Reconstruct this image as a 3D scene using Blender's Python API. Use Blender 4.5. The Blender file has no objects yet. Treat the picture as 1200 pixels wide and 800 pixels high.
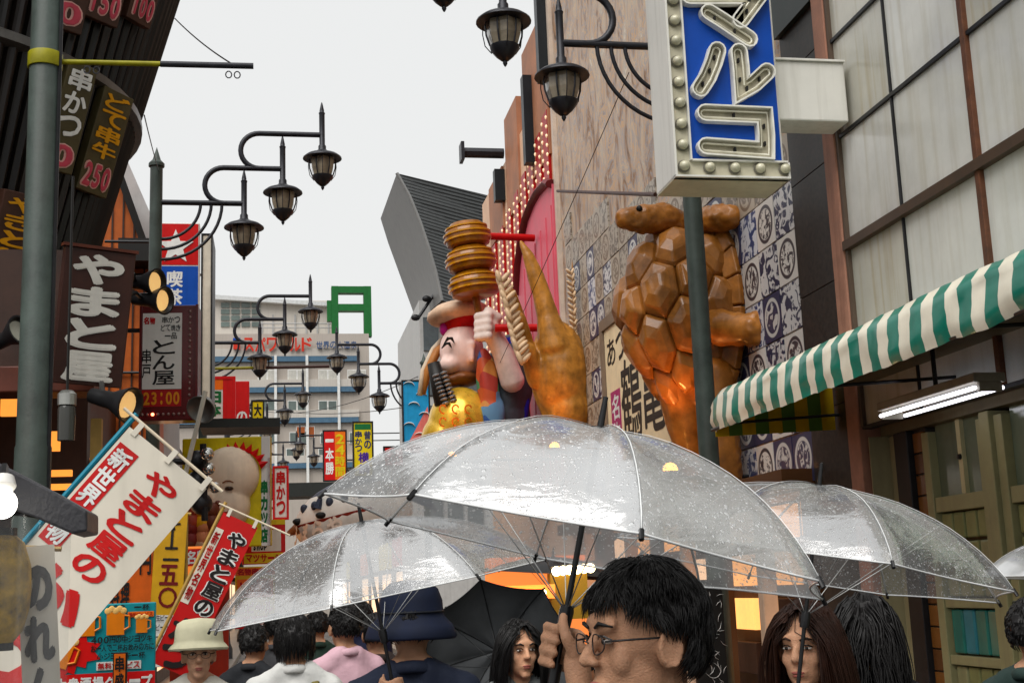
import bpy, bmesh, math, random
from mathutils import Vector as V, Matrix, noise
R = random.Random(11)
rad = math.radians
sc = bpy.context.scene
COL = sc.collection
XR = 4.2            # plane of the right-hand fronts
XL = -2.2           # plane of the left-hand fronts

# ------------------------------------------------------------------ camera
FPX = 1520.0        # focal length in pixels of a 1200 x 800 picture
EYE = V((0, 0, 1.65))
_yaw, _pit, _rol = rad(10.59), rad(10.77), rad(2.2)
_r0 = V((math.cos(_yaw), -math.sin(_yaw), 0))
_fw = V((math.sin(_yaw) * math.cos(_pit), math.cos(_yaw) * math.cos(_pit), math.sin(_pit)))
_u0 = _r0.cross(_fw)
_rt = _r0 * math.cos(_rol) - _u0 * math.sin(_rol)
_up = _u0 * math.cos(_rol) + _r0 * math.sin(_rol)
cd = bpy.data.cameras.new('camera')
cd.sensor_width = 36.0
cd.lens = 36.0 * FPX / 1200.0
cd.clip_start, cd.clip_end = 0.05, 2000
cam = bpy.data.objects.new('camera', cd)
COL.objects.link(cam)
_m = Matrix((_rt, _up, -_fw)).transposed().to_4x4()
_m.translation = EYE
cam.matrix_world = _m
sc.camera = cam

# ------------------------------------------------------------------ sky, sun, exposure (overcast, raining)
SUN_EL, SUN_AZ = rad(55), rad(216)      # azimuth clockwise from +Y
w = bpy.data.worlds.new('World')
sc.world = w
w.use_nodes = True
wn = w.node_tree.nodes
wl = w.node_tree.links
bg = wn['Background']
sky = wn.new('ShaderNodeTexSky')
sky.sky_type = 'NISHITA'
sky.sun_disc = False
sky.sun_elevation = SUN_EL
sky.sun_rotation = SUN_AZ
sky.dust_density = 6.0
sky.air_density = 1.5
cloud = wn.new('ShaderNodeMix')
cloud.data_type = 'RGBA'
cloud.inputs[0].default_value = 0.97     # a closed cloud layer over the clear sky
cloud.inputs[7].default_value = (4.3, 4.33, 4.3, 1)
wl.new(sky.outputs[0], cloud.inputs[6])
wl.new(cloud.outputs[2], bg.inputs[0])
bg.inputs[1].default_value = 0.1
sl = bpy.data.lights.new('sun', 'SUN')
sl.energy = 1.5
sl.angle = rad(50)
sl.color = (1.0, 0.975, 0.94)
so = bpy.data.objects.new('sun', sl)
COL.objects.link(so)
_sd = V((math.sin(SUN_AZ) * math.cos(SUN_EL), math.cos(SUN_AZ) * math.cos(SUN_EL), math.sin(SUN_EL)))
so.rotation_euler = _sd.to_track_quat('Z', 'Y').to_euler()
so.location = (0, 0, 40)
sc.view_settings.view_transform = 'Standard'
sc.view_settings.look = 'None'
sc.view_settings.exposure = 1.0
sc.view_settings.gamma = 1.0
sc.cycles.use_denoising = True
sc.cycles.max_bounces = 8
sc.cycles.transparent_max_bounces = 24
sc.cycles.sample_clamp_indirect = 6.0
sc.cycles.caustics_reflective = False
sc.cycles.caustics_refractive = False

# ------------------------------------------------------------------ pixel -> place (a pixel only gives a direction)
def ray(px, py):
    return _rt * ((px - 600) / FPX) + _up * ((400 - py) / FPX) + _fw
def at(px, py, Y):
    d = ray(px, py)
    return EYE + d * (Y / d.y)
def onX(px, py, X=XR):
    d = ray(px, py)
    return EYE + d * (X / d.x)
def mpp(p):                 # metres for one pixel at a place
    return (p - EYE).dot(_fw) / FPX

# ------------------------------------------------------------------ materials
MATS = {}
def lin(c):
    return tuple(((x / 12.92) if x <= 0.04045 else ((x + 0.055) / 1.055) ** 2.4) for x in c)
def hexc(h):
    return lin(tuple(int(h[i:i + 2], 16) / 255 for i in (0, 2, 4)))
def mat(name, col, rough=0.5, metal=0.0, var=0.15, scale=5.0, bump=0.0, bscale=60.0, emit=0.0, ecol=None,
        coat=0.0, streak=0.22, scol=None, trans=0.0, spec=0.3):
    if name in MATS:
        return MATS[name]
    if isinstance(col, str):
        col = hexc(col)
    lum = 0.3 * col[0] + 0.6 * col[1] + 0.1 * col[2]
    col = tuple(max(0.002, min(0.9, lum + (c - lum) * 1.22)) ** 1.1 for c in col)
    m = bpy.data.materials.new(name)
    m.use_nodes = True
    n, l = m.node_tree.nodes, m.node_tree.links
    b = n['Principled BSDF']
    b.inputs['Roughness'].default_value = rough
    b.inputs['Metallic'].default_value = metal
    b.inputs['Specular IOR Level'].default_value = spec
    b.inputs['Coat Weight'].default_value = coat
    b.inputs['Coat Roughness'].default_value = 0.12
    if trans:
        b.inputs['Transmission Weight'].default_value = trans
    tc = n.new('ShaderNodeTexCoord')
    no = n.new('ShaderNodeTexNoise')
    no.inputs['Scale'].default_value = scale
    no.inputs['Detail'].default_value = 6
    no.inputs['Roughness'].default_value = 0.65
    l.new(tc.outputs['Object'], no.inputs['Vector'])
    mx = n.new('ShaderNodeMix')
    mx.data_type = 'RGBA'
    mr = n.new('ShaderNodeMapRange')
    mr.inputs[1].default_value, mr.inputs[2].default_value = 0.3, 0.7
    l.new(no.outputs['Fac'], mr.inputs[0])
    l.new(mr.outputs[0], mx.inputs[0])
    mx.inputs[6].default_value = (*[c * (1 - var) for c in col], 1)
    mx.inputs[7].default_value = (*[min(1, c * (1 + var)) for c in col], 1)
    out = mx.outputs[2]
    if streak:
        mp = n.new('ShaderNodeMapping')
        mp.inputs['Scale'].default_value = (9, 9, 0.5)
        l.new(tc.outputs['Object'], mp.inputs[0])
        ns = n.new('ShaderNodeTexNoise')
        ns.inputs['Scale'].default_value = 1.6
        ns.inputs['Detail'].default_value = 8
        l.new(mp.outputs[0], ns.inputs['Vector'])
        m2 = n.new('ShaderNodeMapRange')
        m2.inputs[1].default_value, m2.inputs[2].default_value = 0.5, 0.75
        m2.inputs[4].default_value = streak
        l.new(ns.outputs['Fac'], m2.inputs[0])
        mz = n.new('ShaderNodeMix')
        mz.data_type = 'RGBA'
        l.new(m2.outputs[0], mz.inputs[0])
        l.new(out, mz.inputs[6])
        mz.inputs[7].default_value = (*(scol or [c * 0.4 for c in col]), 1)
        out = mz.outputs[2]
    l.new(out, b.inputs['Base Color'])
    rr = n.new('ShaderNodeMapRange')
    rr.inputs[3].default_value, rr.inputs[4].default_value = max(0.03, rough * 0.75), min(1, rough * 1.25)
    l.new(no.outputs['Fac'], rr.inputs[0])
    l.new(rr.outputs[0], b.inputs['Roughness'])
    if bump:
        nb = n.new('ShaderNodeTexNoise')
        nb.inputs['Scale'].default_value = bscale
        nb.inputs['Detail'].default_value = 4
        l.new(tc.outputs['Object'], nb.inputs['Vector'])
        bp = n.new('ShaderNodeBump')
        bp.inputs['Strength'].default_value = bump
        bp.inputs['Distance'].default_value = 0.01
        l.new(nb.outputs['Fac'], bp.inputs['Height'])
        l.new(bp.outputs[0], b.inputs['Normal'])
    if emit:
        b.inputs['Emission Strength'].default_value = emit
        b.inputs['Emission Color'].default_value = (*(ecol or col), 1)
    MATS[name] = m
    return m
def paint(name, col, rough=0.4, **k):
    k.setdefault('var', 0.1)
    return mat(name, col, rough, **k)

# ------------------------------------------------------------------ mesh builder
def basis(d, up=V((0, 0, 1))):
    d = d.normalized()
    if abs(d.dot(up)) > 0.98:
        up = V((1, 0, 0))
    a = d.cross(up).normalized()
    return a, a.cross(d).normalized(), d
class Frame:                # a flat frame: u to the right, v up, n out of the face
    def __init__(s, o, u, v):
        s.o, s.u, s.v = o, u.normalized(), v.normalized()
        s.n = s.u.cross(s.v).normalized()
    def pt(s, u, v, n=0.0):
        return s.o + s.u * u + s.v * v + s.n * n
    def mat3(s):
        return Matrix((s.u, s.v, s.n)).transposed()
    def off(s, u, v, n=0.0):
        return Frame(s.pt(u, v, n), s.u, s.v)
def face_frame(o, yaw=0.0, roll=0.0, tilt=0.0):
    u = V((math.cos(yaw), math.sin(yaw), 0))
    v = V((0, 0, 1))
    n = u.cross(v)
    v = v * math.cos(tilt) + n * math.sin(tilt)
    u2 = u * math.cos(roll) + v * math.sin(roll)
    v2 = v * math.cos(roll) - u * math.sin(roll)
    return Frame(o, u2, v2)
_gl = {}
def glyph(ch, bold=0.0):
    k = (ch, bold)
    if k not in _gl:
        c = bpy.data.curves.new('g', 'FONT')
        c.body = ch
        c.resolution_u = 3
        c.offset = bold
        o = bpy.data.objects.new('g', c)
        me = o.to_mesh()
        vs = [(v.co.x, v.co.y) for v in me.vertices]
        fs = [tuple(p.vertices) for p in me.polygons]
        o.to_mesh_clear()
        bpy.data.objects.remove(o)
        bpy.data.curves.remove(c)
        if vs:
            x0, x1 = min(v[0] for v in vs), max(v[0] for v in vs)
            y0, y1 = min(v[1] for v in vs), max(v[1] for v in vs)
        else:
            x0 = y0 = 0
            x1 = y1 = 1
        _gl[k] = ([(x - (x0 + x1) / 2, y - (y0 + y1) / 2) for x, y in vs], fs, x1 - x0, y1 - y0)
    return _gl[k]
class MB:
    def __init__(s):
        s.v, s.f, s.m = [], [], []
    def add(s, vs, fs, m=0):
        b = len(s.v)
        s.v += [V(p) for p in vs]
        s.f += [tuple(i + b for i in f) for f in fs]
        s.m += [m] * len(fs)
        return s
    def box(s, c, d, M3=None, m=0):
        c = V(c)
        x, y, z = d[0] / 2, d[1] / 2, d[2] / 2
        vs = [V((a * x, b * y, e * z)) for a in (-1, 1) for b in (-1, 1) for e in (-1, 1)]
        if M3 is not None:
            vs = [M3 @ p for p in vs]
        return s.add([c + p for p in vs], [(0, 1, 3, 2), (4, 6, 7, 5), (0, 4, 5, 1), (2, 3, 7, 6), (0, 2, 6, 4), (1, 5, 7, 3)], m)
    def span(s, a, b, m=0):     # axis-aligned box between two corners
        a, b = V(a), V(b)
        return s.box((a + b) / 2, [abs(b[i] - a[i]) for i in range(3)], None, m)
    def panel(s, F, u0, v0, u1, v1, n0, n1, m=0):
        return s.box(F.pt((u0 + u1) / 2, (v0 + v1) / 2, (n0 + n1) / 2), (abs(u1 - u0), abs(v1 - v0), abs(n1 - n0)), F.mat3(), m)
    def prism(s, pts, d, m=0):
        pts = [V(p) for p in pts]
        d = V(d)
        n = len(pts)
        return s.add(pts + [p + d for p in pts], [tuple(range(n - 1, -1, -1)), tuple(range(n, 2 * n))] +
                     [(i, (i + 1) % n, n + (i + 1) % n, n + i) for i in range(n)], m)
    def tube(s, path, r, n=8, m=0, flat=1.0, closed=False):
        path = [V(p) for p in path]
        k = len(path)
        rs = r if isinstance(r, (list, tuple)) else [r] * k
        a = None
        vs, fs = [], []
        for i, p in enumerate(path):
            d = (path[(i + 1) % k] - path[i - 1]) if closed else (path[min(i + 1, k - 1)] - path[max(i - 1, 0)])
            if d.length < 1e-9:
                d = V((0, 0, 1))
            d.normalize()
            if a is None:
                a, b, _ = basis(d)
            else:
                a = (a - d * a.dot(d))
                a = a.normalized() if a.length > 1e-6 else basis(d)[0]
                b = d.cross(a) * -1
            b = d.cross(a)
            for j in range(n):
                t = 2 * math.pi * j / n
                vs.append(p + a * (math.cos(t) * rs[i]) + b * (math.sin(t) * rs[i] * flat))
        for i in range(k if closed else k - 1):
            for j in range(n):
                q = (i + 1) % k
                fs.append((i * n + j, i * n + (j + 1) % n, q * n + (j + 1) % n, q * n + j))
        if not closed:
            fs.append(tuple(range(n - 1, -1, -1)))
            fs.append(tuple(range((k - 1) * n, k * n)))
        return s.add(vs, fs, m)
    def lathe(s, prof, o=(0, 0, 0), axis=V((0, 0, 1)), n=16, m=0, ref=None):
        a, b, d = basis(V(axis))
        if ref is not None:
            a = V(ref).normalized()
            b = d.cross(a)
        o = V(o)
        vs, fs = [], []
        for r, z in prof:
            for j in range(n):
                t = 2 * math.pi * j / n
                vs.append(o + d * z + a * (math.cos(t) * r) + b * (math.sin(t) * r))
        k = len(prof)
        for i in range(k - 1):
            for j in range(n):
                fs.append((i * n + j, i * n + (j + 1) % n, (i + 1) * n + (j + 1) % n, (i + 1) * n + j))
        if prof[0][0] > 1e-4:
            fs.append(tuple(range(n - 1, -1, -1)))
        if prof[-1][0] > 1e-4:
            fs.append(tuple(range((k - 1) * n, k * n)))
        return s.add(vs, fs, m)
    def ell(s, c, r, M3=None, nu=16, nv=10, m=0):
        c = V(c)
        if not hasattr(r, '__len__'):
            r = (r, r, r)
        vs, fs = [], []
        P = lambda p: c + (M3 @ p if M3 is not None else p)
        vs.append(P(V((0, 0, -r[2]))))
        for i in range(1, nv):
            f = -math.pi / 2 + math.pi * i / nv
            for j in range(nu):
                t = 2 * math.pi * j / nu
                vs.append(P(V((r[0] * math.cos(f) * math.cos(t), r[1] * math.cos(f) * math.sin(t), r[2] * math.sin(f)))))
        vs.append(P(V((0, 0, r[2]))))
        for j in range(nu):
            fs.append((0, 1 + (j + 1) % nu, 1 + j))
            for i in range(nv - 2):
                a = 1 + i * nu
                fs.append((a + j, a + (j + 1) % nu, a + nu + (j + 1) % nu, a + nu + j))
            fs.append((1 + (nv - 2) * nu + j, 1 + (nv - 2) * nu + (j + 1) % nu, len(vs) - 1))
        return s.add(vs, fs, m)
    def cap(s, p0, r0, p1, r1, n=12):     # closed round-ended limb
        p0, p1 = V(p0), V(p1)
        d = p1 - p0
        L = max(d.length, 1e-6)
        pr = [(max(1e-5, r0 * math.sin(t)), -r0 * math.cos(t)) for t in (0.0, 0.5, 1.0, 1.4)]
        pr += [(max(1e-5, r1 * math.cos(t)), L + r1 * math.sin(t)) for t in (0.1, 0.5, 1.0, math.pi / 2)]
        return s.lathe(pr, p0, d, n)
    def text(s, F, txt, u0, v0, u1, v1, vert=True, bold=0.02, n=0.004, m=0, fill=0.92, depth=0.0, keep=False):
        k = len(txt)
        for i, ch in enumerate(txt):
            if ch in ' 　':
                continue
            if vert:
                h = (v1 - v0) / k
                c = ((u0 + u1) / 2, v1 - h * (i + 0.5))
                cw, chh = u1 - u0, h
            else:
                cw = (u1 - u0) / k
                c = (u0 + cw * (i + 0.5), (v0 + v1) / 2)
                chh = v1 - v0
            vs, fs, gw, gh = glyph(ch, 0.0)
            gw, gh = gw + 2 * bold, gh + 2 * bold
            em = 0.98
            sx = fill * cw / max(gw, 0.55 * em)
            sy = fill * chh / max(gh, 0.55 * em)
            if keep:
                sx = sy = min(sx, sy)
            if ch == 'ー' and vert:
                P = [(-y * sx, x * sy) for x, y in vs]
            else:
                P = [(x * sx, y * sy) for x, y in vs]
            top = [F.pt(c[0] + x, c[1] + y, n + depth) for x, y in P]
            if bold:        # a thicker stroke: the same glyph set again round itself
                for q in range(8):
                    dx, dy = bold * sx * math.cos(q * math.pi / 4), bold * sy * math.sin(q * math.pi / 4)
                    s.add([F.pt(c[0] + x + dx, c[1] + y + dy, n + depth - 0.0002 * (q + 1)) for x, y in P], fs, m)
            s.add(top, fs, m)
            if depth:
                cnt = {}
                for f in fs:
                    for a, b in zip(f, f[1:] + f[:1]):
                        cnt[(a, b)] = 1
                base = len(s.v)
                s.v += [F.pt(c[0] + x, c[1] + y, n) for x, y in P]
                t0 = base - len(top)
                for (a, b) in cnt:
                    if (b, a) not in cnt:
                        s.f.append((t0 + a, base + a, base + b, t0 + b))
                        s.m.append(m)
        return s
    def mesh(s, name, off=V((0, 0, 0)), smooth=None):
        me = bpy.data.meshes.new(name)
        me.from_pydata([p - off for p in s.v], [], s.f)
        me.polygons.foreach_set('material_index', s.m)
        if smooth is not None:
            me.polygons.foreach_set('use_smooth', [True] * len(s.f))
            if smooth < 180:
                me.set_sharp_from_angle(angle=rad(smooth))
        me.update()
        return me
    def build(s, name, mats, parent=None, smooth=None, bevel=0.0, fix=False, base=None):
        if parent is None:
            xs = [p.x for p in s.v]
            ys = [p.y for p in s.v]
            zs = [p.z for p in s.v]
            off = V(base) if base is not None else V(((min(xs) + max(xs)) / 2, (min(ys) + max(ys)) / 2, min(zs)))
        else:
            off = rootloc(parent)
        me = s.mesh(name, off, smooth)
        if fix:
            bm = bmesh.new()
            bm.from_mesh(me)
            bmesh.ops.recalc_face_normals(bm, faces=bm.faces)
            bm.to_mesh(me)
            bm.free()
        o = bpy.data.objects.new(name, me)
        COL.objects.link(o)
        for x in (mats if isinstance(mats, (list, tuple)) else [mats]):
            me.materials.append(x)
        if parent is None:
            o.location = off
        else:
            o.parent = parent
        if bevel:
            b = o.modifiers.new('bevel', 'BEVEL')
            b.width = bevel
            b.segments = 2
            b.limit_method = 'ANGLE'
            b.angle_limit = rad(40)
        return o
def rootloc(o):
    p = V((0, 0, 0))
    while o is not None:
        p += o.location
        o = o.parent
    return p
def tag(o, label=None, cat=None, group=None, kind=None):
    if label:
        o['label'] = label
    if cat:
        o['category'] = cat
    if group:
        o['group'] = group
    if kind:
        o['kind'] = kind
    return o
def thing(name, label, cat, loc, group=None):
    o = bpy.data.objects.new(name, None)
    o.empty_display_size = 0.1
    COL.objects.link(o)
    o.location = V(loc)
    return tag(o, label, cat, group)
def copy_tree(o, parent=None):
    c = o.copy()
    COL.objects.link(c)
    c.parent = parent
    for ch in list(o.children):
        copy_tree(ch, c)
    return c
def sculpt(mb, name, m, parent, voxel=0.012, smooth=6, base=None, disp=None):
    """melt closed overlapping solids into one continuous skin"""
    o = mb.build(name, m, parent, base=base)
    r = o.modifiers.new('r', 'REMESH')
    r.mode = 'VOXEL'
    r.voxel_size = voxel
    if smooth:
        q = o.modifiers.new('s', 'SMOOTH')
        q.factor = 0.5
        q.iterations = smooth
    dg = bpy.context.evaluated_depsgraph_get()
    me = bpy.data.meshes.new_from_object(o.evaluated_get(dg))
    o.modifiers.clear()
    old = o.data
    o.data = me
    bpy.data.meshes.remove(old)
    me.name = name
    if disp:
        off = rootloc(o)
        me.update()
        nr = [v.normal.copy() for v in me.vertices]
        for v, q in zip(me.vertices, nr):
            v.co += q * disp(v.co + off, q)
    me.polygons.foreach_set('use_smooth', [True] * len(me.polygons))
    me.update()
    return o
def loft(prof_px, Y, r):    # pixel path at a distance, with radii in metres
    return [at(x, y, Y) for x, y in prof_px]
# ------------------------------------------------------------------ ground
asphalt = mat('wet asphalt', (0.05, 0.05, 0.052), 0.28, var=0.35, scale=1.3, bump=0.4, bscale=180)
paving = mat('paving stone', (0.2, 0.19, 0.175), 0.35, var=0.25, scale=2.0, bump=0.3, bscale=90)
kerbm = mat('kerb stone', (0.3, 0.29, 0.27), 0.5, var=0.2)
g = MB().add([(-600, -600, 0), (600, -600, 0), (600, 600, 0), (-600, 600, 0)], [(0, 1, 2, 3)]).build('ground', asphalt, base=(0, 0, 0))
tag(g, kind='structure')
for nm, x0, x1, kx in (('pavement_left', -2.2, -1.0, -1.0), ('pavement_right', 3.3, 4.2, 3.3)):
    p = MB().span((x0, -8, 0.004), (x1, 95, 0.12)).build(nm, paving)
    tag(p, kind='structure')
    for i in range(16):
        sg = 1 if kx < 0 else -1
        MB().span((kx, -4 + i * 2.0, 0.002), (kx + sg * 0.15, -4 + i * 2.0 + 1.985, 0.13)).build('kerb', kerbm, p)

# ------------------------------------------------------------------ right: building with frosted windows and a striped awning
olive = mat('olive render', (0.13, 0.115, 0.075), 0.6, var=0.25, scale=3, bump=0.15, streak=0.3)
beige = mat('beige metal panel', (0.33, 0.30, 0.2), 0.45, var=0.18, scale=2.5, streak=0.35, scol=(0.12, 0.1, 0.06))
rust = mat('rusty brown steel', (0.13, 0.06, 0.036), 0.55, var=0.45, scale=9, streak=0.5, scol=(0.05, 0.03, 0.02), bump=0.2)
rustp = mat('pinkish brown column', (0.40, 0.23, 0.175), 0.6, var=0.2, scale=6, streak=0.45, scol=(0.12, 0.05, 0.03), bump=0.15)
darkiron = mat('dark iron', (0.03, 0.03, 0.032), 0.4, metal=0.4, var=0.3)
alu = mat('weathered aluminium', (0.31, 0.295, 0.18), 0.5, metal=0.0, var=0.15, streak=0.3, scol=(0.15, 0.12, 0.08))
def frosted(name, col, stain):
    if name in MATS:
        return MATS[name]
    m = mat(name, col, 0.22, var=0.2, scale=0.8, streak=stain, scol=(0.33, 0.27, 0.14), coat=0.4, bump=0.03, bscale=5)
    return m
fr = [frosted('frosted pane clean', (0.60, 0.60, 0.57), 0.3), frosted('frosted pane worn', (0.52, 0.51, 0.46), 0.65), frosted('frosted pane pale', (0.64, 0.64, 0.61), 0.4)]
rb = thing('shop_building', 'grey building with large frosted window panes above the striped awning', 'building', (6.2, 5.5, 0))
ytrim = onX(996, 300).y
ym1, ym2 = onX(1054, 200).y, onX(1150, 200).y
zbeam, zt1, zt2 = onX(990, 292).z, onX(978, 167).z, onX(967, 58).z
ys = [ytrim, ym1, ym2]
while ys[-1] > 1.5:
    ys.append(ys[-1] - (1.05 if len(ys) % 2 else 0.9))
ph = zt1 - zbeam
zs = [zbeam - 1.35, zbeam, zt1, zt2, zt2 + ph, zt2 + 2 * ph, zt2 + 3 * ph]
MB().span((XR + 0.06, ys[-1], 2.95), (9, ytrim, zs[-1] + 0.6)).build('wall', olive, rb)
for i in range(len(ys) - 1):
    for j in range(len(zs) - 1):
        e = 0.012
        MB().span((XR, ys[i] - e, zs[j] + e), (XR + 0.05, ys[i + 1] + e, zs[j + 1] - e)).build('window_pane', R.choice(fr), rb)
for i, y in enumerate(ys):
    big = (i % 2 == 0 and i > 0)
    MB().span((XR - (0.035 if big else 0.018), y - (0.026 if big else 0.01), zs[0]), (XR + 0.055, y + (0.026 if big else 0.01), zs[-1])).build('mullion', rust if big else darkiron, rb, bevel=0.004)
for j, z in enumerate(zs):
    big = j == 1
    MB().span((XR - (0.055 if big else 0.022), ys[-1], z - (0.034 if big else 0.013)), (XR + 0.054, ytrim, z + (0.034 if big else 0.013))).build('transom', darkiron if not big else mat('dark brown beam', (0.07, 0.045, 0.03), 0.5, var=0.3), rb)
# trim column at the far end of the front
MB().span((XR - 0.045, ytrim + 0.012, 0.12), (XR + 0.3, ytrim + 0.21, 10.5)).build('corner_column', rustp, rb, bevel=0.008)
MB().span((XR - 0.03, ytrim - 0.03, 2.7), (XR + 0.3, ytrim + 0.010, 10.5)).build('corner_trim', mat('dark trim', (0.12, 0.09, 0.07), 0.5), rb)
# header and shop front below the awning (set back)
XS = 4.35
MB().span((XR + 0.10, 1.0, 2.62), (XS + 0.3, ytrim - 0.031, 2.949)).build('header', olive, rb)
MB().span((XR - 0.85, 1.0, 3.0), (XR + 0.055, ytrim - 0.05, 3.06)).build('soffit', olive, rb)
def sx(px, py=600):
    return onX(px, py, XS).y
def sz(px, py):
    return onX(px, py, XS).z
yA, yB, yC, yD, yE, yF = sx(1008), sx(1062), sx(1078), sx(1092), sx(1168), sx(1180)
MB().span((XS, yB, 0.12), (XS + 0.2, ytrim - 0.045, 2.62)).build('side_panel', beige, rb, bevel=0.006)
MB().span((XR + 0.0, ytrim - 0.044, 0.12), (XS + 0.2, ytrim - 0.031, 2.62)).build('return_panel', beige, rb)
MB().span((XS - 0.05, yC, 0.12), (XS + 0.2, yB - 0.003, 2.62)).build('door_post', darkiron, rb, bevel=0.006)
tilem = [mat('brown glazed tile %d' % i, c, 0.25, var=0.15, coat=0.3) for i, c in enumerate([(0.16, 0.075, 0.03), (0.2, 0.1, 0.04), (0.12, 0.06, 0.028)])]
z = 0.14
MB().span((XS + 0.012, yD, 0.12), (XS + 0.2, yC - 0.003, 2.62)).build('tile_backing', mat('mortar', (0.05, 0.045, 0.04), 0.9), rb)
tw = (yC - yD - 0.012) / 1
while z < 2.55:
    MB().span((XS - 0.008, yD + 0.006, z), (XS + 0.012, yC - 0.009, z + 0.135)).build('wall_tile', R.choice(tilem), rb, bevel=0.004)
    z += 0.145
glassd = mat('dim shop window glass', (0.16, 0.18, 0.13), 0.1, var=0.3, scale=1.2, coat=0.4)
gblock = [mat('glass block %d' % i, c, 0.4, var=0.2, coat=0.1, bump=0.15, bscale=30) for i, c in enumerate([(0.24, 0.25, 0.13), (0.28, 0.28, 0.17), (0.2, 0.22, 0.11)])]
gteal = [mat('teal glass block', (0.05, 0.2, 0.17), 0.12, coat=0.7), mat('amber glass block', (0.38, 0.25, 0.05), 0.12, coat=0.7), mat('blue green glass block', (0.06, 0.22, 0.26), 0.12, coat=0.7)]
def door_bay(y1, y0, k):        # y1 is the far side
    w = y1 - y0
    MB().span((XS + 0.08, y0, 0.12), (XS + 0.2, y1, 2.6)).build('bay_backing', olive, rb)
    for (a, b) in ((y0, y0 + 0.09), (y1 - 0.09, y1)):
        MB().span((XS - 0.03, a, 0.12), (XS + 0.079, b, 2.58)).build('door_stile', alu, rb, bevel=0.006)
    zwin0, zwin1 = sz(1100, 588), sz(1100, 492)
    for zz, hh in ((zwin1 + 0.02, 0.08), (zwin0 - 0.07, 0.1), (1.42, 0.06), (1.06, 0.06), (0.14, 0.12)):
        MB().span((XS - 0.02, y0 + 0.092, zz), (XS + 0.078, y1 - 0.092, zz + hh)).build('door_rail', alu, rb, bevel=0.005)
    MB().span((XS + 0.03, y0 + 0.093, zwin0 + 0.032), (XS + 0.045, y1 - 0.093, zwin1 + 0.018)).build('window_glass', glassd, rb)
    ym = y0 + w * 0.42
    MB().span((XS + 0.0, ym, zwin0 + 0.033), (XS + 0.029, ym + 0.05, zwin1 + 0.017)).build('window_stile', mat('cream frame', (0.5, 0.46, 0.3), 0.4), rb)
    MB().lathe([(0.0, 0), (0.02, 0.0), (0.016, 0.018), (0, 0.02)], (XS - 0.001, ym + 0.025, (zwin0 + zwin1) / 2), V((-1, 0, 0)), 10).build('window_latch', darkiron, rb)
    for row, (za, zb, ms) in enumerate(((1.86, zwin0 - 0.08, gblock), (1.49, 1.84, gblock), (1.13, 1.41, gteal), (0.7, 1.05, gblock), (0.28, 0.68, gblock))):
        n = 4
        for i in range(n):
            a = y0 + 0.1 + (w - 0.2) * i / n
            MB().span((XS + 0.005, a + 0.008, za), (XS + 0.06, a + (w - 0.2) / n - 0.008, zb)).build('glass_block', R.choice(ms), rb, bevel=0.012)
door_bay(yD - 0.004, yE, 0)
MB().span((XS - 0.06, yF, 0.12), (XS + 0.2, yE - 0.004, 2.61)).build('door_post', alu, rb, bevel=0.006)
door_bay(yF - 0.004, yF - 0.9, 1)
door_bay(yF - 0.908, yF - 1.8, 2)
MB().span((XS + 0.0, 1.0, 0.12), (XS + 0.2, yF - 1.81, 2.6)).build('side_panel', beige, rb)

# striped awning
green = mat('awning green vinyl', hexc('0c7a6a'), 0.3, var=0.15, scale=4, coat=0.25)
cream = mat('awning cream vinyl', hexc('e6e1d2'), 0.35, var=0.1, scale=4, coat=0.2, streak=0.12, scol=(0.4, 0.36, 0.25))
aw = thing('striped_awning', 'green and cream striped vinyl awning on the right-hand shop', 'awning', (3.7, 7, 2.7))
xo = 3.17
yaf = onX(828, 500, xo).y
zlo, zhi = onX(828, 508, xo).z, onX(828, 480, xo).z + 0.02
pit = (onX(836, 500, 3.17).y - onX(1194, 345, 3.17).y) / 34
ns = int((yaf - 2.6) / pit)
def aw_prof(t, y):      # t 0 at the hem .. 1 at the wall; slight sag and wrinkles
    pts = [(xo + 0.012, zlo), (xo - 0.004, zlo + 0.08), (xo - 0.006, zlo + 0.16), (xo + 0.004, zlo + 0.235), (xo + 0.05, zlo + 0.29), (xo + 0.4, zlo + 0.37), (XR - 0.09, zlo + 0.48)]
    i = min(int(t * 6), 5)
    f = t * 6 - i
    a, b = pts[i], pts[i + 1]
    wv = 0.02 * noise.noise(V((y * 2.3, t * 4, 1.7))) + 0.01 * noise.noise(V((y * 9, t * 6, 4)))
    end = max(0.0, 1 - (yaf - y) / 0.3) ** 2
    return V((a[0] + (b[0] - a[0]) * f + wv + end * 0.06 * (1 - t), y, a[1] + (b[1] - a[1]) * f + wv * 1.2 - end * 0.05 * min(1, t * 2)))
for i in range(ns):
    y1 = yaf - i * pit
    mb = MB()
    nt, ny = 13, 4
    vs = [aw_prof(a / (nt - 1), y1 - pit * b / (ny - 1)) for a in range(nt) for b in range(ny)]
    mb.add(vs, [(a * ny + b, a * ny + b + 1, (a + 1) * ny + b + 1, (a + 1) * ny + b) for a in range(nt - 1) for b in range(ny - 1)])
    o = mb.build('awning_stripe', green if i % 2 else cream, aw, smooth=180)
mus = mat('awning end vinyl', hexc('c9ad45'), 0.5, var=0.15)
muso = mat('awning end green vinyl', hexc('5f7f45'), 0.5, var=0.15)
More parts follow.
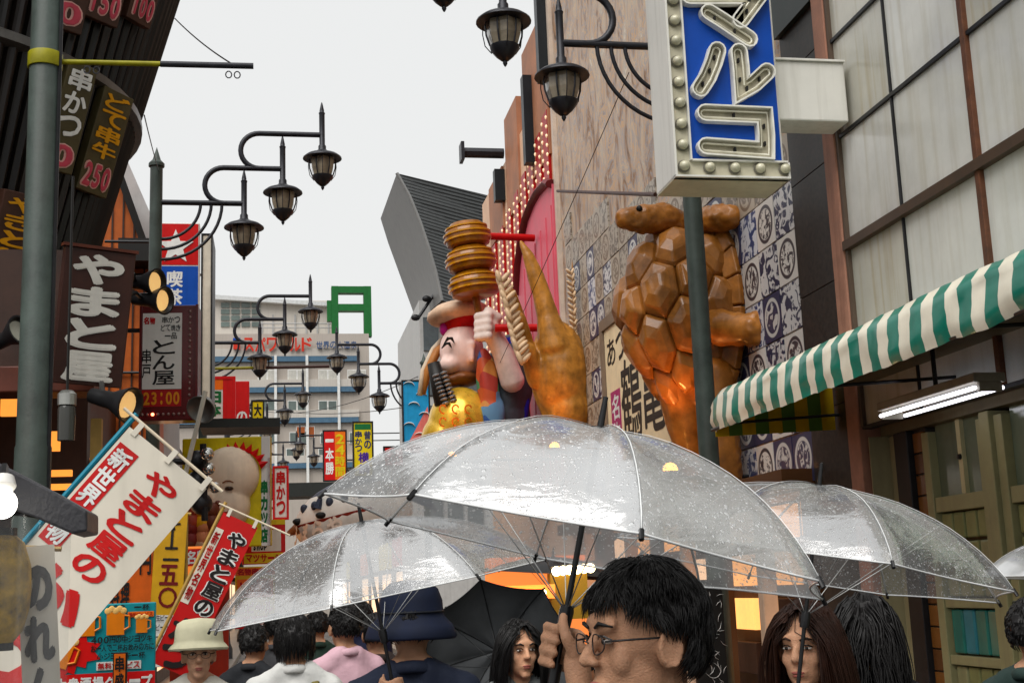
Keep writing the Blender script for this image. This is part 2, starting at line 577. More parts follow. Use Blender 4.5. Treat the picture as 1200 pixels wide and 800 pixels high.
for i in range(9):
    x0, x1 = xo + 0.06 + i * 0.106, xo + 0.06 + (i + 1) * 0.106
    zb = lambda x: zlo - 0.03 + 0.04 * ((x - xo))
    zt = lambda x: zhi - 0.03 + 0.2 * min(1, (x - xo - 0.06) * 1.2)
    mb = MB().add([(x0, yaf - 0.02, zb(x0)), (x1, yaf - 0.02, zb(x1)), (x1, yaf - 0.02, zt(x1)), (x0, yaf - 0.02, zt(x0))], [(0, 1, 2, 3)])
    o = mb.build('awning_end', muso if i % 2 else mus, aw)
    o.modifiers.new('s', 'SOLIDIFY').thickness = 0.004
MB().tube([(xo + 0.03, yaf - 0.04, zlo + 0.02), (xo + 0.03, yaf - ns * pit, zlo + 0.02)], 0.014, 8).build('hem_rod', darkiron, aw)
for y in (yaf - 0.06, yaf - 1.8, yaf - 3.6):
    MB().tube([(xo + 0.04, y, zlo + 0.06), (XR + 0.02, y, zlo + 0.12)], 0.012, 6).build('support_arm', darkiron, aw)

# fluorescent fitting under the awning
tubeem = mat('lit fluorescent tube', (0.9, 0.92, 1.0), 0.3, emit=2.0, ecol=(0.9, 0.9, 1.0))
pa, pb = onX(1043, 488, 3.95), onX(1160, 461, 3.95)
fl = thing('fluorescent_light', 'white twin fluorescent light hanging under the striped awning', 'light', (pa + pb) / 2)
zc = (pa.z + pb.z) / 2 + 0.02
MB().span((3.86, pb.y, zc + 0.03), (4.06, pa.y, zc + 0.085)).build('housing', mat('grey housing', (0.35, 0.33, 0.28), 0.4), fl, bevel=0.008)
MB().tube([(3.96, (pa.y + pb.y) / 2, zc + 0.08), (3.96, (pa.y + pb.y) / 2, 3.01)], 0.015, 8).build('hanger', darkiron, fl)
for dx in (-0.085, 0.085):
    MB().tube([(3.96 + dx, pb.y + 0.02, zc), (3.96 + dx, pa.y - 0.02, zc)], 0.0115, 10).build('tube', tubeem, fl, smooth=60)
for y in (pa.y - 0.01, pb.y + 0.01):
    MB().span((3.89, y - 0.012, zc - 0.022), (4.03, y + 0.012, zc + 0.029)).build('end_cap', mat('grey housing', (0.35, 0.33, 0.28), 0.4), fl)

# ------------------------------------------------------------------ right: granite pillar house, sign bracket, blue neon sign
granite = mat('dark granite', (0.034, 0.028, 0.024), 0.45, var=0.95, scale=24, coat=0.05)
darkgreen = mat('dark green metal', (0.02, 0.03, 0.028), 0.4, var=0.3)
gp = thing('granite_building', 'narrow dark polished granite front between plate wall and window building', 'building', (6, 10.2, 0))
yg0, yg1 = ytrim + 0.212, onX(936, 330).y
z = 0.12
while z < 11:
    MB().span((XR, yg0, z), (XR + 0.06, yg1, z + 0.93)).build('granite_slab', granite, gp, bevel=0.004)
    z += 0.936
MB().span((XR + 0.062, yg0, 0.12), (9, yg1, 12.0)).build('wall', mat('dark mortar', (0.03, 0.027, 0.025), 0.8), gp)
MB().span((XR - 0.05, yg0 + 0.01, 6.1), (XR - 0.003, yg1, 11.4)).build('cladding', darkgreen, gp)

white = mat('weathered white sheet metal', (0.72, 0.71, 0.67), 0.4, var=0.06, scale=2, streak=0.3, scol=(0.3, 0.28, 0.22))
ivory = mat('ivory painted metal', (0.62, 0.59, 0.48), 0.4, var=0.1, scale=5, streak=0.2, scol=(0.25, 0.2, 0.13))
blue = mat('royal blue sign panel', hexc('1d4fa0'), 0.35, var=0.12, scale=3, streak=0.15, scol=(0.02, 0.05, 0.16))
Ys = 8.3
a0, a1 = at(792, 214, Ys), at(923, 199, Ys)
b0 = at(770, 234, Ys + 0.46)
ns_ = thing('neon_sign', 'blue neon sign with large white kana in a white bulb-studded box', 'sign', ((a0.x + a1.x) / 2, Ys + 0.25, a0.z))
X0, X1, Z0 = a0.x, a1.x, (a0.z + a1.z) / 2 - 0.01
Z1 = Z0 + 3.4
dp = 0.46
MB().span((X0, Ys + 0.05, Z0), (X1, Ys + dp, Z1)).build('cabinet', white, ns_, bevel=0.012)
MB().span((X0 + 0.002, Ys + 0.01, Z0 - 0.006), (X1 + 0.01, Ys + dp - 0.01, Z0 - 0.0005)).build('bottom_plate', ivory, ns_)
# a tray frame with a raised rim on the left and below
fw_ = 0.125
bl0 = X0 + fw_ - 0.005
MB().span((X0 + 0.004, Ys + 0.012, Z0 + 0.004), (bl0, Ys + 0.049, Z1)).build('bulb_tray', ivory, ns_)
MB().span((bl0, Ys + 0.012, Z0 + 0.004), (X1, Ys + 0.049, Z0 + 0.118)).build('bulb_tray', ivory, ns_)
for (p, q) in (((X0 - 0.004, Ys - 0.02, Z0), (X0 + 0.012, Ys + 0.05, Z1)), ((bl0 - 0.008, Ys - 0.02, Z0 + 0.118), (bl0 + 0.006, Ys + 0.05, Z1)),
               ((X0 - 0.004, Ys - 0.021, Z0 - 0.006), (X1 + 0.012, Ys + 0.05, Z0 + 0.008)), ((bl0 + 0.007, Ys - 0.02, Z0 + 0.112), (X1, Ys + 0.05, Z0 + 0.126)), ((X1 - 0.002, Ys - 0.0205, Z0 + 0.009), (X1 + 0.012, Ys + 0.05, Z0 + 0.111))):
    MB().span(p, q).build('rim', white, ns_)
MB().span((bl0 + 0.007, Ys + 0.02, Z0 + 0.127), (X1 - 0.03, Ys + 0.048, Z1)).build('face_panel', blue, ns_)
bulb = mat('unlit frosted bulb', (0.55, 0.53, 0.42), 0.15, var=0.2, coat=0.6)
sock = mat('bulb socket', (0.2, 0.19, 0.16), 0.4)
pts = [(X0 + 0.066, Z0 + 0.075 + 0.155 * i) for i in range(21)] + [(X0 + 0.066 + 0.186 * i, Z0 + 0.068) for i in range(1, 5)]
bme = None
for (x, z) in pts:
    o = MB().lathe([(0.0, 0.0), (0.042, 0.0), (0.046, 0.012), (0.040, 0.02)], (x, Ys + 0.011, z), V((0, -1, 0)), 14).build('bulb_socket', sock, ns_, smooth=40)
    MB().lathe([(0.034, 0.012), (0.037, 0.03), (0.03, 0.048), (0.016, 0.058), (0.0, 0.061)], (x, Ys + 0.011, z), V((0, -1, 0)), 14).build('bulb', bulb, o, smooth=60)
# channel letters
rim = mat('letter rim', (0.78, 0.77, 0.72), 0.35)
tray = mat('letter tray', (0.50, 0.47, 0.38), 0.5, var=0.2, scale=14)
neon = mat('unlit neon glass', (0.72, 0.7, 0.6), 0.1, coat=0.8)
def stroke_outline(path, hw):
    """rounded outline round an open polyline (2-D)"""
    L, Rr = [], []
    n = len(path)
    out = []
    for i in range(n):
        p = V(path[i])
        d0 = (V(path[i]) - V(path[i - 1])).normalized() if i else (V(path[1]) - V(path[0])).normalized()
        d1 = (V(path[i + 1]) - V(path[i])).normalized() if i < n - 1 else d0
        d = (d0 + d1).normalized()
        k = 1 / max(0.5, d.dot(d0))
        nn = V((-d.y, d.x)) * hw * k
        L.append(p + nn)
        Rr.append(p - nn)
    e = (V(path[-1]) - V(path[-2])).normalized()
    en = V((-e.y, e.x))
    for j in range(1, 6):
        t = math.pi * j / 6
        out.append(V(path[-1]) + en * hw * math.cos(t) + e * hw * math.sin(t))
    s = (V(path[0]) - V(path[1])).normalized()
    snn = V((-s.y, s.x))
    st = [V(path[0]) + snn * hw * math.cos(math.pi * j / 6) + s * hw * math.sin(math.pi * j / 6) for j in range(1, 6)]
    return L + out + Rr[::-1] + st
k = mpp(at(850, 100, Ys))
def lp(px, py):
    p = at(px, py, Ys)
    return (p.x, p.z)
strokes = {'letter_ma': [[(806, -2), (872, -2), (884, 2), (866, 26)], [(829, 17), (845, 27), (876, 48)]],
           'letter_ru': [[(839, 61), (835, 75), (828, 92), (819, 106)], [(864, 63), (866, 80), (868, 108), (882, 100), (897, 86)]],
           'letter_ko': [[(825, 134), (894, 137), (896, 160), (896, 178), (826, 173)]]}
for nm, sts in strokes.items():
    hw = 0.064
    lo = None
    for kk, st in enumerate(sts):
        path = [lp(*p) for p in st]
        dd = 0.06 + 0.003 * kk
        oo = stroke_outline(path, hw)
        ii = stroke_outline(path, hw - 0.012)
        n = len(oo)
        yf, yb = Ys + 0.019 - dd, Ys + 0.019
        mb = MB()
        mb.add([(p.x, yb, p.y) for p in oo] + [(p.x, yf, p.y) for p in oo] + [(p.x, yf, p.y) for p in ii] + [(p.x, yb - 0.006, p.y) for p in ii],
               [(i + a * n, (i + 1) % n + a * n, (i + 1) % n + (a + 1) * n, i + (a + 1) * n) for a in range(3) for i in range(n)])
        o = mb.build(nm, rim, lo or ns_, fix=True)
        MB().add([(p.x, yb - 0.005 - 0.002 * kk, p.y) for p in stroke_outline(path, hw - 0.011)], [tuple(range(n))]).build('letter_tray', tray, lo or ns_)
        if lo is None:
            lo = o
        # double neon glass run inside the tray
        il = stroke_outline(path, hw * 0.42)
        MB().tube([(p.x, yb - 0.03, p.y) for p in il], 0.008, 6, closed=True).build('neon_tube', neon, lo, smooth=60)
        for q in range(len(path) - 1):
            a, b = V(path[q]), V(path[q + 1])
            c = a.lerp(b, 0.5)
            MB().box((c.x, yb - 0.02, c.y), (0.012, 0.03, 0.03)).build('tube_clip', darkiron, lo)
# bracket box between the sign and the granite front
c0, c1 = at(907, 68, Ys + 0.1), at(977, 140, Ys + 0.1)
br = thing('sign_bracket', 'stained white metal box joining the blue neon sign to granite front', 'bracket', (c0.x, Ys + 0.3, c1.z))
MB().span((X1 + 0.014, Ys + 0.14, c1.z), (XR - 0.046, Ys + 0.42, c0.z)).build('box', white, br, bevel=0.012)
MB().span((X1 + 0.013, Ys + 0.12, c0.z), (XR - 0.0455, Ys + 0.44, c0.z + 0.015)).build('lid', white, br)
# conduit on the pole side of the sign
for z in (Z0 + 0.3, Z0 + 1.1):
    pass
# ------------------------------------------------------------------ street lamps
iron = mat('painted lamp iron', (0.035, 0.036, 0.042), 0.38, metal=0.3, var=0.25, scale=12)
poleg = mat('grey green pole paint', (0.062, 0.078, 0.07), 0.5, var=0.35, scale=5, streak=0.45, scol=(0.05, 0.045, 0.035), bump=0.15)
lglass = mat('smoky lamp glass', (0.33, 0.29, 0.23), 0.18, var=0.3, scale=8, coat=0.5)
def arc(c, r, a0, a1, n=12):
    return [(c[0] + r * math.cos(rad(a0 + (a1 - a0) * i / n)), c[1] + r * math.sin(rad(a0 + (a1 - a0) * i / n))) for i in range(n + 1)]
def make_lamp(name, label, loc, side, tiers, detail=True, pole_r=0.085, group='three-tier street lamps', z1=6.4, ks=1.0):
    """side +1: arms reach to +X. Arm heights from the lamp itself: 6.4 / 6.86 / 7.33 m"""
    root = thing(name, label, 'street lamp', loc, group)
    o = V(loc)
    nseg = 12 if detail else 8
    P = lambda u, z, y=0.0: o + V((side * u, y, z))
    MB().lathe([(pole_r * 1.9, 0), (pole_r * 1.9, 0.25), (pole_r * 1.2, 0.4), (pole_r, 0.7), (pole_r * 0.9, 6.85), (pole_r * 1.15, 6.86), (pole_r * 1.15, 6.9), (pole_r * 0.6, 6.95), (0.0, 7.12)], o, V((0, 0, 1)), nseg).build('pole', poleg if detail else iron, root, smooth=40)
    dz, ar = 0.465 * ks, 0.034
    us = [1.07 * ks, 1.55 * ks, 2.05 * ks]
    for t in range(tiers):
        z = z1 + dz * t
        if t == 0:
            path = [(0.05, z), (us[0], z)]
        else:
            ur = us[t - 1] - (0.23 if t == 1 else 0.27)
            path = [(ur + 0.02, z - dz)] + arc((ur - 0.02, z - dz / 2), dz / 2, 270, 90, 14) + [(us[t], z)]
        arm = MB().tube([P(u, zz) for u, zz in path], ar, 10 if detail else 6).build('arm', iron, root, smooth=60)
        if t == 0:
            for q, rr in enumerate((0.47, 0.6, 0.73)):
                pa = [(0.06 + rr * math.sin(rad(90 * i / 12)), z - 0.04 - rr * 1.0 + rr * (1 - math.cos(rad(90 * i / 12)))) for i in range(13)]
                pa = [(0.07 + rr * math.sin(a * math.pi / 24), z - rr * math.cos(a * math.pi / 24)) for a in range(13)]
                MB().tube([P(u, zz) for u, zz in pa], 0.02, 8 if detail else 5).build('brace', iron, root, smooth=60)
        u = us[t]
        sp = MB()
        sp.lathe([(0.0, 0.45), (0.012, 0.42), (0.03, 0.33), (0.03, 0.31), (0.042, 0.295), (0.036, 0.27), (0.036, -0.13), (0.05, -0.15), (0.05, -0.19), (0.08, -0.23)], P(u, z), V((0, 0, 1)), nseg)
        head = sp.build('spindle', iron, root, smooth=50)
        zh = z - 0.23
        MB().lathe([(0.07, 0.015), (0.12, -0.01), (0.2, -0.04), (0.245, -0.075), (0.248, -0.09), (0.2, -0.085), (0.1, -0.08)], P(u, zh), V((0, 0, 1)), 24 if detail else 12).build('hat', iron, root, smooth=50)
        gl = MB().lathe([(0.155, -0.088), (0.162, -0.13), (0.155, -0.22), (0.125, -0.315), (0.115, -0.33)], P(u, zh), V((0, 0, 1)), 6 if detail else 6).build('lantern_glass', lglass, root)
        for q in range(6):
            a = 2 * math.pi * q / 6
            pp = [P(u, zh) + V((math.cos(a) * rr, math.sin(a) * rr, zz)) for rr, zz in ((0.158, -0.09), (0.168, -0.13), (0.16, -0.22), (0.13, -0.315))]
            MB().tube(pp, 0.009, 5).build('glazing_bar', iron, gl)
            if detail and q % 2 == 0:
                pp = [P(u, zh) + V((math.cos(a + 0.5) * rr, math.sin(a + 0.5) * rr, zz)) for rr, zz in ((0.2, -0.09), (0.205, -0.17), (0.185, -0.28), (0.125, -0.36))]
                MB().tube(pp, 0.005, 5).build('guard_wire', iron, gl)
        MB().lathe([(0.135, -0.318), (0.13, -0.345), (0.08, -0.41), (0.035, -0.45), (0.018, -0.455), (0.022, -0.475), (0.01, -0.5), (0.0, -0.51)], P(u, zh), V((0, 0, 1)), nseg).build('lantern_cup', iron, root, smooth=50)
    return root
def post_at(px, py, Y):
    p = at(px, py, Y)
    return (p.x, p.y, 0.12)
make_lamp('street_lamp', 'lamp with three hanging lanterns against the sky beside the star sign', post_at(182, 300, 16.0), 1, 3)
make_lamp('street_lamp', 'lamp whose post carries a yellow rod in front of the far white building', post_at(238, 430, 25.2), 1, 3)
make_lamp('street_lamp', 'small lamp with lanterns level with the roof of the red and green sign', post_at(266, 560, 36), 1, 3, False)
make_lamp('street_lamp', 'smallest lamp on the left, just above the baby-face sign edge', post_at(283, 590, 50), 1, 3, False)
LR = make_lamp('street_lamp', 'large lamp partly hidden behind the blue neon sign', post_at(822, 400, 10.62), -1, 3, True, 0.09, z1=6.3, ks=1.06)
make_lamp('street_lamp', 'right-hand lamp in front of the far white building and wave sign', post_at(498, 480, 30.3), -1, 3)
make_lamp('street_lamp', 'small right-hand lamp in front of the orange 24 hour sign', post_at(418, 560, 48), -1, 3, False)
# the near pole on the left with a banner rod
yel = mat('yellow rod paint', (0.30, 0.28, 0.04), 0.45, var=0.25, scale=10)
pp0 = at(46, 300, 7.6)
npole = thing('lamp_pole', 'thick grey-green pole at the left edge with yellow banner rod', 'pole', (pp0.x, pp0.y, 0.12))
MB().lathe([(0.17, 0), (0.17, 0.3), (0.105, 0.4), (0.1, 2.4), (0.094, 2.42), (0.082, 7.2), (0.0, 7.3)], (pp0.x, pp0.y, 0.12), V((0, 0, 1)), 20).build('pole', poleg, npole, smooth=40)
zr = at(50, 72, 7.6).z
MB().lathe([(0.098, -0.045), (0.1, -0.04), (0.1, 0.04), (0.098, 0.045)], (pp0.x, pp0.y, zr), V((0, 0, 1)), 20).build('clamp', yel, npole, smooth=40)
pe = at(297, 75, 7.6)
pm = at(188, 73, 7.6)
MB().tube([(pp0.x + 0.05, pp0.y, zr), (pm.x, pp0.y, zr + 0.008)], 0.017, 8).build('banner_rod', yel, npole, smooth=60)
MB().tube([(pm.x, pp0.y, zr + 0.008), (pe.x, pp0.y, zr + 0.015)], 0.02, 8).build('rod_sleeve', iron, npole, smooth=60)
for px in (102, 113, 268, 278):
    q = at(px, 80, 7.6)
    MB().tube([V((q.x, pp0.y, zr - 0.045)) + V((0, math.cos(a) * 0.0, 0)) + V((math.cos(a) * 0.018, 0, math.sin(a) * 0.022)) for a in [i * math.pi / 5 for i in range(10)]], 0.004, 5, closed=True).build('ring', iron, npole)
cab = at(60, 40, 7.6)
MB().tube([(pp0.x + 0.09, pp0.y - 0.04, 1), (pp0.x + 0.09, pp0.y - 0.04, zr + 1.2)], 0.012, 6).build('cable', darkiron, npole)
# second rod crossing from the second lamp
q0, q1 = at(238, 432, 25.2), at(386, 429, 25.2)
r2 = thing('banner_rod', 'yellow and brown horizontal rod fixed to the second lamp post', 'rod', q0)
MB().tube([q0, q0.lerp(q1, 0.45)], 0.03, 8).build('yellow_end', yel, r2)
MB().tube([q0.lerp(q1, 0.45), q1], 0.032, 8).build('brown_end', mat('brown rod', (0.06, 0.03, 0.025), 0.5), r2)
q0, q1 = at(655, 224, 19.3), at(768, 228, 13.5)
o = MB().tube([onX(655, 224, XR - 0.02), onX(655, 224, XR - 0.02) + V((-0.02, 0, 0)), onX(768, 228, 3.75)], 0.022, 8).build('wall_rod', mat('brown rod', (0.06, 0.03, 0.025), 0.5))
tag(o, 'thin brown rod reaching out from the pink wall towards the neon sign', 'rod')

# ------------------------------------------------------------------ plate-walled restaurant
def plank_mat():
    m = bpy.data.materials.new('weathered wall')
    m.use_nodes = True
    n, l = m.node_tree.nodes, m.node_tree.links
    b = n['Principled BSDF']
    tc = n.new('ShaderNodeTexCoord')
    mp = n.new('ShaderNodeMapping')
    mp.inputs['Scale'].default_value = (1, 1.5, 0.75)
    l.new(tc.outputs['Object'], mp.inputs[0])
    a = n.new('ShaderNodeTexNoise')
    a.inputs['Scale'].default_value = 1.9
    a.inputs['Detail'].default_value = 9
    a.inputs['Roughness'].default_value = 0.68
    a.inputs['Distortion'].default_value = 1.2
    l.new(mp.outputs[0], a.inputs['Vector'])
    cr = n.new('ShaderNodeValToRGB')
    e = cr.color_ramp.elements
    e[0].position, e[0].color = 0.33, (0.12, 0.07, 0.04, 1)
    e[1].position, e[1].color = 0.68, (0.66, 0.56, 0.44, 1)
    for p, c in ((0.40, (0.36, 0.2, 0.1, 1)), (0.45, (0.3, 0.29, 0.3, 1)), (0.49, (0.6, 0.36, 0.17, 1)), (0.53, (0.34, 0.33, 0.35, 1)), (0.57, (0.62, 0.43, 0.25, 1)), (0.62, (0.42, 0.38, 0.34, 1))):
        q = cr.color_ramp.elements.new(p)
        q.color = c
    l.new(a.outputs['Fac'], cr.inputs[0])
    l.new(cr.outputs[0], b.inputs['Base Color'])
    b.inputs['Roughness'].default_value = 0.6
    bp = n.new('ShaderNodeBump')
    bp.inputs['Strength'].default_value = 0.35
    bp.inputs['Distance'].default_value = 0.03
    l.new(a.outputs['Fac'], bp.inputs['Height'])
    l.new(bp.outputs[0], b.inputs['Normal'])
    return m
wallw = plank_mat()
rest = thing('restaurant', 'restaurant with weathered streaked wall covered in blue and white plates', 'building', (6.2, 15, 0))
yr0, yr1 = yg1 + 0.01, onX(655, 300).y
MB().span((XR + 0.03, yr0, 2.35), (9, yr1, 14.0)).build('upper_wall', wallw, rest)
MB().span((XR + 0.5, yr0, 0.12), (9, yr1, 2.349)).build('shop_back_wall', mat('dark shop wall', (0.05, 0.03, 0.02), 0.6), rest)
MB().span((XR - 0.03, yr1 - 0.12, 2.4), (XR + 0.029, yr1, 13.8)).build('edge_strip', mat('cream strip', (0.6, 0.52, 0.45), 0.5), rest)
def plate_mat(i, ground, ink, mode):
    m = bpy.data.materials.new('printed plate %d' % i)
    m.use_nodes = True
    n, l = m.node_tree.nodes, m.node_tree.links
    b = n['Principled BSDF']
    b.inputs['Roughness'].default_value = 0.45
    b.inputs['Coat Weight'].default_value = 0.08
    tc = n.new('ShaderNodeTexCoord')
    oi = n.new('ShaderNodeObjectInfo')
    add = n.new('ShaderNodeVectorMath')
    add.operation = 'ADD'
    sc_ = n.new('ShaderNodeVectorMath')
    sc_.operation = 'SCALE'
    sc_.inputs[0].default_value = (7, 11, 5)
    l.new(oi.outputs['Random'], sc_.inputs['Scale'])
    l.new(tc.outputs['Object'], add.inputs[0])
    l.new(sc_.outputs[0], add.inputs[1])
    no = n.new('ShaderNodeTexNoise')
    no.inputs['Scale'].default_value = 9 if mode else 13
    no.inputs['Detail'].default_value = 3
    no.inputs['Distortion'].default_value = 1.5
    l.new(add.outputs[0], no.inputs['Vector'])
    th = n.new('ShaderNodeMapRange')
    th.inputs[1].default_value, th.inputs[2].default_value = 0.49, 0.53
    l.new(no.outputs['Fac'], th.inputs[0])
    ln = n.new('ShaderNodeVectorMath')
    ln.operation = 'LENGTH'
    l.new(tc.outputs['Object'], ln.inputs[0])
    def step(lo, hi, a=0.0, b_=1.0):
        r = n.new('ShaderNodeMapRange')
        r.inputs[1].default_value, r.inputs[2].default_value = lo, hi
        r.inputs[3].default_value, r.inputs[4].default_value = a, b_
        l.new(ln.outputs['Value'], r.inputs[0])
        return r.outputs[0]
    def math_(op, x, y):
        q = n.new('ShaderNodeMath')
        q.operation = op
        for i_, v_ in ((0, x), (1, y)):
            if isinstance(v_, float):
                q.inputs[i_].default_value = v_
            else:
                l.new(v_, q.inputs[i_])
        return q.outputs[0]
    ring = math_('MULTIPLY', step(0.135, 0.142), step(0.168, 0.175, 1.0, 0.0))
    ins = step(0.13, 0.137, 1.0, 0.0)
    if mode == 0:       # ring medallion with a figure inside, white ground
        ink_f = math_('MAXIMUM', ring, math_('MULTIPLY', ins, th.outputs[0]))
    elif mode == 1:     # all-over blue pattern
        ink_f = th.outputs[0]
    else:               # dark ground with pale figure inside the ring
        ink_f = math_('SUBTRACT', 1.0, math_('MULTIPLY', ins, th.outputs[0]))
        ink_f = math_('MULTIPLY', ink_f, math_('SUBTRACT', 1.0, ring))
    mx = n.new('ShaderNodeMix')
    mx.data_type = 'RGBA'
    l.new(ink_f, mx.inputs[0])
    mx.inputs[6].default_value = (*ground, 1)
    mx.inputs[7].default_value = (*ink, 1)
    l.new(mx.outputs[2], b.inputs['Base Color'])
    return m
navy = (0.02, 0.025, 0.07)
plates = [plate_mat(0, (0.68, 0.66, 0.62), (0.05, 0.04, 0.05), 0), plate_mat(1, (0.62, 0.62, 0.62), navy, 1), plate_mat(2, (0.6, 0.6, 0.58), (0.03, 0.035, 0.09), 2), plate_mat(3, (0.66, 0.65, 0.6), (0.06, 0.055, 0.05), 0), plate_mat(4, (0.6, 0.62, 0.66), (0.025, 0.05, 0.16), 1)]
plold = [plate_mat(5, (0.42, 0.36, 0.28), (0.17, 0.12, 0.08), 0), plate_mat(6, (0.40, 0.35, 0.28), (0.16, 0.13, 0.1), 1)]
pitc = 0.415
def tile_mesh(m):
    mb = MB().box((0, 0, 0), (0.024, 0.40, 0.40))
    me = mb.mesh('plate_tile')
    me.materials.append(m)
    return me
tmesh = [tile_mesh(m) for m in plates]
omesh = [tile_mesh(m) for m in plold]
nr = 0
cx_, rz_ = 0, 0
y = yr0 + 0.205
col_i = 0
while y < yr1 - 0.35:
    top = 4.75 + (y - yr0) * 0.20
    z = 2.6
    row = 0
    while z < top + 0.45:
        old = z > top or (y > yr0 + 3.2 and R.random() < 0.2 + 0.1 * (y - yr0 - 3.2))
        me = omesh[(row + col_i) % 2] if old else tmesh[((row + col_i) % 2) + 2 * R.randint(0, 1) if (row + col_i) % 2 == 0 else R.choice((1, 2, 4, 1))]
        o = bpy.data.objects.new('plate_tile', me)
        COL.objects.link(o)
        o.parent = rest
        o.location = V((XR + 0.016 + R.uniform(0, 0.006), y, z)) - rest.location
        o.rotation_euler = (R.uniform(-0.01, 0.01), 0, R.uniform(-0.01, 0.01))
        z += pitc
        row += 1
    y += pitc
    col_i += 1
# name board with the brush characters
gold = mat('cream sign face', (0.84, 0.72, 0.52), 0.45, var=0.1, streak=0.15, scol=(0.4, 0.25, 0.13))
ink = mat('black brush ink', (0.012, 0.011, 0.01), 0.5)
XB = XR - 0.12
s0, s1 = onX(708, 400, XB), onX(806, 400, XB)
nb = thing('name_board', 'cream board with black brush characters between the crane and turtle', 'sign', (XB, (s0.y + s1.y) / 2, 2.9))
zt0, zb0 = onX(708, 388, XB).z, onX(720, 505, XB).z - 0.4
FB = Frame(V((XB, (s0.y + s1.y) / 2, (zt0 + zb0) / 2)), V((0, -1, 0)), V((0, 0, 1)))
wB, hB = abs(s0.y - s1.y), zt0 - zb0
MB().panel(FB, -wB / 2, -hB / 2, wB / 2, hB / 2, -0.1, 0).build('board', gold, nb, bevel=0.01)
bfr = mat('grey brown frame', (0.23, 0.18, 0.14), 0.5)
for (a, b, c, d) in ((-wB / 2 - 0.12, hB / 2, wB / 2 + 0.12, hB / 2 + 0.14), (-wB / 2 - 0.12, -hB / 2, -wB / 2 - 0.002, hB / 2 - 0.002), (wB / 2 + 0.002, -hB / 2, wB / 2 + 0.12, hB / 2 - 0.002), (-wB / 2 - 0.12, -hB / 2 - 0.12, wB / 2 + 0.12, -hB / 2 - 0.002)):
    MB().panel(FB, a, b, c, d, -0.09, 0.03).build('frame', bfr, nb)
MB().text(FB, '鶴亀家', -wB * 0.3, -hB * 0.4, wB * 0.5, hB * 0.2, vert=False, bold=0.012, fill=0.98).build('lettering', ink, nb)
MB().text(FB, 'あつかや', -wB * 0.47, hB * 0.2, wB * 0.05, hB * 0.42, vert=False, bold=0.012).build('lettering', ink, nb)
mag = mat('magenta tab', hexc('a3156f'), 0.4)
MB().panel(FB, -wB * 0.44, -hB * 0.5 + 0.02, -wB * 0.31, hB * 0.02, 0.001, 0.006).build('tab', mag, nb)
MB().text(FB, '名物', -wB * 0.43, -hB * 0.4, -wB * 0.32, 0, n=0.008, bold=0.02).build('lettering', mat('white ink', (0.8, 0.8, 0.78), 0.5), nb)
# shop front below: lit shelves, posts
warm = mat('lit shop panel', (0.9, 0.45, 0.15), 0.4, emit=0.8, ecol=(1.0, 0.42, 0.12), var=0.4, scale=3)
warm2 = mat('lit cream panel', (0.9, 0.7, 0.5), 0.4, emit=0.6, ecol=(1.0, 0.62, 0.38), var=0.3, scale=3)
cpost = mat('cream lit post', (0.75, 0.6, 0.48), 0.5)
bpost = mat('dark brown post', (0.10, 0.05, 0.025), 0.5)
for i in range(8):
    ya = yr0 + 0.15 + i * 1.1
    MB().span((XR - 0.02, ya, 0.12), (XR + 0.12, ya + 0.12, 2.5)).build('shop_post', cpost if i % 2 else bpost, rest, bevel=0.01)
    for s in range(4):
        MB().span((XR + 0.36, ya + 0.16, 0.75 + s * 0.42), (XR + 0.44, ya + 1.04, 1.05 + s * 0.42)).build('menu_panel', (warm, warm2, mat('dark menu', (0.06, 0.03, 0.02), 0.5), warm)[(i + s) % 4], rest, bevel=0.01)
MB().span((XR - 0.25, yr0 + 0.05, 2.36), (XR + 0.029, yr1 - 0.2, 2.5)).build('fascia', bpost, rest)

# ------------------------------------------------------------------ turtle figure
cara = mat('glossy caramel lacquer', (0.36, 0.17, 0.062), 0.36, var=0.5, scale=5, coat=0.25, bump=0.25, bscale=26)
caraf = mat('glossy caramel shell', (0.31, 0.15, 0.058), 0.34, var=0.6, scale=2.6, coat=0.3, bump=0.3, bscale=18)
YT = 11.55
tc_ = at(806, 372, YT)
tt = thing('turtle_figure', 'giant brown turtle figure standing upright against the plate wall', 'figure', (tc_.x, YT, at(805, 545, YT).z))
tn = V((-0.93, -0.36, 0.05)).normalized()
ta = V((0, 0, 1))
tb = ta.cross(tn).normalized()
ta = tn.cross(tb)
MT = Matrix((tb, ta, tn)).transposed()
k = mpp(tc_)
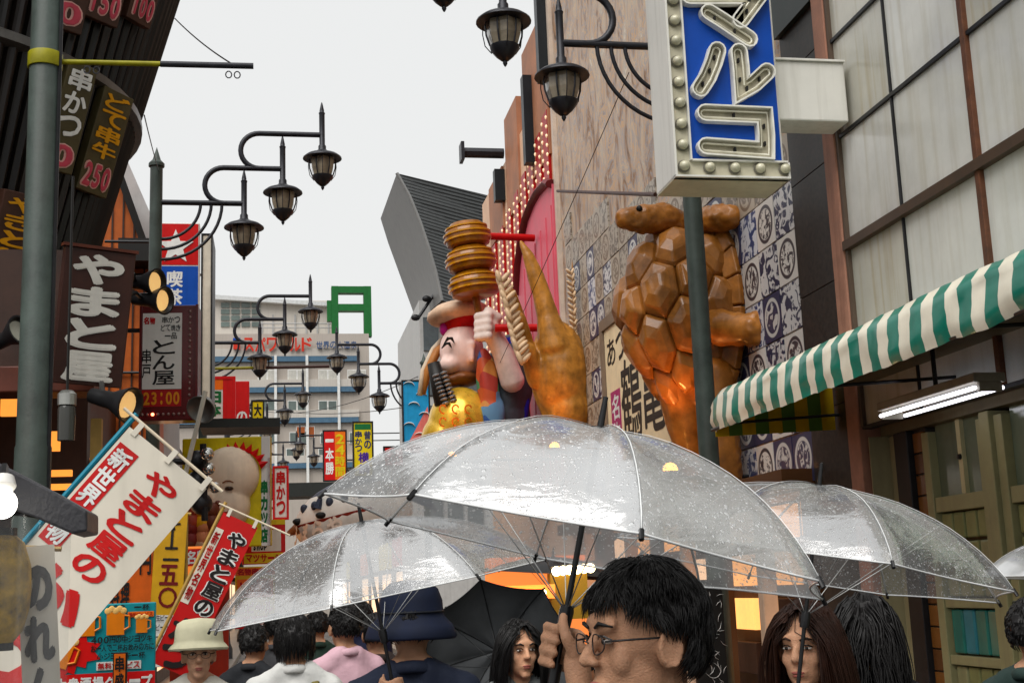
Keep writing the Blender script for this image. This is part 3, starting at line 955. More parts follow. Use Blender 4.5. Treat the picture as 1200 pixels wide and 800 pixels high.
# shell: raised scutes on the dual of an icosphere
bm = bmesh.new()
bmesh.ops.create_icosphere(bm, subdivisions=2, radius=1.0)
bmesh.ops.rotate(bm, verts=bm.verts, cent=(0, 0, 0), matrix=Matrix.Rotation(rad(20), 3, 'Z'))
bm.verts.ensure_lookup_table()
rsx, rsy, rsz = 72 * k, 112 * k, 86 * k
sc_mb = MB()
for v in bm.verts:
    if v.co.z < -0.12:
        continue
    fc = [f.calc_center_median().normalized() for f in v.link_faces]
    c = v.co.normalized()
    e1 = c.orthogonal().normalized()
    e2 = c.cross(e1)
    fc.sort(key=lambda p: math.atan2((p - c).dot(e2), (p - c).dot(e1)))
    def T(p, s):
        tp = 1 - 0.42 * max(0.0, -p.y) ** 1.6
        return tc_ + MT @ V((p.x * rsx * s * tp, p.y * rsy * s, max(p.z, -0.05) * rsz * s * tp))
    ring0 = [T(p, 0.93) for p in fc]
    ring1 = [T(c.lerp(p, 0.93), 0.985) for p in fc]
    ring2 = [T(c.lerp(p, 0.68), 1.05 + 0.02 * R.random()) for p in fc]
    ring3 = [T(c.lerp(p, 0.34), 1.085 + 0.03 * R.random()) for p in fc]
    n = len(fc)
    mb = MB()
    mb.add(ring0 + ring1 + ring2 + ring3, [(i + a * n, (i + 1) % n + a * n, (i + 1) % n + (a + 1) * n, i + (a + 1) * n) for a in range(3) for i in range(n)] + [tuple(range(3 * n, 4 * n))])
    o = mb.build('scute', caraf, tt, fix=True)
    b_ = o.modifiers.new('b', 'BEVEL')
    b_.width = 0.022
    b_.segments = 3
bm.free()
# rim scutes
for i in range(22):
    a0_, a1_ = 2 * math.pi * i / 22, 2 * math.pi * (i + 0.93) / 22
    P = lambda a, s, h: tc_ + MT @ V((math.cos(a) * rsx * s, math.sin(a) * rsy * s, h))
    mb = MB().add([P(a0_, 0.98, 0.02), P(a1_, 0.98, 0.02), P(a1_, 1.2, -0.05), P(a0_, 1.2, -0.05), P(a0_, 0.98, -0.12), P(a1_, 0.98, -0.12), P(a1_, 1.18, -0.13), P(a0_, 1.18, -0.13)],
                  [(0, 1, 2, 3), (7, 6, 5, 4), (0, 4, 5, 1), (1, 5, 6, 2), (2, 6, 7, 3), (3, 7, 4, 0)])
    mb.build('rim_scute', cara, tt, bevel=0.012, fix=True)
body = MB()
body.ell(tc_ - tn * 0.1, (rsx * 1.0, rsy * 1.0, 0.28), MT, 20, 12)
bk = tc_ - tn * 0.22
body.ell(bk + V((0.02, -0.05, 0.05)), (0.24, 0.34, 0.82), None, 16, 10)
hd = [at(800, 268, YT - 0.1), at(778, 256, YT - 0.2), at(752, 257, YT - 0.25), at(732, 256, YT - 0.27)]
for (p, q, r0, r1) in ((hd[0], hd[1], 0.15, 0.15), (hd[1], hd[2], 0.15, 0.135), (hd[2], hd[3], 0.145, 0.10)):
    body.cap(p, r0, q, r1)
body.cap(at(800, 262, YT), 0.12, at(845, 256, 11.1), 0.14)
body.cap(at(845, 256, 11.1), 0.14, at(858, 254, 11.0), 0.115)
el = at(848, 385, 10.95)
body.cap(at(815, 372, 11.4), 0.19, el, 0.165)
body.cap(el, 0.17, at(880, 386, 10.72), 0.14)
for dy, dpx in ((-14, 4), (0, 8), (13, 4)):
    body.cap(at(880, 386 + dy * 0.7, 10.72), 0.09, at(890 + dpx, 383 + dy, 10.66), 0.058)
body.cap(at(800, 440, YT), 0.3, at(806, 500, YT + 0.05), 0.2)
body.cap(at(806, 500, YT + 0.05), 0.2, at(818, 560, YT + 0.1), 0.13)
body.cap(at(838, 440, 11.2), 0.2, at(848, 560, 11.2), 0.17)
def scaly(p, n):
    if p.z > tc_.z + 0.7 or p.x > tc_.x + 0.2:
        d, _ = noise.voronoi(p * 11.0, distance_metric='DISTANCE', exponent=2.5)
        return 0.03 * (min(0.5, d[1] - d[0]) - 0.15)
    return 0.012 * noise.noise(p * 5)
sculpt(body, 'body', cara, tt, 0.022, 3, disp=scaly)
for dy_ in (-0.11, 0.09):
    MB().ell(hd[2] + V((-0.05, dy_, 0.07)), 0.03).build('eye', ink, tt, smooth=180)
# lit bowl lamp at the foot of the turtle
lampm = mat('amber lamp glass', (1.0, 0.5, 0.12), 0.3, emit=9, ecol=(1.0, 0.36, 0.06))
def foot_lamp(name, label, p, power):
    t = thing(name, label, 'lamp', p)
    MB().lathe([(0.05, -0.05), (0.09, 0.0), (0.1, 0.06), (0.092, 0.06)], p, V((0, 0, 1)), 14).build('bowl', darkiron, t, smooth=40)
    MB().ell(p + V((0, 0, 0.07)), 0.07).build('bulb', lampm, t, smooth=180)
    MB().tube([p, V((XR + 0.03, p.y, p.z))], 0.02, 6).build('bracket', darkiron, t)
    ld = bpy.data.lights.new('lamp_light', 'SPOT')
    ld.energy = power
    ld.color = (1.0, 0.36, 0.09)
    ld.spot_size = rad(80)
    ld.spot_blend = 0.8
    ld.shadow_soft_size = 0.08
    lo = bpy.data.objects.new('lamp_light', ld)
    COL.objects.link(lo)
    lo.parent = t
    lo.location = (0, 0, 0.17)
    lo.rotation_euler = V((0.25, 0.1, -1)).to_track_quat('Z', 'Y').to_euler() if False else (math.pi, 0, 0)
    return t
foot_lamp('up_light', 'amber up-light glowing below the turtle figure', at(786, 560, YT - 0.4), 20)

# ------------------------------------------------------------------ crane figure
YC = 17.4
cw = at(655, 430, YC)
k = mpp(cw)
cr_ = thing('crane_figure', 'giant golden brown crane figure with raised wings beside the pink wall', 'figure', at(655, 505, YC))
amb = mat('amber brown crane lacquer', (0.40, 0.205, 0.07), 0.4, var=0.5, scale=5, coat=0.2, bump=0.25, bscale=20)
wingm = mat('cream crane feather', (0.62, 0.47, 0.33), 0.4, var=0.2, scale=8)
body = MB()
body.ell(at(657, 440, YC), (36 * k, 0.45, 66 * k), Matrix.Rotation(rad(-4), 3, 'Y'), 20, 14)
body.ell(at(664, 480, YC), (30 * k, 0.42, 40 * k), None, 16, 10)
nk = [(650, 405, 0.25), (643, 375, 0.17), (635, 345, 0.13), (627, 322, 0.12), (619, 300, 0.085), (610, 283, 0.03)]
for a, b in zip(nk, nk[1:]):
    body.cap(at(a[0], a[1], YC - 0.2), a[2], at(b[0], b[1], YC - 0.2), b[2])
lw = [(630, 445, 0.15), (618, 410, 0.12), (608, 375, 0.11), (598, 345, 0.09)]
for a, b in zip(lw, lw[1:]):
    body.cap(at(a[0], a[1], YC - 0.1), a[2], at(b[0], b[1], YC - 0.25), b[2])
rw = [(676, 440, 0.2), (682, 410, 0.16), (681, 370, 0.12), (676, 330, 0.08), (671, 302, 0.02)]
for a, b in zip(rw, rw[1:]):
    body.cap(at(a[0], a[1], YC + 0.2), a[2], at(b[0], b[1], YC + 0.2), b[2])
sculpt(body, 'body', amb, cr_, 0.025, 4, disp=lambda p, n: 0.008 * noise.noise(V((p.x * 16, p.y * 16, p.z * 5))))
def feathers(line, Y, w0, sgn):
    for i in range(len(line) - 1):
        (x0, y0), (x1, y1) = line[i], line[i + 1]
        for s in range(5):
            f = s / 5
            x, yv = x0 + (x1 - x0) * f, y0 + (y1 - y0) * f
            p = at(x, yv, Y)
            for h2, dx in ((1, 0.42), (-1, -0.42)):
                mb = MB().ell(p + V((dx * w0 * k, R.uniform(-0.03, 0.03), 0)), (w0 * 0.36 * k, 0.05, w0 * 1.0 * k), Matrix.Rotation(rad(32 * h2 + 12 * sgn + R.uniform(-6, 6)), 3, 'Y'), 8, 6)
                mb.build('feather', wingm, cr_, smooth=180)
feathers([(588, 325), (598, 362), (606, 400), (614, 425)], YC - 0.45, 9, 1)
feathers([(669, 318), (671, 352), (672, 385), (673, 410)], YC - 0.12, 5, -1)
foot_lamp('up_light', 'amber up-light glowing at the foot of the crane figure', at(650, 530, YC - 0.55), 14)

# ------------------------------------------------------------------ smiling figure with a mallet
YD = 20.0
dk = mpp(at(560, 400, YD))
df = thing('mallet_figure', 'smiling pink-faced figure in a hat raising a tiered wooden mallet', 'figure', at(560, 515, YD))
pink = mat('painted pink face', (0.86, 0.66, 0.60), 0.4, var=0.1, scale=3, coat=0.1)
handm = mat('painted pale hand', (0.72, 0.62, 0.57), 0.45, var=0.15, scale=5)
robe = mat('slate blue robe', (0.07, 0.085, 0.10), 0.45, var=0.3, scale=4)
chin_shade = mat('brown beard', (0.26, 0.11, 0.05), 0.45, var=0.3)
bellym = mat('gold leaf belly', (0.72, 0.50, 0.14), 0.28, metal=0.35, var=0.35, scale=3, coat=0.3)
maroon = mat('mallet wood', (0.29, 0.13, 0.028), 0.32, var=0.35, scale=5, coat=0.4)
gband = mat('mallet gold band', (0.5, 0.27, 0.05), 0.25, var=0.2, coat=0.5)
h = MB()
h.ell(at(541, 412, YD), (26 * dk, 0.42, 34 * dk), None, 20, 14)
h.ell(at(528, 427, YD - 0.16), (13 * dk, 0.22, 12 * dk))
h.ell(at(522, 412, YD - 0.02), (5.5 * dk, 0.12, 8 * dk))
h.ell(at(553, 414, YD - 0.4), (3.5 * dk, 0.08, 12 * dk))
h.ell(at(554, 403, YD - 0.42), (4.5 * dk, 0.07, 6 * dk))
sculpt(h, 'head', pink, df, 0.03, 4)
for px, py, a in ((530, 397, 25), (527, 403, 10)):
    p = at(px - 3, py, YD - 0.46)
    MB().tube([p + V((-5 * dk, 0.14, -3 * dk)), p + V((-1.5 * dk, 0.03, 1.2 * dk)), p + V((2.5 * dk, 0.02, 1.0 * dk)), p + V((6 * dk, 0.1, -3 * dk))], [0.008, 0.028, 0.026, 0.008], 6).build('eyebrow', ink, df, smooth=180)
b_ = MB()
b_.ell(at(541, 444, YD + 0.02), (22 * dk, 0.36, 10 * dk))
b_.ell(at(530, 446, YD - 0.02), (13 * dk, 0.28, 8 * dk))
sculpt(b_, 'chin_shade', chin_shade, df, 0.03, 4)  # brown solid modelled in place of the shade under the chin
MB().lathe([(0.02, 0.0), (20 * dk, 0.0), (22 * dk, 0.04), (24 * dk, 0.22), (19 * dk, 0.24)], at(543, 386, YD), V((-0.15, 0, 1)), 20).build('hat_band', mat('red hat band', hexc('b8222a'), 0.4), df, smooth=40)
MB().lathe([(21 * dk, 0.0), (33 * dk, 0.05), (37 * dk, 0.12), (35 * dk, 0.2), (26 * dk, 0.28), (0, 0.32)], at(538, 378, YD), V((-0.12, 0.08, 1)), 22).build('hat', [mat('cream hat cloth', (0.66, 0.5, 0.38), 0.5, var=0.2)], df, smooth=180)
MB().ell(at(521, 385, YD), (6 * dk, 0.12, 9 * dk)).build('hat_tassel', mat('magenta tassel', hexc('b53a86'), 0.5), df, smooth=180)
bl = MB()
bl.ell(at(540, 498, YD - 0.1), (38 * dk, 0.62, 44 * dk), None, 24, 16)
bl.ell(at(520, 515, YD - 0.1), (26 * dk, 0.5, 30 * dk), None, 20, 14)
sculpt(bl, 'belly', bellym, df, 0.03, 4)
for i in range(7):
    c = at(520 + (i % 3) * 15, 478 + (i // 3) * 15, YD - 0.75)
    MB().tube([c + V((math.cos(a) * 0.07 * (0.4 + a / 6), 0.0, math.sin(a) * 0.07 * (0.4 + a / 6))) for a in [j * 0.6 for j in range(9)]], 0.014, 5).build('scroll', mat('amber scroll', (0.45, 0.16, 0.02), 0.4), df)
rb_ = MB()
rb_.ell(at(595, 450, YD - 0.05), (30 * dk, 0.52, 60 * dk), Matrix.Rotation(rad(8), 3, 'Y'), 20, 14)
rb_.ell(at(588, 488, YD), (34 * dk, 0.5, 40 * dk))
sculpt(rb_, 'robe', robe, df, 0.03, 4)
MB().tube([at(596, 395, YD - 0.35), at(610, 430, YD - 0.3), at(615, 470, YD - 0.3), at(612, 505, YD - 0.3)], [0.05, 0.08, 0.08, 0.07], 8).build('robe_hem', mat('royal blue hem', hexc('2b2f9e'), 0.45), df, smooth=180)
def patch_mat():
    m = mat('patchwork sleeve', (0.5, 0.4, 0.3), 0.5)
    n, l = m.node_tree.nodes, m.node_tree.links
    tc = n.new('ShaderNodeTexCoord')
    vo = n.new('ShaderNodeTexVoronoi')
    vo.inputs['Scale'].default_value = 4.2
    vo.inputs['Randomness'].default_value = 0.8
    l.new(tc.outputs['Object'], vo.inputs['Vector'])
    sp_ = n.new('ShaderNodeSeparateColor')
    l.new(vo.outputs['Color'], sp_.inputs[0])
    cr = n.new('ShaderNodeValToRGB')
    cr.color_ramp.interpolation = 'CONSTANT'
    cl = ['2f5596', 'b9502a', '47805a', 'cdb56a', '6a3a66', 'a3392e', '5b86a8', 'c2803c']
    e = cr.color_ramp.elements
    e[0].color = (*hexc(cl[0]), 1)
    e[1].position, e[1].color = 0.875, (*hexc(cl[7]), 1)
    for q in range(1, 7):
        x = cr.color_ramp.elements.new(q / 8)
        x.color = (*hexc(cl[q]), 1)
    l.new(sp_.outputs[0], cr.inputs[0])
    l.new(cr.outputs[0], n['Principled BSDF'].inputs['Base Color'])
    return m
sl_ = MB()
sl_.ell(at(573, 455, YD - 0.5), (13 * dk, 0.16, 48 * dk), Matrix.Rotation(rad(-6), 3, 'Y'), 16, 12)
sl_.ell(at(576, 485, YD - 0.5), (17 * dk, 0.18, 26 * dk))
sculpt(sl_, 'sleeve', patch_mat(), df, 0.03, 3, disp=lambda p, n: 0.03 * noise.noise(V((p.x * 7, p.y * 7, p.z * 2))))
arm = MB()
arm.cap(at(600, 445, YD - 0.6), 0.2, at(590, 415, YD - 0.7), 0.17)
arm.cap(at(590, 415, YD - 0.7), 0.17, at(578, 392, YD - 0.75), 0.15)
arm.ell(at(572, 383, YD - 0.75), (15 * dk, 0.24, 17 * dk))
for i in range(4):
    arm.cap(at(560, 371 + i * 8, YD - 0.92), 0.07, at(572, 369 + i * 8, YD - 1.0), 0.075)
arm.cap(at(583, 372, YD - 0.9), 0.08, at(572, 364, YD - 0.95), 0.07)
sculpt(arm, 'arm', handm, df, 0.022, 3)
ax = (at(545, 262, YD - 0.75) - at(558, 350, YD - 0.75)).normalized()
mo = at(558, 348, YD - 0.75)
for i in range(3):
    s = (1.0, 0.97, 0.9)[i]
    L = 29 * dk
    pr = [(0.0, 0), (20 * dk * s, 0.0), (27 * dk * s, 0.10 * L), (29 * dk * s, 0.3 * L), (29 * dk * s, 0.55 * L), (25 * dk * s, 0.8 * L), (20 * dk * s, 0.98 * L), (0, 0.98 * L)]
    o = MB().lathe(pr, mo + ax * (i * L), ax, 26).build('mallet_drum', maroon, df, smooth=35)
    for zz, rr in ((0.32, 29.5), (0.53, 29.5), (0.78, 26)):
        MB().tube([mo + ax * (i * L + zz * L) + basis(ax)[0] * (math.cos(t) * rr * dk * s) + basis(ax)[1] * (math.sin(t) * rr * dk * s) for t in [2 * math.pi * j / 26 for j in range(26)]], 0.02, 5, closed=True).build('band', gband, o, smooth=60)
MB().tube([mo, at(566, 400, YD - 0.75)], 0.06, 8).build('mallet_handle', maroon, df)
# drum-like fan behind and ribbed pack
MB().tube([at(497, 462, YD + 0.3), at(501, 435, YD + 0.3), at(512, 412, YD + 0.3), at(526, 398, YD + 0.3)], [0.05, 0.13, 0.15, 0.05], 10, flat=0.5).build('fan', mat('tan fan', (0.42, 0.2, 0.08), 0.5), df, smooth=180)
MB().tube([at(492, 463, YD + 0.32), at(496, 434, YD + 0.32), at(508, 409, YD + 0.32), at(522, 394, YD + 0.32)], 0.045, 8).build('fan_rim', mat('cream rim', (0.7, 0.6, 0.48), 0.5), df, smooth=180)
ribm = mat('grey scale', (0.17, 0.175, 0.18), 0.35, coat=0.3)
for c_ in range(2):
    for i in range(8):
        p = at(511 + c_ * 9 + i * 1.6, 440 + i * 4.6 - c_ * 3, YD - 0.55)
        MB().ell(p, (4.6 * dk, 0.09, 2.2 * dk), Matrix.Rotation(rad(-14), 3, 'Y'), 10, 6).build('scale', ribm, df, smooth=180)
MB().tube([at(508, 425, YD - 0.35), at(520, 470, YD - 0.35), at(536, 480, YD - 0.3)], [0.1, 0.16, 0.1], 8).build('pack', ink, df, smooth=180)
MB().tube([at(600, 445, YD + 0.2), V((XR + 0.05, YD + 0.2, at(600, 445, YD).z))], 0.06, 8).build('mounting_arm', darkiron, df)
foot_lamp('up_light', 'amber up-light below the gold belly of the mallet figure', at(530, 540, YD - 1.0), 25)
# ------------------------------------------------------------------ right: pink house with dotted red strips
pinkw = mat('pink painted wall', hexc('cf6f7c'), 0.5, var=0.12, scale=2, streak=0.25, scol=(0.5, 0.2, 0.22))
creamw = mat('cream painted wall', hexc('d9b9a0'), 0.5, var=0.12)
redst = mat('red strip', hexc('a31f24'), 0.4)
dot = mat('cream bulbs', (0.85, 0.72, 0.55), 0.3, emit=0.25, ecol=(1, 0.7, 0.4))
pk = thing('pink_building', 'pink house front with dotted red strips and a curved dark red trim', 'building', (6, 23, 0))
yp0, yp1 = yr1 + 0.01, onX(566, 300).y
MB().span((XR + 0.02, yp0, 0.12), (9, yp1, 9.4)).build('wall', creamw, pk)
brownw = mat('brown mottled gable', (0.38, 0.2, 0.13), 0.6, var=0.3, scale=1.5, streak=0.3)
blackw = mat('black fin', (0.012, 0.016, 0.02), 0.4)
for (xa, xb, yt) in ((640, 612, 60), (607, 592, 150), (590, 574, 232)):
    pa_, pb_ = onX(xa, yt), onX(xb, yt)
    MB().span((XR - 0.02, pa_.y, 8.2), (XR + 0.4, pb_.y, onX((xa + xb) / 2, yt - 25).z)).build('gable', brownw, pk)
for (xa, yt, w_) in ((640, -20, 1.6), (624, 88, 1.5), (590, 198, 0.6)):
    pa_ = onX(xa, yt)
    MB().span((XR + 0.02, pa_.y, pa_.z - w_), (XR - 0.17, pa_.y + 0.2, pa_.z)).build('fin', blackw, pk)
arch = [(652, 207), (642, 214), (632, 225), (625, 238), (618, 256), (613, 280), (609, 310), (607, 345)]
ap = [onX(x, y_, XR - 0.06) for x, y_ in arch]
ztop = [(648, 118), (634, 150), (622, 180), (610, 205), (598, 235), (586, 262), (574, 285), (566, 300)]
n_ = 9
for i in range(n_):
    px = 648 - i * 9.6
    pa_ = onX(px, 250)
    wy = 0.36
    # height of the strip top follows the stepped roof, its foot stops on the arch
    f = i / (n_ - 1)
    zt = onX(px, 118 + 190 * f ** 0.9).z
    zb = onX(px, (215, 240, 275, 320, 370, 400, 420, 430, 440)[i]).z
    st = MB().span((XR - 0.03, pa_.y + 0.02, zb), (XR + 0.019, pa_.y + 0.02 + wy, zt)).build('dotted_strip', redst, pk)
    mb = MB()
    z = zb + 0.06
    while z < zt - 0.04:
        for yy in (0.04, wy):
            mb.ell((XR - 0.035, pa_.y + yy, z), (0.022, 0.028, 0.034), None, 6, 4)
        z += 0.15
    tag(mb.build('bulb_row', dot, st, smooth=180), kind='stuff')
poly = [onX(657, 520, XR - 0.06)] + ap + [onX(603, 520, XR - 0.06)]
poly[0].y = yp0 + 0.005
poly[1].y = yp0 + 0.005
MB().prism(poly, (0.05, 0, 0)).build('pink_panel', pinkw, pk, fix=True)
for i in range(6):
    pa_ = onX(650 - i * 7, 330, XR - 0.062)
    MB().span((XR - 0.075, pa_.y, 3), (XR - 0.061, pa_.y + 0.03, onX(650 - i * 7, 235 + i * 16, XR - 0.06).z)).build('batten', pinkw, pk)
MB().tube(ap, 0.1, 8, flat=0.7).build('arch_trim', mat('dark red trim', hexc('6a2a2e'), 0.45), pk, smooth=60)
rp = mat('red painted pipe', hexc('b01522'), 0.4)
MB().tube([onX(626, 279, XR - 0.1), onX(626, 279, XR - 0.1) + V((-0.9, -0.1, 0))], 0.06, 8).build('red_beam', rp, pk, smooth=60)
MB().tube([onX(640, 384, XR - 0.1), onX(640, 384, XR - 0.1) + V((-0.8, 0, 0))], 0.06, 8).build('red_beam', rp, pk, smooth=60)
fz = onX(590, 180, XR)
MB().tube([fz, fz + V((-0.75, 0, 0))], 0.1, 8).build('roof_flood_arm', iron, pk)
MB().box(fz + V((-0.78, 0, 0)), (0.06, 0.3, 0.34)).build('flood_plate', iron, pk)

# ------------------------------------------------------------------ grey metal-clad wedge building
YG = 34.0
def corr(name, col):
    m = mat(name, col, 0.45, metal=0.3, var=0.12)
    n, l = m.node_tree.nodes, m.node_tree.links
    tc = n.new('ShaderNodeTexCoord')
    wv = n.new('ShaderNodeTexWave')
    wv.bands_direction = 'Z'
    wv.inputs['Scale'].default_value = 3.0
    l.new(tc.outputs['Object'], wv.inputs['Vector'])
    bp = n.new('ShaderNodeBump')
    bp.inputs['Strength'].default_value = 0.7
    bp.inputs['Distance'].default_value = 0.05
    l.new(wv.outputs['Fac'], bp.inputs['Height'])
    l.new(bp.outputs[0], n['Principled BSDF'].inputs['Normal'])
    return m
greyc = corr('ribbed grey cladding', (0.09, 0.094, 0.094))
greyl = mat('light grey cladding', (0.27, 0.27, 0.265), 0.5, var=0.12, scale=1)
gb = thing('grey_building', 'grey metal-clad building with a flared curved top beyond the pink house', 'building', (6, 37, 0))
crease = [(465, 203), (480, 230), (493, 262), (503, 292), (511, 320), (518, 352)]
left = [(446, 256), (455, 285), (466, 315), (475, 340), (483, 362), (488, 378)]
right = [(572, 229), (572, 255), (572, 285), (572, 315), (572, 340), (572, 365)]
cv = [at(x, y_, YG) for x, y_ in crease]
lv = [at(x, y_, YG + 3.5) for x, y_ in left]
rv = [at(x, y_, YG + 2.0) for x, y_ in right]
n = len(cv)
MB().add(cv + rv + [p + V((0, 6, 0)) for p in rv], [(i, n + i, n + i + 1, i + 1) for i in range(n - 1)] + [(n + i, 2 * n + i, 2 * n + i + 1, n + i + 1) for i in range(n - 1)]).build('ribbed_front', greyc, gb, fix=False)
MB().add(cv + lv, [(i, i + 1, n + i + 1, n + i) for i in range(n - 1)]).build('curved_side', greyl, gb, smooth=180)
MB().add([cv[0], rv[0], rv[0] + V((0, 6, 0)), lv[0]], [(0, 1, 2, 3)]).build('roof', greyl, gb)
MB().tube(cv, 0.05, 6).build('edge_trim', greyl, gb, smooth=60)
lowp = [at(489, 372, YG + 0.8), at(530, 322, YG + 0.8)]
gl2 = mat('grey blue window', (0.12, 0.14, 0.15), 0.12, var=0.2, coat=0.5)
xw0, xw1 = at(492, 400, YG + 1.5).x, 9.0
MB().span((xw0, YG + 1.5, 0.12), (xw1, YG + 8, at(500, 352, YG + 1.5).z)).build('wall', mat('white grey wall', (0.5, 0.5, 0.49), 0.5, var=0.1, streak=0.3), gb)
for r_ in range(5):
    for c_ in range(3):
        x = xw0 + 0.1 + c_ * 0.55
        zz = at(500, 372, YG + 1.5).z - r_ * 1.25
        MB().span((x, YG + 1.44, zz - 0.95), (x + 0.42, YG + 1.499, zz)).build('window', gl2, gb)
gr_ = at(489, 374, YG + 0.9)
MB().tube([gr_, at(512, 340, YG + 0.9), at(526, 322, YG + 0.9)], 0.05, 6).build('gutter', darkiron, gb)
for px, py in ((487, 374), (500, 352)):
    MB().ell(at(px, py - 2, YG + 0.8), (0.13, 0.1, 0.09)).build('flood_lamp', darkiron, gb, smooth=180)

# ------------------------------------------------------------------ far white spa building
YS = 100.0
spw = mat('far cream wall', (0.56, 0.53, 0.49), 0.6, var=0.06, scale=0.3)
spt = mat('far taupe wall', (0.46, 0.42, 0.38), 0.6, var=0.06, scale=0.3)
blus = mat('slate blue band', (0.10, 0.17, 0.24), 0.5)
sp = thing('spa_building', 'large white building at the end of the street with blue bands', 'building', (at(340, 600, YS).x, YS + 8, 0))
xl, xr = at(236, 500, YS).x, at(434, 500, YS).x
zf = lambda y_, x_=340: at(x_, y_, YS).z
MB().span((xl - 6, YS, 0), (xr, YS + 20, zf(391))).build('wall', spt, sp)
for (ya, yb) in ((424, 418), (460, 454), (496, 490), (549, 543)):
    MB().span((xl - 6, YS - 0.3, zf(ya)), (at(420, 500, YS).x, YS - 0.01, zf(yb))).build('blue_band', blus, sp)
    MB().span((xl - 6, YS - 0.25, zf(yb) + 0.02), (at(421, 500, YS).x, YS - 0.008, zf(yb - 9))).build('parapet', spw, sp)
for x in (323, 360, 397):
    p = at(x, 480, YS)
    MB().span((p.x - 0.1, YS - 0.42, zf(575)), (p.x + 0.1, YS - 0.31, zf(417))).build('downpipe', mat('white pipe', (0.75, 0.75, 0.73), 0.5), sp)
fwin = mat('far window glass', (0.14, 0.17, 0.16), 0.15, var=0.3, scale=0.6, coat=0.4)
fcur = mat('far window blind', (0.55, 0.54, 0.5), 0.4)
for (yt, yb, ms, xs) in ((434, 448, fcur, (303, 338, 374, 408)), (470, 482, fwin, (303, 338, 374)), (507, 519, fwin, (304, 340, 376, 410)), (526, 538, fwin, (336, 374)), (500, 512, mat('orange curtain', (0.4, 0.14, 0.06), 0.5), (348,))):
    for x in xs:
        for s in (0, 11):
            p0, p1 = at(x + s, yb, YS), at(x + s + 9, yt, YS)
            fr_ = MB().span((p0.x - 0.06, YS - 0.06, p0.z - 0.06), (p1.x + 0.06, YS - 0.002, p1.z + 0.06)).build('window', mat('white pipe', (0.75, 0.75, 0.73), 0.5), sp)
            MB().span((p0.x, YS - 0.09, p0.z), (p1.x, YS - 0.062, p1.z)).build('pane', ms, fr_)
# penthouse with big grid window
p0, p1 = at(250, 391, YS + 4), at(392, 352, YS + 4)
zpt = at(320, 352, YS + 4).z
MB().span((p0.x, YS + 4, zf(391)), (p1.x, YS + 16, zpt)).build('penthouse', spw, sp)
MB().prism([(p0.x - 0.3, YS + 3.4, zpt), (p1.x, YS + 3.4, zpt - 0.6), (p1.x, YS + 3.4, zpt - 0.3), (p0.x - 0.3, YS + 3.4, zpt + 0.35)], (0, 12, 0)).build('penthouse_roof', mat('pale roof', (0.62, 0.63, 0.63), 0.5), sp, fix=True)
for i in range(4):
    for j in range(4):
        q0, q1 = at(259 + i * 12, 383 - j * 7.5, YS + 4), at(269 + i * 12, 377.5 - j * 7.5, YS + 4)
        MB().span((q0.x, YS + 3.9, q0.z), (q1.x, YS + 3.998, q1.z)).build('window', fwin, sp)
for i in range(7):
    q0 = at(306 + i * 13, 380, YS + 4)
    MB().span((q0.x, YS + 3.9, zf(391) + 0.1), (q0.x + 0.12, YS + 3.999, zpt - 1.2)).build('pilaster', mat('grey rail', (0.4, 0.4, 0.4), 0.5), sp)
for y_ in (379, 384):
    MB().tube([at(305, y_, YS + 2), at(390, y_, YS + 2)], 0.05, 5).build('roof_rail', mat('grey rail', (0.4, 0.4, 0.4), 0.5), sp)
sgreen = mat('green steel frame', hexc('2c6b3a'), 0.45, var=0.12)
gx = [at(x, 360, YS - 0.5).x for x in (389, 397, 427, 436)]
gz = [at(410, y_, YS - 0.5).z for y_ in (392, 362, 354, 341, 333)]
gf = thing('roof_frame', 'tall green steel frame standing on the far white building roof', 'roof frame', ((gx[0] + gx[3]) / 2, YS + 0.4, gz[0]))
MB().span((gx[0], YS + 0.1, gz[0]), (gx[1], YS + 0.9, gz[4])).build('post', sgreen, gf)
MB().span((gx[2], YS + 0.1, gz[0]), (gx[3], YS + 0.9, gz[4])).build('post', sgreen, gf)
MB().span((gx[1], YS + 0.11, gz[3]), (gx[2], YS + 0.89, gz[4] - 0.01)).build('beam', sgreen, gf)
MB().span((gx[1], YS + 0.11, gz[1]), (gx[2], YS + 0.89, gz[2])).build('beam', sgreen, gf)
MB().span((gx[0] - 0.35, YS + 0.2, gz[1] - 0.8), (gx[0] - 0.002, YS + 0.8, gz[2] + 0.3)).build('bracket', sgreen, gf)
FS = face_frame(at(352, 404, YS - 0.32))
ks = mpp(FS.o)
lr = mat('far red lettering', hexc('c1473a'), 0.4)
lb = mat('far navy lettering', hexc('4a5f80'), 0.4)
MB().text(FS, 'スパワールド', -66 * ks, -9 * ks, 14 * ks, 9 * ks, vert=False, bold=0.03, depth=0.2).build('lettering', lr, sp)
MB().text(FS, '世界の大温泉', 18 * ks, -5 * ks, 66 * ks, 4 * ks, vert=False, bold=0.02, depth=0.2).build('lettering', lb, sp)
MB().box(FS.pt(-73 * ks, 0, 0.1), (0.5, 0.2, 0.7)).build('emblem', lr, sp)
MB().box(FS.pt(-73 * ks, 5 * ks, 0.1), (0.55, 0.2, 0.4)).build('emblem', blue, sp)

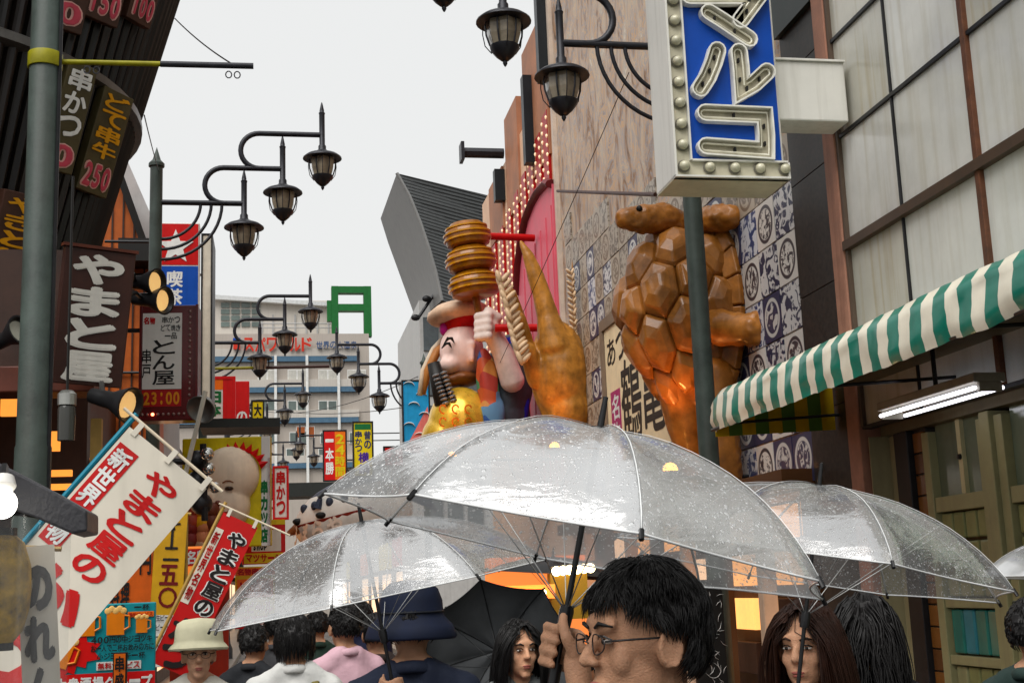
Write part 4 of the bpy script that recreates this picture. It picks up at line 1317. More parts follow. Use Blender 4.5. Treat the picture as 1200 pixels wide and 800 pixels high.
# ------------------------------------------------------------------ generic hanging sign builder
def sign(name, label, x0, y0, x1, y1, Y, facem, yaw=0.0, thick=0.12, rimm=None, rimw=0.02, roll=None, texts=(), cat='sign', hang=None, bands=(), group=None):
    c = at((x0 + x1) / 2, (y0 + y1) / 2, Y)
    kk = mpp(c)
    w_, h_ = (x1 - x0) * kk / max(0.5, math.cos(yaw)), (y1 - y0) * kk
    F = face_frame(c, yaw, rad(0 if roll is None else roll))
    t = thing(name, label, cat, c - V((0, 0, h_ / 2)), group)
    MB().panel(F, -w_ / 2, -h_ / 2, w_ / 2, h_ / 2, -thick, 0).build('board', facem, t, bevel=min(0.012, thick * 0.1))
    if rimm is not None:
        for a, b, c_, d in ((-w_ / 2 - rimw, h_ / 2, w_ / 2 + rimw, h_ / 2 + rimw), (-w_ / 2 - rimw, -h_ / 2 - rimw, w_ / 2 + rimw, -h_ / 2), (-w_ / 2 - rimw, -h_ / 2, -w_ / 2, h_ / 2), (w_ / 2, -h_ / 2, w_ / 2 + rimw, h_ / 2)):
            MB().panel(F, a, b, c_, d, -thick - 0.003, 0.015).build('rim', rimm, t)
    for (u0, v0, u1, v1, m_) in bands:
        MB().panel(F, (u0 - .5) * w_, (v0 - .5) * h_, (u1 - .5) * w_, (v1 - .5) * h_, 0.0005, 0.005).build('colour_panel', m_, t)
    for tx in texts:
        s_, u0, v0, u1, v1, m_ = tx[:6]
        vert = tx[6] if len(tx) > 6 else True
        bold = tx[7] if len(tx) > 7 else 0.03
        MB().text(F, s_, (u0 - .5) * w_, (v0 - .5) * h_, (u1 - .5) * w_, (v1 - .5) * h_, vert=vert, bold=bold, n=0.009).build('lettering', m_, t)
    if hang is not None:
        p = F.pt(0, h_ * 0.3, -thick / 2)
        MB().tube([p, V((hang, p.y, p.z))], 0.02, 6).build('bracket', darkiron, t)
        p = F.pt(0, -h_ * 0.3, -thick / 2)
        MB().tube([p, V((hang, p.y, p.z))], 0.02, 6).build('bracket', darkiron, t)
    return t, F, w_, h_
orange = mat('orange sign face', hexc('e8843a'), 0.4, var=0.1)
yelsg = mat('yellow sign face', hexc('d9c53a'), 0.4, var=0.12)
redsg = mat('red sign face', hexc('c5202a'), 0.4, var=0.12)
whites = mat('white sign face', (0.74, 0.73, 0.70), 0.4, var=0.07, streak=0.12, scol=(0.35, 0.32, 0.26))
wink = mat('white ink', (0.8, 0.8, 0.78), 0.5)
pur = mat('purple ink', hexc('4a2b86'), 0.5)
redi = mat('red ink', hexc('b3161d'), 0.5)
greeni = mat('green ink', hexc('1f6b3f'), 0.5)
navyi = mat('navy ink', hexc('1c2c5c'), 0.5)
sign('hanging_sign', 'orange and white vertical sign with 24 at its top, far down the street', 380, 505, 405, 562, 46, orange, rimm=darkiron, rimw=0.05, hang=XR + 0.4,
     texts=(('24時間', 0.5, 0.05, 0.98, 0.95, yelsg), ('一本勝', 0.04, 0.1, 0.46, 0.95, wink)), bands=((0, 0, 0.5, 1, redsg),))
sign('hanging_sign', 'yellow vertical sign with purple characters, far down the street', 415, 495, 436, 557, 42, yelsg, rimm=darkiron, rimw=0.05, hang=XR + 0.4,
     texts=(('串かつ', 0.04, 0.45, 0.46, 0.85, navyi), ('昔の', 0.54, 0.5, 0.96, 0.85, navyi), ('横綱', 0.2, 0.02, 0.85, 0.45, pur)), bands=((0.05, 0.87, 0.95, 0.98, greeni),))
sign('hanging_sign', 'small square red sign with a white kana near the main umbrella edge', 451, 524, 472, 545, 36, redsg, rimm=darkiron, rimw=0.04, hang=XR + 0.4, texts=(('ふ', 0.15, 0.1, 0.85, 0.9, wink),))
bluew = mat('sky blue banner', hexc('3f93bd'), 0.5, var=0.15)
t_, F_, w_, h_ = sign('wave_banner', 'blue and white wave banner beside the mallet figure', 473, 446, 503, 532, 29, bluew, rimm=darkiron, rimw=0.03, hang=XR + 0.2)
for i in range(6):
    c = F_.pt((-0.28, 0.2, -0.1, 0.3, -0.3, 0.1)[i] * w_, (0.42 - i * 0.14) * h_, 0.012)
    MB().tube([c + F_.u * (math.cos(a) * w_ * 0.24) + F_.v * (math.sin(a) * w_ * 0.2) for a in [0.2 + j * 0.35 for j in range(8)]], [0.01, 0.03, 0.045, 0.05, 0.045, 0.035, 0.02, 0.006], 6, flat=0.3).build('wave', wink, t_, smooth=180)
MB().add([F_.pt(-w_ * 0.5, -h_ * 0.45, 0.012), F_.pt(w_ * 0.1, -h_ * 0.5, 0.012), F_.pt(w_ * 0.5, -h_ * 0.1, 0.012), F_.pt(w_ * 0.45, h_ * 0.15, 0.012)], [(0, 1, 2, 3)]).build('pink_stripe', mat('salmon stripe', hexc('d07f78'), 0.5), t_)
# far-off low house rows on both sides of the street end
for nm, lab, x0, x1, y0, y1, zt, m_ in (('shop_row', 'low dark shop row on the left towards the far white building', XL - 6, XL, 30, 92, 5.2, mat('dim far shop', (0.12, 0.09, 0.075), 0.6, var=0.3)),
                                        ('shop_row', 'low shop row on the right towards the far white building', XR + 0.3, XR + 6, 44, 92, 5.6, mat('dim far shop b', (0.16, 0.13, 0.11), 0.6, var=0.3))):
    t = thing(nm, lab, 'building', ((x0 + x1) / 2, (y0 + y1) / 2, 0))
    MB().span((x0, y0, 0.0), (x1, y1, zt)).build('wall', m_, t)
    for i in range(7):
        ya = y0 + 1 + i * 6.5
        xx = XL if x1 <= 0 else XR + 0.3
        sg = 1 if x1 <= 0 else -1
        MB().span((xx, ya, 2.6), (xx + sg * 0.15, ya + 4.5, 3.6)).build('fascia', (redsg, yelsg, whites, orange)[i % 4], t)
        MB().span((xx, ya + 0.3, 0.3), (xx + sg * 0.05, ya + 4, 2.4)).build('shop_window', warm2, t)
# overhead wires and an arcade roof edge far down the street
roofm = mat('dark canopy', (0.025, 0.028, 0.026), 0.5)
o = MB().span((at(318, 575, 60).x, 60, at(320, 582, 60).z), (at(420, 575, 60).x, 62, at(320, 566, 60).z)).build('street_canopy', roofm)
tag(o, 'dark flat canopy across the far end of the street', 'canopy')
wires = [((436, 412), (496, 414)), ((436, 418), (496, 421)), ((436, 372), (496, 372))]
for i, (lab, a, b, Ya, Yb, sag) in enumerate((('upper thin wire between the roofs of the far white building and grey building', (300, 480), (492, 440), 60, 36, 0.5),
        ('middle thin wire in front of the far white building', (300, 476), (494, 474), 60, 36, 0.3),
        ('thin wire slanting across the weathered wall behind the large lamp', (737, 85), (560, 480), 12.5, 21, 0.05),
        ('thin guy wire from the barrel tower to the yellow rod end', (205, 22), (270, 74), 9, 7.6, 0.02),
        ('thin wire from the barrel tower down to the first lamp post', (169, 135), (186, 200), 10, 16, 0.02))):
    p, q = at(*a, Ya), at(*b, Yb)
    pts = [p.lerp(q, t / 12) - V((0, 0, sag * 4 * (t / 12) * (1 - t / 12))) for t in range(13)]
    o = MB().tube(pts, 0.012 if Ya > 15 else 0.005, 4).build('wire', ink)
    tag(o, lab, 'wire')
# ------------------------------------------------------------------ left: giant wooden bucket tower with price boards
BC = V((-3.1, 9.85, 0))
def br_(z):
    return 2.03 + 0.27 * (z - 5.3)
def on_barrel(px, py):
    d = ray(px, py).normalized()
    t = 3.0
    while t < 16:
        p = EYE + d * t
        if math.hypot(p.x - BC.x, p.y - BC.y) < br_(p.z) + 0.02:
            return p
        t += 0.01
    return None
stv = [mat('dark stave %d' % i, c, 0.42, var=0.4, scale=3, streak=0.5, scol=(0.008, 0.006, 0.005), coat=0.15) for i, c in enumerate([(0.010, 0.008, 0.007), (0.017, 0.012, 0.010), (0.026, 0.018, 0.014)])]
bt = thing('bucket_tower', 'dark giant wooden bucket tower with price boards at upper left', 'building', (BC.x, BC.y, 0))
ZB, ZT = 3.82, 8.6
NST = 120
sm = []
for m_ in stv:
    for ph_ in (0, 1):
        mb = MB()
        w0, w1 = math.pi * br_(ZB) / NST * 0.93, math.pi * br_(ZT) / NST * 0.93
        rr0, rr1 = br_(ZB), br_(ZT)
        pf = [(-1, -0.03), (-0.75, 0.005), (0, 0.03), (0.75, 0.005), (1, -0.03)]
        mb.add([V((rr0 + d, a * w0, ZB)) for a, d in pf] + [V((rr1 + d, a * w1, ZT)) for a, d in pf] + [V((rr0 - 0.06, 0, ZB)), V((rr1 - 0.06, 0, ZT))],
               [(i, i + 1, 6 + i, 5 + i) for i in range(4)] + [(4, 10, 11, 9), (10, 0, 5, 11), (0, 10, 4, 3, 2, 1), (5, 6, 7, 8, 9, 11)])
        me = mb.mesh('stave')
        me.materials.append(m_)
        sm.append(me)
for i in range(NST):
    a = 2 * math.pi * i / NST
    if 0.25 * math.pi < a < 0.8 * math.pi:
        continue
    o = bpy.data.objects.new('stave', R.choice(sm))
    COL.objects.link(o)
    o.parent = bt
    o.rotation_euler = (0, 0, a)
MB().lathe([(br_(ZB) - 0.07, ZB), (br_(ZT) - 0.07, ZT)], BC, V((0, 0, 1)), 48).build('inner_wall', mat('tower core', (0.012, 0.01, 0.01), 0.7), bt)
hoopm = mat('iron hoop', (0.13, 0.125, 0.12), 0.35, metal=0.5, var=0.3, scale=12)
for zh in (on_barrel(150, 128).z, 7.6):
    pr = [(br_(zh - 0.045) + 0.035, zh - 0.045), (br_(zh) + 0.07, zh - 0.03), (br_(zh) + 0.07, zh + 0.03), (br_(zh + 0.045) + 0.035, zh + 0.045)]
    MB().lathe(pr, BC, V((0, 0, 1)), 64).build('hoop', hoopm, bt, smooth=40)
trimb = mat('blue edge trim', (0.05, 0.06, 0.16), 0.4)
# body of the house behind the tower and its front below
dkwood = mat('dark brown boards', (0.055, 0.028, 0.02), 0.5, var=0.35, scale=4, streak=0.4, scol=(0.01, 0.008, 0.006))
redwd = mat('red brown beam', (0.13, 0.045, 0.03), 0.45, var=0.3, scale=5)
MB().span((-7.0, 8.2, 0.0), (-3.0, 13.0, 8.4)).build('house_wall', dkwood, bt)
def tower_board(name, px0, py0, px1, py1, lines, facem):
    c = on_barrel((px0 + px1) / 2, (py0 + py1) / 2)
    nr_ = V((c.x - BC.x, c.y - BC.y, 0)).normalized()
    v = (V((0, 0, 1)) + nr_ * 0.27).normalized()
    tcm = (EYE - c)
    tcm.z = 0
    nr_ = (nr_ + tcm.normalized() * 0.35).normalized()
    u = V((-nr_.y, nr_.x, 0))
    F = Frame(c + nr_ * 0.1, u, v)
    kk = mpp(c)
    vis = max(0.75, abs(u.dot(_rt)))
    w_, h_ = (px1 - px0) * kk / vis, (py1 - py0) * kk * 1.04
    b = MB().panel(F, -w_ / 2, -h_ / 2, w_ / 2, h_ / 2, -0.07, 0).build(name, facem, bt, bevel=0.006)
    for (s_, v0, v1, m1, m2, vert) in lines:
        a0, a1 = (v0 - .5) * h_, (v1 - .5) * h_
        if m2 is not None:
            MB().text(F, s_, -w_ * 0.47, a0, w_ * 0.47, a1, vert=vert, bold=0.075, n=0.003).build('lettering', m2, b)
        MB().text(F, s_, -w_ * 0.43, a0 + 0.01, w_ * 0.43, a1 - 0.01, vert=vert, bold=0.03, n=0.007).build('lettering', m1, b)
olv = mat('olive board', (0.09, 0.075, 0.04), 0.5, var=0.3)
brd = mat('brown board', (0.07, 0.035, 0.025), 0.5, var=0.3)
pki = mat('pink numeral', hexc('c05a68'), 0.45)
pkw = mat('pale numeral edge', hexc('d9b0aa'), 0.45)
yki = mat('yellow brush letter', hexc('d9a419'), 0.45)
tower_board('price_board', 58, -28, 90, 40, (('串', 0.55, 0.95, wink, None, True), ('0', 0.05, 0.5, pki, pkw, True)), brd)
tower_board('price_board', 98, -60, 136, 30, (('串かつ', 0.45, 0.98, yki, None, True), ('150', 0.05, 0.42, pki, pkw, False)), brd)
tower_board('price_board', 145, -50, 176, 32, (('どて', 0.45, 0.98, yki, None, True), ('100', 0.05, 0.42, pki, pkw, False)), brd)
tower_board('price_board', 57, 80, 87, 204, (('串かつ', 0.3, 0.98, wink, None, True), ('0', 0.02, 0.27, pki, pkw, True)), olv)
tower_board('price_board', 92, 110, 130, 230, (('どて串牛', 0.32, 0.98, yki, None, True), ('250', 0.03, 0.3, pki, pkw, False)), olv)
tower_board('price_board', -14, 232, 31, 362, (('やきとり', 0.35, 0.98, yki, None, True), ('300', 0.03, 0.32, pki, pkw, False)), brd)
# beam and dark open front below the bucket
pb0, pb1 = at(-60, 450, 8.6), at(114, 448, 8.6)
MB().span((pb0.x - 1, 8.45, at(60, 463, 8.6).z), (pb1.x, 8.75, at(60, 433, 8.6).z)).build('front_beam', redwd, bt, bevel=0.01)
MB().span((pb0.x - 1, 8.55, at(60, 433, 8.6).z + 0.003), (at(128, 420, 8.6).x, 8.7, ZB + 0.1)).build('front_board', dkwood, bt)
MB().span((-4.0, 10.6, 0.1), (XL + 0.75, 10.75, 3.8)).build('back_board', dkwood, bt)
MB().span((-4.2, 8.9, 0.1), (-4.0, 10.6, 3.8)).build('side_board', dkwood, bt)
wpost = mat('pale timber post', (0.42, 0.29, 0.12), 0.5, var=0.25)
p = at(112, 520, 9.0)
MB().span((p.x - 0.035, 9.0, 0.1), (p.x + 0.035, 9.08, at(112, 490, 9.0).z)).build('timber_post', wpost, bt)
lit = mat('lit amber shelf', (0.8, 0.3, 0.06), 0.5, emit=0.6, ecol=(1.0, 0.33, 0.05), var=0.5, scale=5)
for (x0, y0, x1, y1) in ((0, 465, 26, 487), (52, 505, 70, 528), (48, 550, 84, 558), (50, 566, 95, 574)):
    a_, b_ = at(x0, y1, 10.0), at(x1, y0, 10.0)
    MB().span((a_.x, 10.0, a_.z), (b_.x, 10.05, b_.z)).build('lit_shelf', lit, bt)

# ------------------------------------------------------------------ brown name board
brnb = mat('chocolate board', (0.062, 0.028, 0.022), 0.45, var=0.3, scale=3, streak=0.4, scol=(0.02, 0.012, 0.01))
wbr = mat('white brush paint', (0.75, 0.73, 0.68), 0.55, var=0.08)
c = at(110, 372, 8.1)
kk = mpp(c)
FY = face_frame(c, rad(14), rad(-3.5), rad(12))
yb = thing('name_board', 'tall brown wooden board with white brush characters at left', 'sign', c - V((0, 0, 0.45)))
w_, h_ = 80 * kk, 160 * kk
MB().panel(FY, -w_ / 2, -h_ / 2, w_ / 2, h_ / 2, -0.16, 0).build('board', brnb, yb, bevel=0.008)
MB().panel(FY, -w_ / 2 - 0.012, h_ / 2 + 0.001, w_ / 2 + 0.012, h_ / 2 + 0.02, -0.17, 0.015).build('cap_strip', redwd, yb)
MB().text(FY, 'やまと屋', -w_ * 0.4, -h_ * 0.48, w_ * 0.38, h_ * 0.47, bold=0.05, n=0.002, depth=0.008, fill=0.94).build('lettering', wbr, yb)
MB().tube([FY.pt(0, h_ * 0.3, -0.16), FY.pt(0, h_ * 0.3, -0.6)], 0.03, 8).build('bracket', darkiron, yb)
# spotlights
spotw = mat('lit spotlight lens', (1.0, 0.7, 0.35), 0.3, emit=0.3, ecol=(1.0, 0.55, 0.2))
spotin = mat('spotlight bowl', (0.55, 0.45, 0.3), 0.3)
def spot(label, px, py, Y, d, s=1.0, mount=None, lens=None):
    p = at(px, py, Y)
    d = V(d).normalized()
    t = thing('spotlight', label, 'spotlight', p, 'spotlights on the left-hand fronts')
    MB().lathe([(0.0, -0.3 * s), (0.05 * s, -0.29 * s), (0.055 * s, -0.2 * s), (0.06 * s, -0.12 * s), (0.11 * s, 0.0), (0.12 * s, 0.03 * s), (0.105 * s, 0.03 * s), (0.085 * s, -0.01 * s)], p, d, 18).build('can', darkiron, t, smooth=40)
    MB().lathe([(0.0, -0.03 * s), (0.05 * s, -0.026 * s), (0.086 * s, -0.005 * s)], p, d, 18).build('lens', lens or spotw, t, smooth=60)
    q = p - d * 0.2 * s
    e = V(mount) if mount is not None else q + V((-0.25, 0.1, 0.1))
    MB().tube([q, q.lerp(e, 0.5) + V((0, 0, 0.03)), e], 0.018 * s, 6).build('arm', darkiron, t)
    return t
spot('upper of two black spotlights beside the brown name board', 181, 331, 8.6, (0.75, -0.5, -0.12), 0.8, at(152, 320, 8.3))
spot('lower of two black spotlights beside the brown name board', 190, 352, 8.6, (0.75, -0.5, -0.15), 0.8, at(150, 345, 8.3))
spot('large black spotlight under the brown name board', 149, 474, 7.6, (0.7, -0.45, -0.25), 0.9, at(118, 445, 8.5))
spot('silver spotlight left of the thick grey-green pole', 22, 388, 8.0, (0.7, -0.6, 0.25), 0.8, at(-10, 410, 8.4), mat('silver bowl', (0.55, 0.56, 0.5), 0.25, metal=0.6))
# hanging glass jar lamp
p = at(78, 490, 7.2)
jl = thing('hanging_jar', 'dim clear glass jar lamp hanging below the red brown beam', 'lamp', p)
MB().lathe([(0.0, -0.12), (0.045, -0.12), (0.047, 0.0), (0.047, 0.05), (0.04, 0.07)], p, V((0, 0, 1)), 16).build('jar', mat('dim jar glass', (0.05, 0.05, 0.045), 0.15, coat=0.3), jl, smooth=40)
MB().lathe([(0.05, 0.07), (0.05, 0.13), (0.03, 0.15), (0.0, 0.155)], p, V((0, 0, 1)), 16).build('cap', mat('jar steel', (0.4, 0.4, 0.38), 0.3, metal=0.8), jl, smooth=40)
MB().tube([p + V((0, 0, 0.15)), p + V((0.0, 0, 1.35))], 0.008, 6).build('cord', ink, jl)

# ------------------------------------------------------------------ red bulb-edged sign with opening hour
dred = mat('dark red enamel', hexc('5f0d16'), 0.35, var=0.2, scale=4, coat=0.3)
t_, F_, w_, h_ = sign('shop_sign', 'dark red bulb-edged sign with white panel and yellow 23:00', 165, 356, 231, 493, 11.2, dred, yaw=rad(-4), thick=0.22, hang=XL,
    bands=((0.04, 0.27, 0.72, 0.93, whites), (0.04, 0.12, 0.72, 0.265, mat('bright red panel', hexc('a8161c'), 0.4))),
    texts=(('23:00', 0.06, 0.13, 0.7, 0.25, mat('yellow digits', hexc('d9992a'), 0.4), False, 0.03),
           ('串かつ', 0.37, 0.84, 0.69, 0.9, ink, False, 0.01), ('どて焼き', 0.35, 0.77, 0.7, 0.83, ink, False, 0.01), ('一品', 0.42, 0.7, 0.64, 0.76, ink, False, 0.01),
           ('名物', 0.05, 0.83, 0.26, 0.9, redi, False, 0.05), ('とん屋', 0.2, 0.3, 0.62, 0.7, ink, True, 0.015), ('串戸', 0.03, 0.36, 0.2, 0.62, ink, True, 0.015)))
bdot = mat('small unlit bulbs', (0.3, 0.2, 0.18), 0.2, coat=0.5)
for i in range(18):
    for u in (0.86,):
        MB().ell(F_.pt((u - .5) * w_, (0.06 + 0.052 * i - .5) * h_, 0.0), 0.014, None, 8, 5).build('edge_bulb', bdot, t_, smooth=180)
for i in range(9):
    MB().ell(F_.pt((0.05 + 0.09 * i - .5) * w_, (0.055 - .5) * h_, 0.0), 0.014, None, 8, 5).build('edge_bulb', bdot if i != 2 else mat('lit red bulb', (1, 0.2, 0.1), 0.3, emit=6, ecol=(1, 0.15, 0.06)), t_, smooth=180)
MB().panel(F_, w_ * 0.465, -h_ / 2, w_ * 0.5 + 0.004, h_ / 2, 0.0005, 0.03).build('rim', dred, t_)
MB().panel(F_, -w_ * 0.5 - 0.004, -h_ / 2, -w_ * 0.47, h_ / 2, 0.0005, 0.03).build('rim', dred, t_)

# ------------------------------------------------------------------ coffee shop sign with a star
redst2 = mat('star sign red', hexc('c2262b'), 0.4, var=0.1)
blues2 = mat('star sign blue', hexc('1c55a8'), 0.4, var=0.1)
t_, F_, w_, h_ = sign('shop_sign', 'red and blue sign with a white star above two white characters', 186, 259, 233, 366, 17.2, whites, thick=0.2, hang=XL,
    bands=((0.02, 0.52, 0.97, 0.985, redst2), (0.02, 0.0, 0.97, 0.505, blues2)), texts=(('喫茶', 0.2, 0.06, 0.62, 0.46, wink, True, 0.03),))
st = []
for i in range(10):
    a = math.pi / 2 + i * math.pi / 5
    rr = (0.46 if i % 2 == 0 else 0.19) * w_
    st.append(F_.pt(-0.08 * w_ + math.cos(a) * rr, 0.22 * h_ + math.sin(a) * rr, 0.008))
MB().prism(st, F_.n * 0.006).build('star', wink, t_, fix=True)
# slim white edge-on sign next to it
o, _, _, _ = sign('edge_sign', 'slim tall cream sign seen edge-on right of the star sign', 237, 272, 247, 470, 18.5, mat('cream edge sign', (0.62, 0.58, 0.5), 0.5), thick=0.9, rimm=darkiron, rimw=0.02, hang=XL)

# ------------------------------------------------------------------ orange gabled house behind
orw = mat('orange brown boards', (0.40, 0.125, 0.045), 0.5, var=0.25, scale=3, streak=0.35, scol=(0.12, 0.03, 0.01))
gyw = mat('grey gable render', (0.42, 0.43, 0.43), 0.6, var=0.1, streak=0.2, scol=(0.2, 0.2, 0.2))
oh = thing('gabled_house', 'orange-brown boarded house with grey gable behind the bucket tower', 'building', (-3, 23, 0))
YO = 19.0
g_ = [at(136, 196, YO), at(173, 300, YO), at(180, 330, YO), at(181, 520, YO), at(60, 520, YO), at(60, 160, YO)]
MB().prism([(p.x, YO, p.z) for p in g_], (0, 1.6, 0)).build('boarded_front', orw, oh, fix=True)
for px in (90, 103, 116, 129, 142, 155, 168):
    p = at(px, 400, YO)
    MB().span((p.x - 0.012, YO - 0.02, 1.0), (p.x + 0.012, YO - 0.002, min(at(px, 190 + max(0, (px - 134)) * 2.9, YO).z, 9.5) - 0.1)).build('board_joint', dkwood, oh)
MB().tube([at(136, 193, YO - 0.1), at(174, 300, YO - 0.1)], 0.06, 6).build('roof_edge', ink, oh)
g2 = [at(150, 190, YO + 1.7), at(187, 275, YO + 1.7), at(190, 560, YO + 1.7), at(70, 560, YO + 1.7), at(70, 130, YO + 1.7), at(132, 150, YO + 1.7)]
MB().prism([(p.x, YO + 1.7, p.z) for p in g2], (0, 4, 0)).build('grey_gable', gyw, oh, fix=True)
a_, b_ = at(138, 305, YO - 0.5), at(178, 279, YO - 0.5)
MB().span((a_.x, YO - 0.5, a_.z), (b_.x, YO - 0.003, b_.z)).build('ledge_box', ink, oh)
for nm, lab, y0, y1, zt in (('shop_house', 'dark low shop house on the left behind the red bulb sign', 11.4, 18.9, 4.4), ('shop_house', 'dark low shop house on the left beyond the orange gabled house', 25.0, 29.9, 5.5)):
    t = thing(nm, lab, 'building', (XL - 2, (y0 + y1) / 2, 0))
    MB().span((XL - 5, y0, 0.1), (XL - 0.0, y1, zt)).build('wall', dkwood, t)
    for i in range(4):
        yy = y0 + 0.4 + i * (y1 - y0 - 0.6) / 4
        MB().span((XL, yy, 0.4), (XL + 0.06, yy + (y1 - y0) / 5, 2.3)).build('shop_window', lit if i % 2 else warm2, t)
        MB().span((XL, yy, 2.5), (XL + 0.12, yy + (y1 - y0) / 5, 3.3)).build('fascia', (redsg, yelsg, orange, redsg)[i], t)

# ------------------------------------------------------------------ mid-street sign cluster on the left
sign('shop_sign', 'red and white vertical sign with green characters below the second lamp', 243, 444, 272, 505, 22, whites, thick=0.12, hang=XL, rimm=redsg, rimw=0.05,
     bands=((0.62, 0, 1, 1, redsg), (0.0, 0.8, 0.62, 1, orange)), texts=(('日本一', 0.05, 0.02, 0.58, 0.78, greeni, True, 0.05),))
sign('shop_sign', 'plain red sign right of the green-lettered sign', 275, 446, 292, 500, 24, redsg, thick=0.12, hang=XL, texts=(('の', 0.1, 0.05, 0.9, 0.35, wink),))
o = MB().span((at(238, 508, 13).x, 12.4, at(238, 510, 13).z), (at(328, 508, 13).x, 13.0, at(238, 500, 13).z)).build('sign_ledge', roofm)
tag(o, 'dark thin ledge above the yellow baby-face sign', 'ledge')
# floodlight on an arm
p = at(237, 478, 10.5)
fd = thing('floodlight', 'grey dish floodlight on a slanting pale arm beside the red bulb sign', 'floodlight', p)
MB().lathe([(0.0, -0.08), (0.045, -0.07), (0.1, -0.03), (0.12, 0.03), (0.112, 0.03), (0.075, -0.02), (0, -0.04)], p, V((-0.3, -0.7, -0.5)), 20).build('dish', mat('grey dish', (0.2, 0.2, 0.19), 0.4, metal=0.3), fd, smooth=50)
MB().tube([p + V((0.03, -0.1, 0.12)), at(221, 540, 10.4), at(214, 570, 10.4)], 0.02, 6).build('arm', mat('pale arm', (0.45, 0.43, 0.38), 0.4), fd)
MB().tube([at(214, 570, 10.4), V((XL, 10.4, at(214, 570, 10.4).z))], 0.025, 6).build('bracket', darkiron, fd)

# sign with a baby's face in relief
yb2 = mat('mustard sign board', hexc('cfc020'), 0.45, var=0.3, scale=4)
t_, F_, w_, h_ = sign('face_sign', 'mustard yellow sign with a large pale baby face in relief', 214, 512, 316, 640, 12.2, yb2, yaw=rad(-8), thick=0.1, hang=XL,
    bands=((0.9, 0, 1.0, 1, whites), (0.96, 0, 1.0, 0.8, redsg)), texts=(('串カツ店', 0.89, 0.02, 0.975, 0.6, greeni, True, 0.06),))
skinb = mat('painted baby skin', (0.82, 0.70, 0.57), 0.45, var=0.15, scale=3)
fk = w_ / 100
fc = F_.pt(4 * fk, 4 * fk, 0.0)
hb = MB()
M3 = F_.mat3()
hb.ell(fc + F_.v * 14 * fk, (34 * fk, 34 * fk, 24 * fk), M3, 22, 14)
hb.ell(fc - F_.v * 20 * fk - F_.u * 4 * fk, (28 * fk, 30 * fk, 24 * fk), M3, 20, 12)
hb.ell(fc - F_.v * 16 * fk - F_.u * 22 * fk + F_.n * 8 * fk, (11 * fk, 13 * fk, 12 * fk), M3)
hb.ell(fc - F_.v * 10 * fk - F_.u * 21 * fk + F_.n * 20 * fk, (6 * fk, 6 * fk, 7 * fk), M3)
hb.ell(fc - F_.v * 24 * fk - F_.u * 16 * fk + F_.n * 19 * fk, (7 * fk, 4 * fk, 6 * fk), M3)
sculpt(hb, 'baby_face', skinb, t_, 0.016, 4)
MB().ell(fc - F_.v * 2 * fk + F_.u * 3 * fk + F_.n * 21 * fk, (5 * fk, 2.6 * fk, 4.5 * fk), M3, 12, 8).build('eye', mat('dark brown eye', (0.05, 0.025, 0.015), 0.3), t_, smooth=180)
MB().ell(fc - F_.v * 1 * fk - F_.u * 27 * fk + F_.n * 15 * fk, (3 * fk, 2.4 * fk, 3 * fk), M3, 12, 8).build('eye', mat('dark brown eye', (0.05, 0.025, 0.015), 0.3), t_, smooth=180)
MB().tube([fc + F_.v * 5 * fk + F_.u * (-4 + i * 4) * fk + F_.n * (24 - abs(i - 1)) * fk + F_.v * (1.5 - (i - 1.5) ** 2) * fk for i in range(4)], 0.8 * fk, 5).build('eyebrow', chin_shade, t_)
MB().ell(fc - F_.v * 30 * fk - F_.u * 18 * fk + F_.n * 22 * fk, (7 * fk, 2.2 * fk, 3 * fk), M3, 12, 8).build('mouth', mat('lip red', (0.35, 0.07, 0.05), 0.4), t_, smooth=180)
for i in range(9):
    a = rad(20 + i * 15)
    b0 = fc + F_.v * 16 * fk + F_.u * 10 * fk
    tip = b0 + F_.u * math.cos(a) * 37 * fk + F_.v * math.sin(a) * 37 * fk + F_.n * 0.03
    e = F_.u * -math.sin(a) + F_.v * math.cos(a)
    ba = b0 + F_.u * math.cos(a) * 26 * fk + F_.v * math.sin(a) * 26 * fk + F_.n * 0.03
    MB().add([ba + e * 5 * fk, ba - e * 5 * fk, tip, ba + F_.n * 0.03], [(0, 1, 2), (0, 3, 2), (1, 3, 2)]).build('hair_spike', redsg, t_)
# fruit-like cluster of round lamps and dolls left of the face
for i, (px, py, rr, c_) in enumerate(((180, 0, 0, 0),)):
    pass
ob = thing('lamp_cluster', 'cluster of small silver and dark round lamps left of the baby face', 'lamps', at(238, 560, 10.8))
chrome = mat('chrome ball', (0.6, 0.6, 0.58), 0.15, metal=0.9)
for (px, py, rr) in ((243, 532, 0.055), (245, 549, 0.05), (252, 571, 0.045)):
    MB().ell(at(px, py, 10.8), rr).build('ball_lamp', chrome, ob, smooth=180)
for (px, py, rr) in ((231, 540, 0.09), (232, 565, 0.1), (236, 590, 0.09)):
    MB().ell(at(px, py, 10.95), rr).build('dark_shade', darkiron, ob, smooth=180)
MB().tube([at(238, 520, 10.9), at(240, 610, 10.9)], 0.03, 6).build('stem', darkiron, ob)
MB().tube([at(238, 540, 10.9), V((XL, 10.9, at(238, 540, 10.9).z))], 0.03, 6).build('bracket', darkiron, ob)
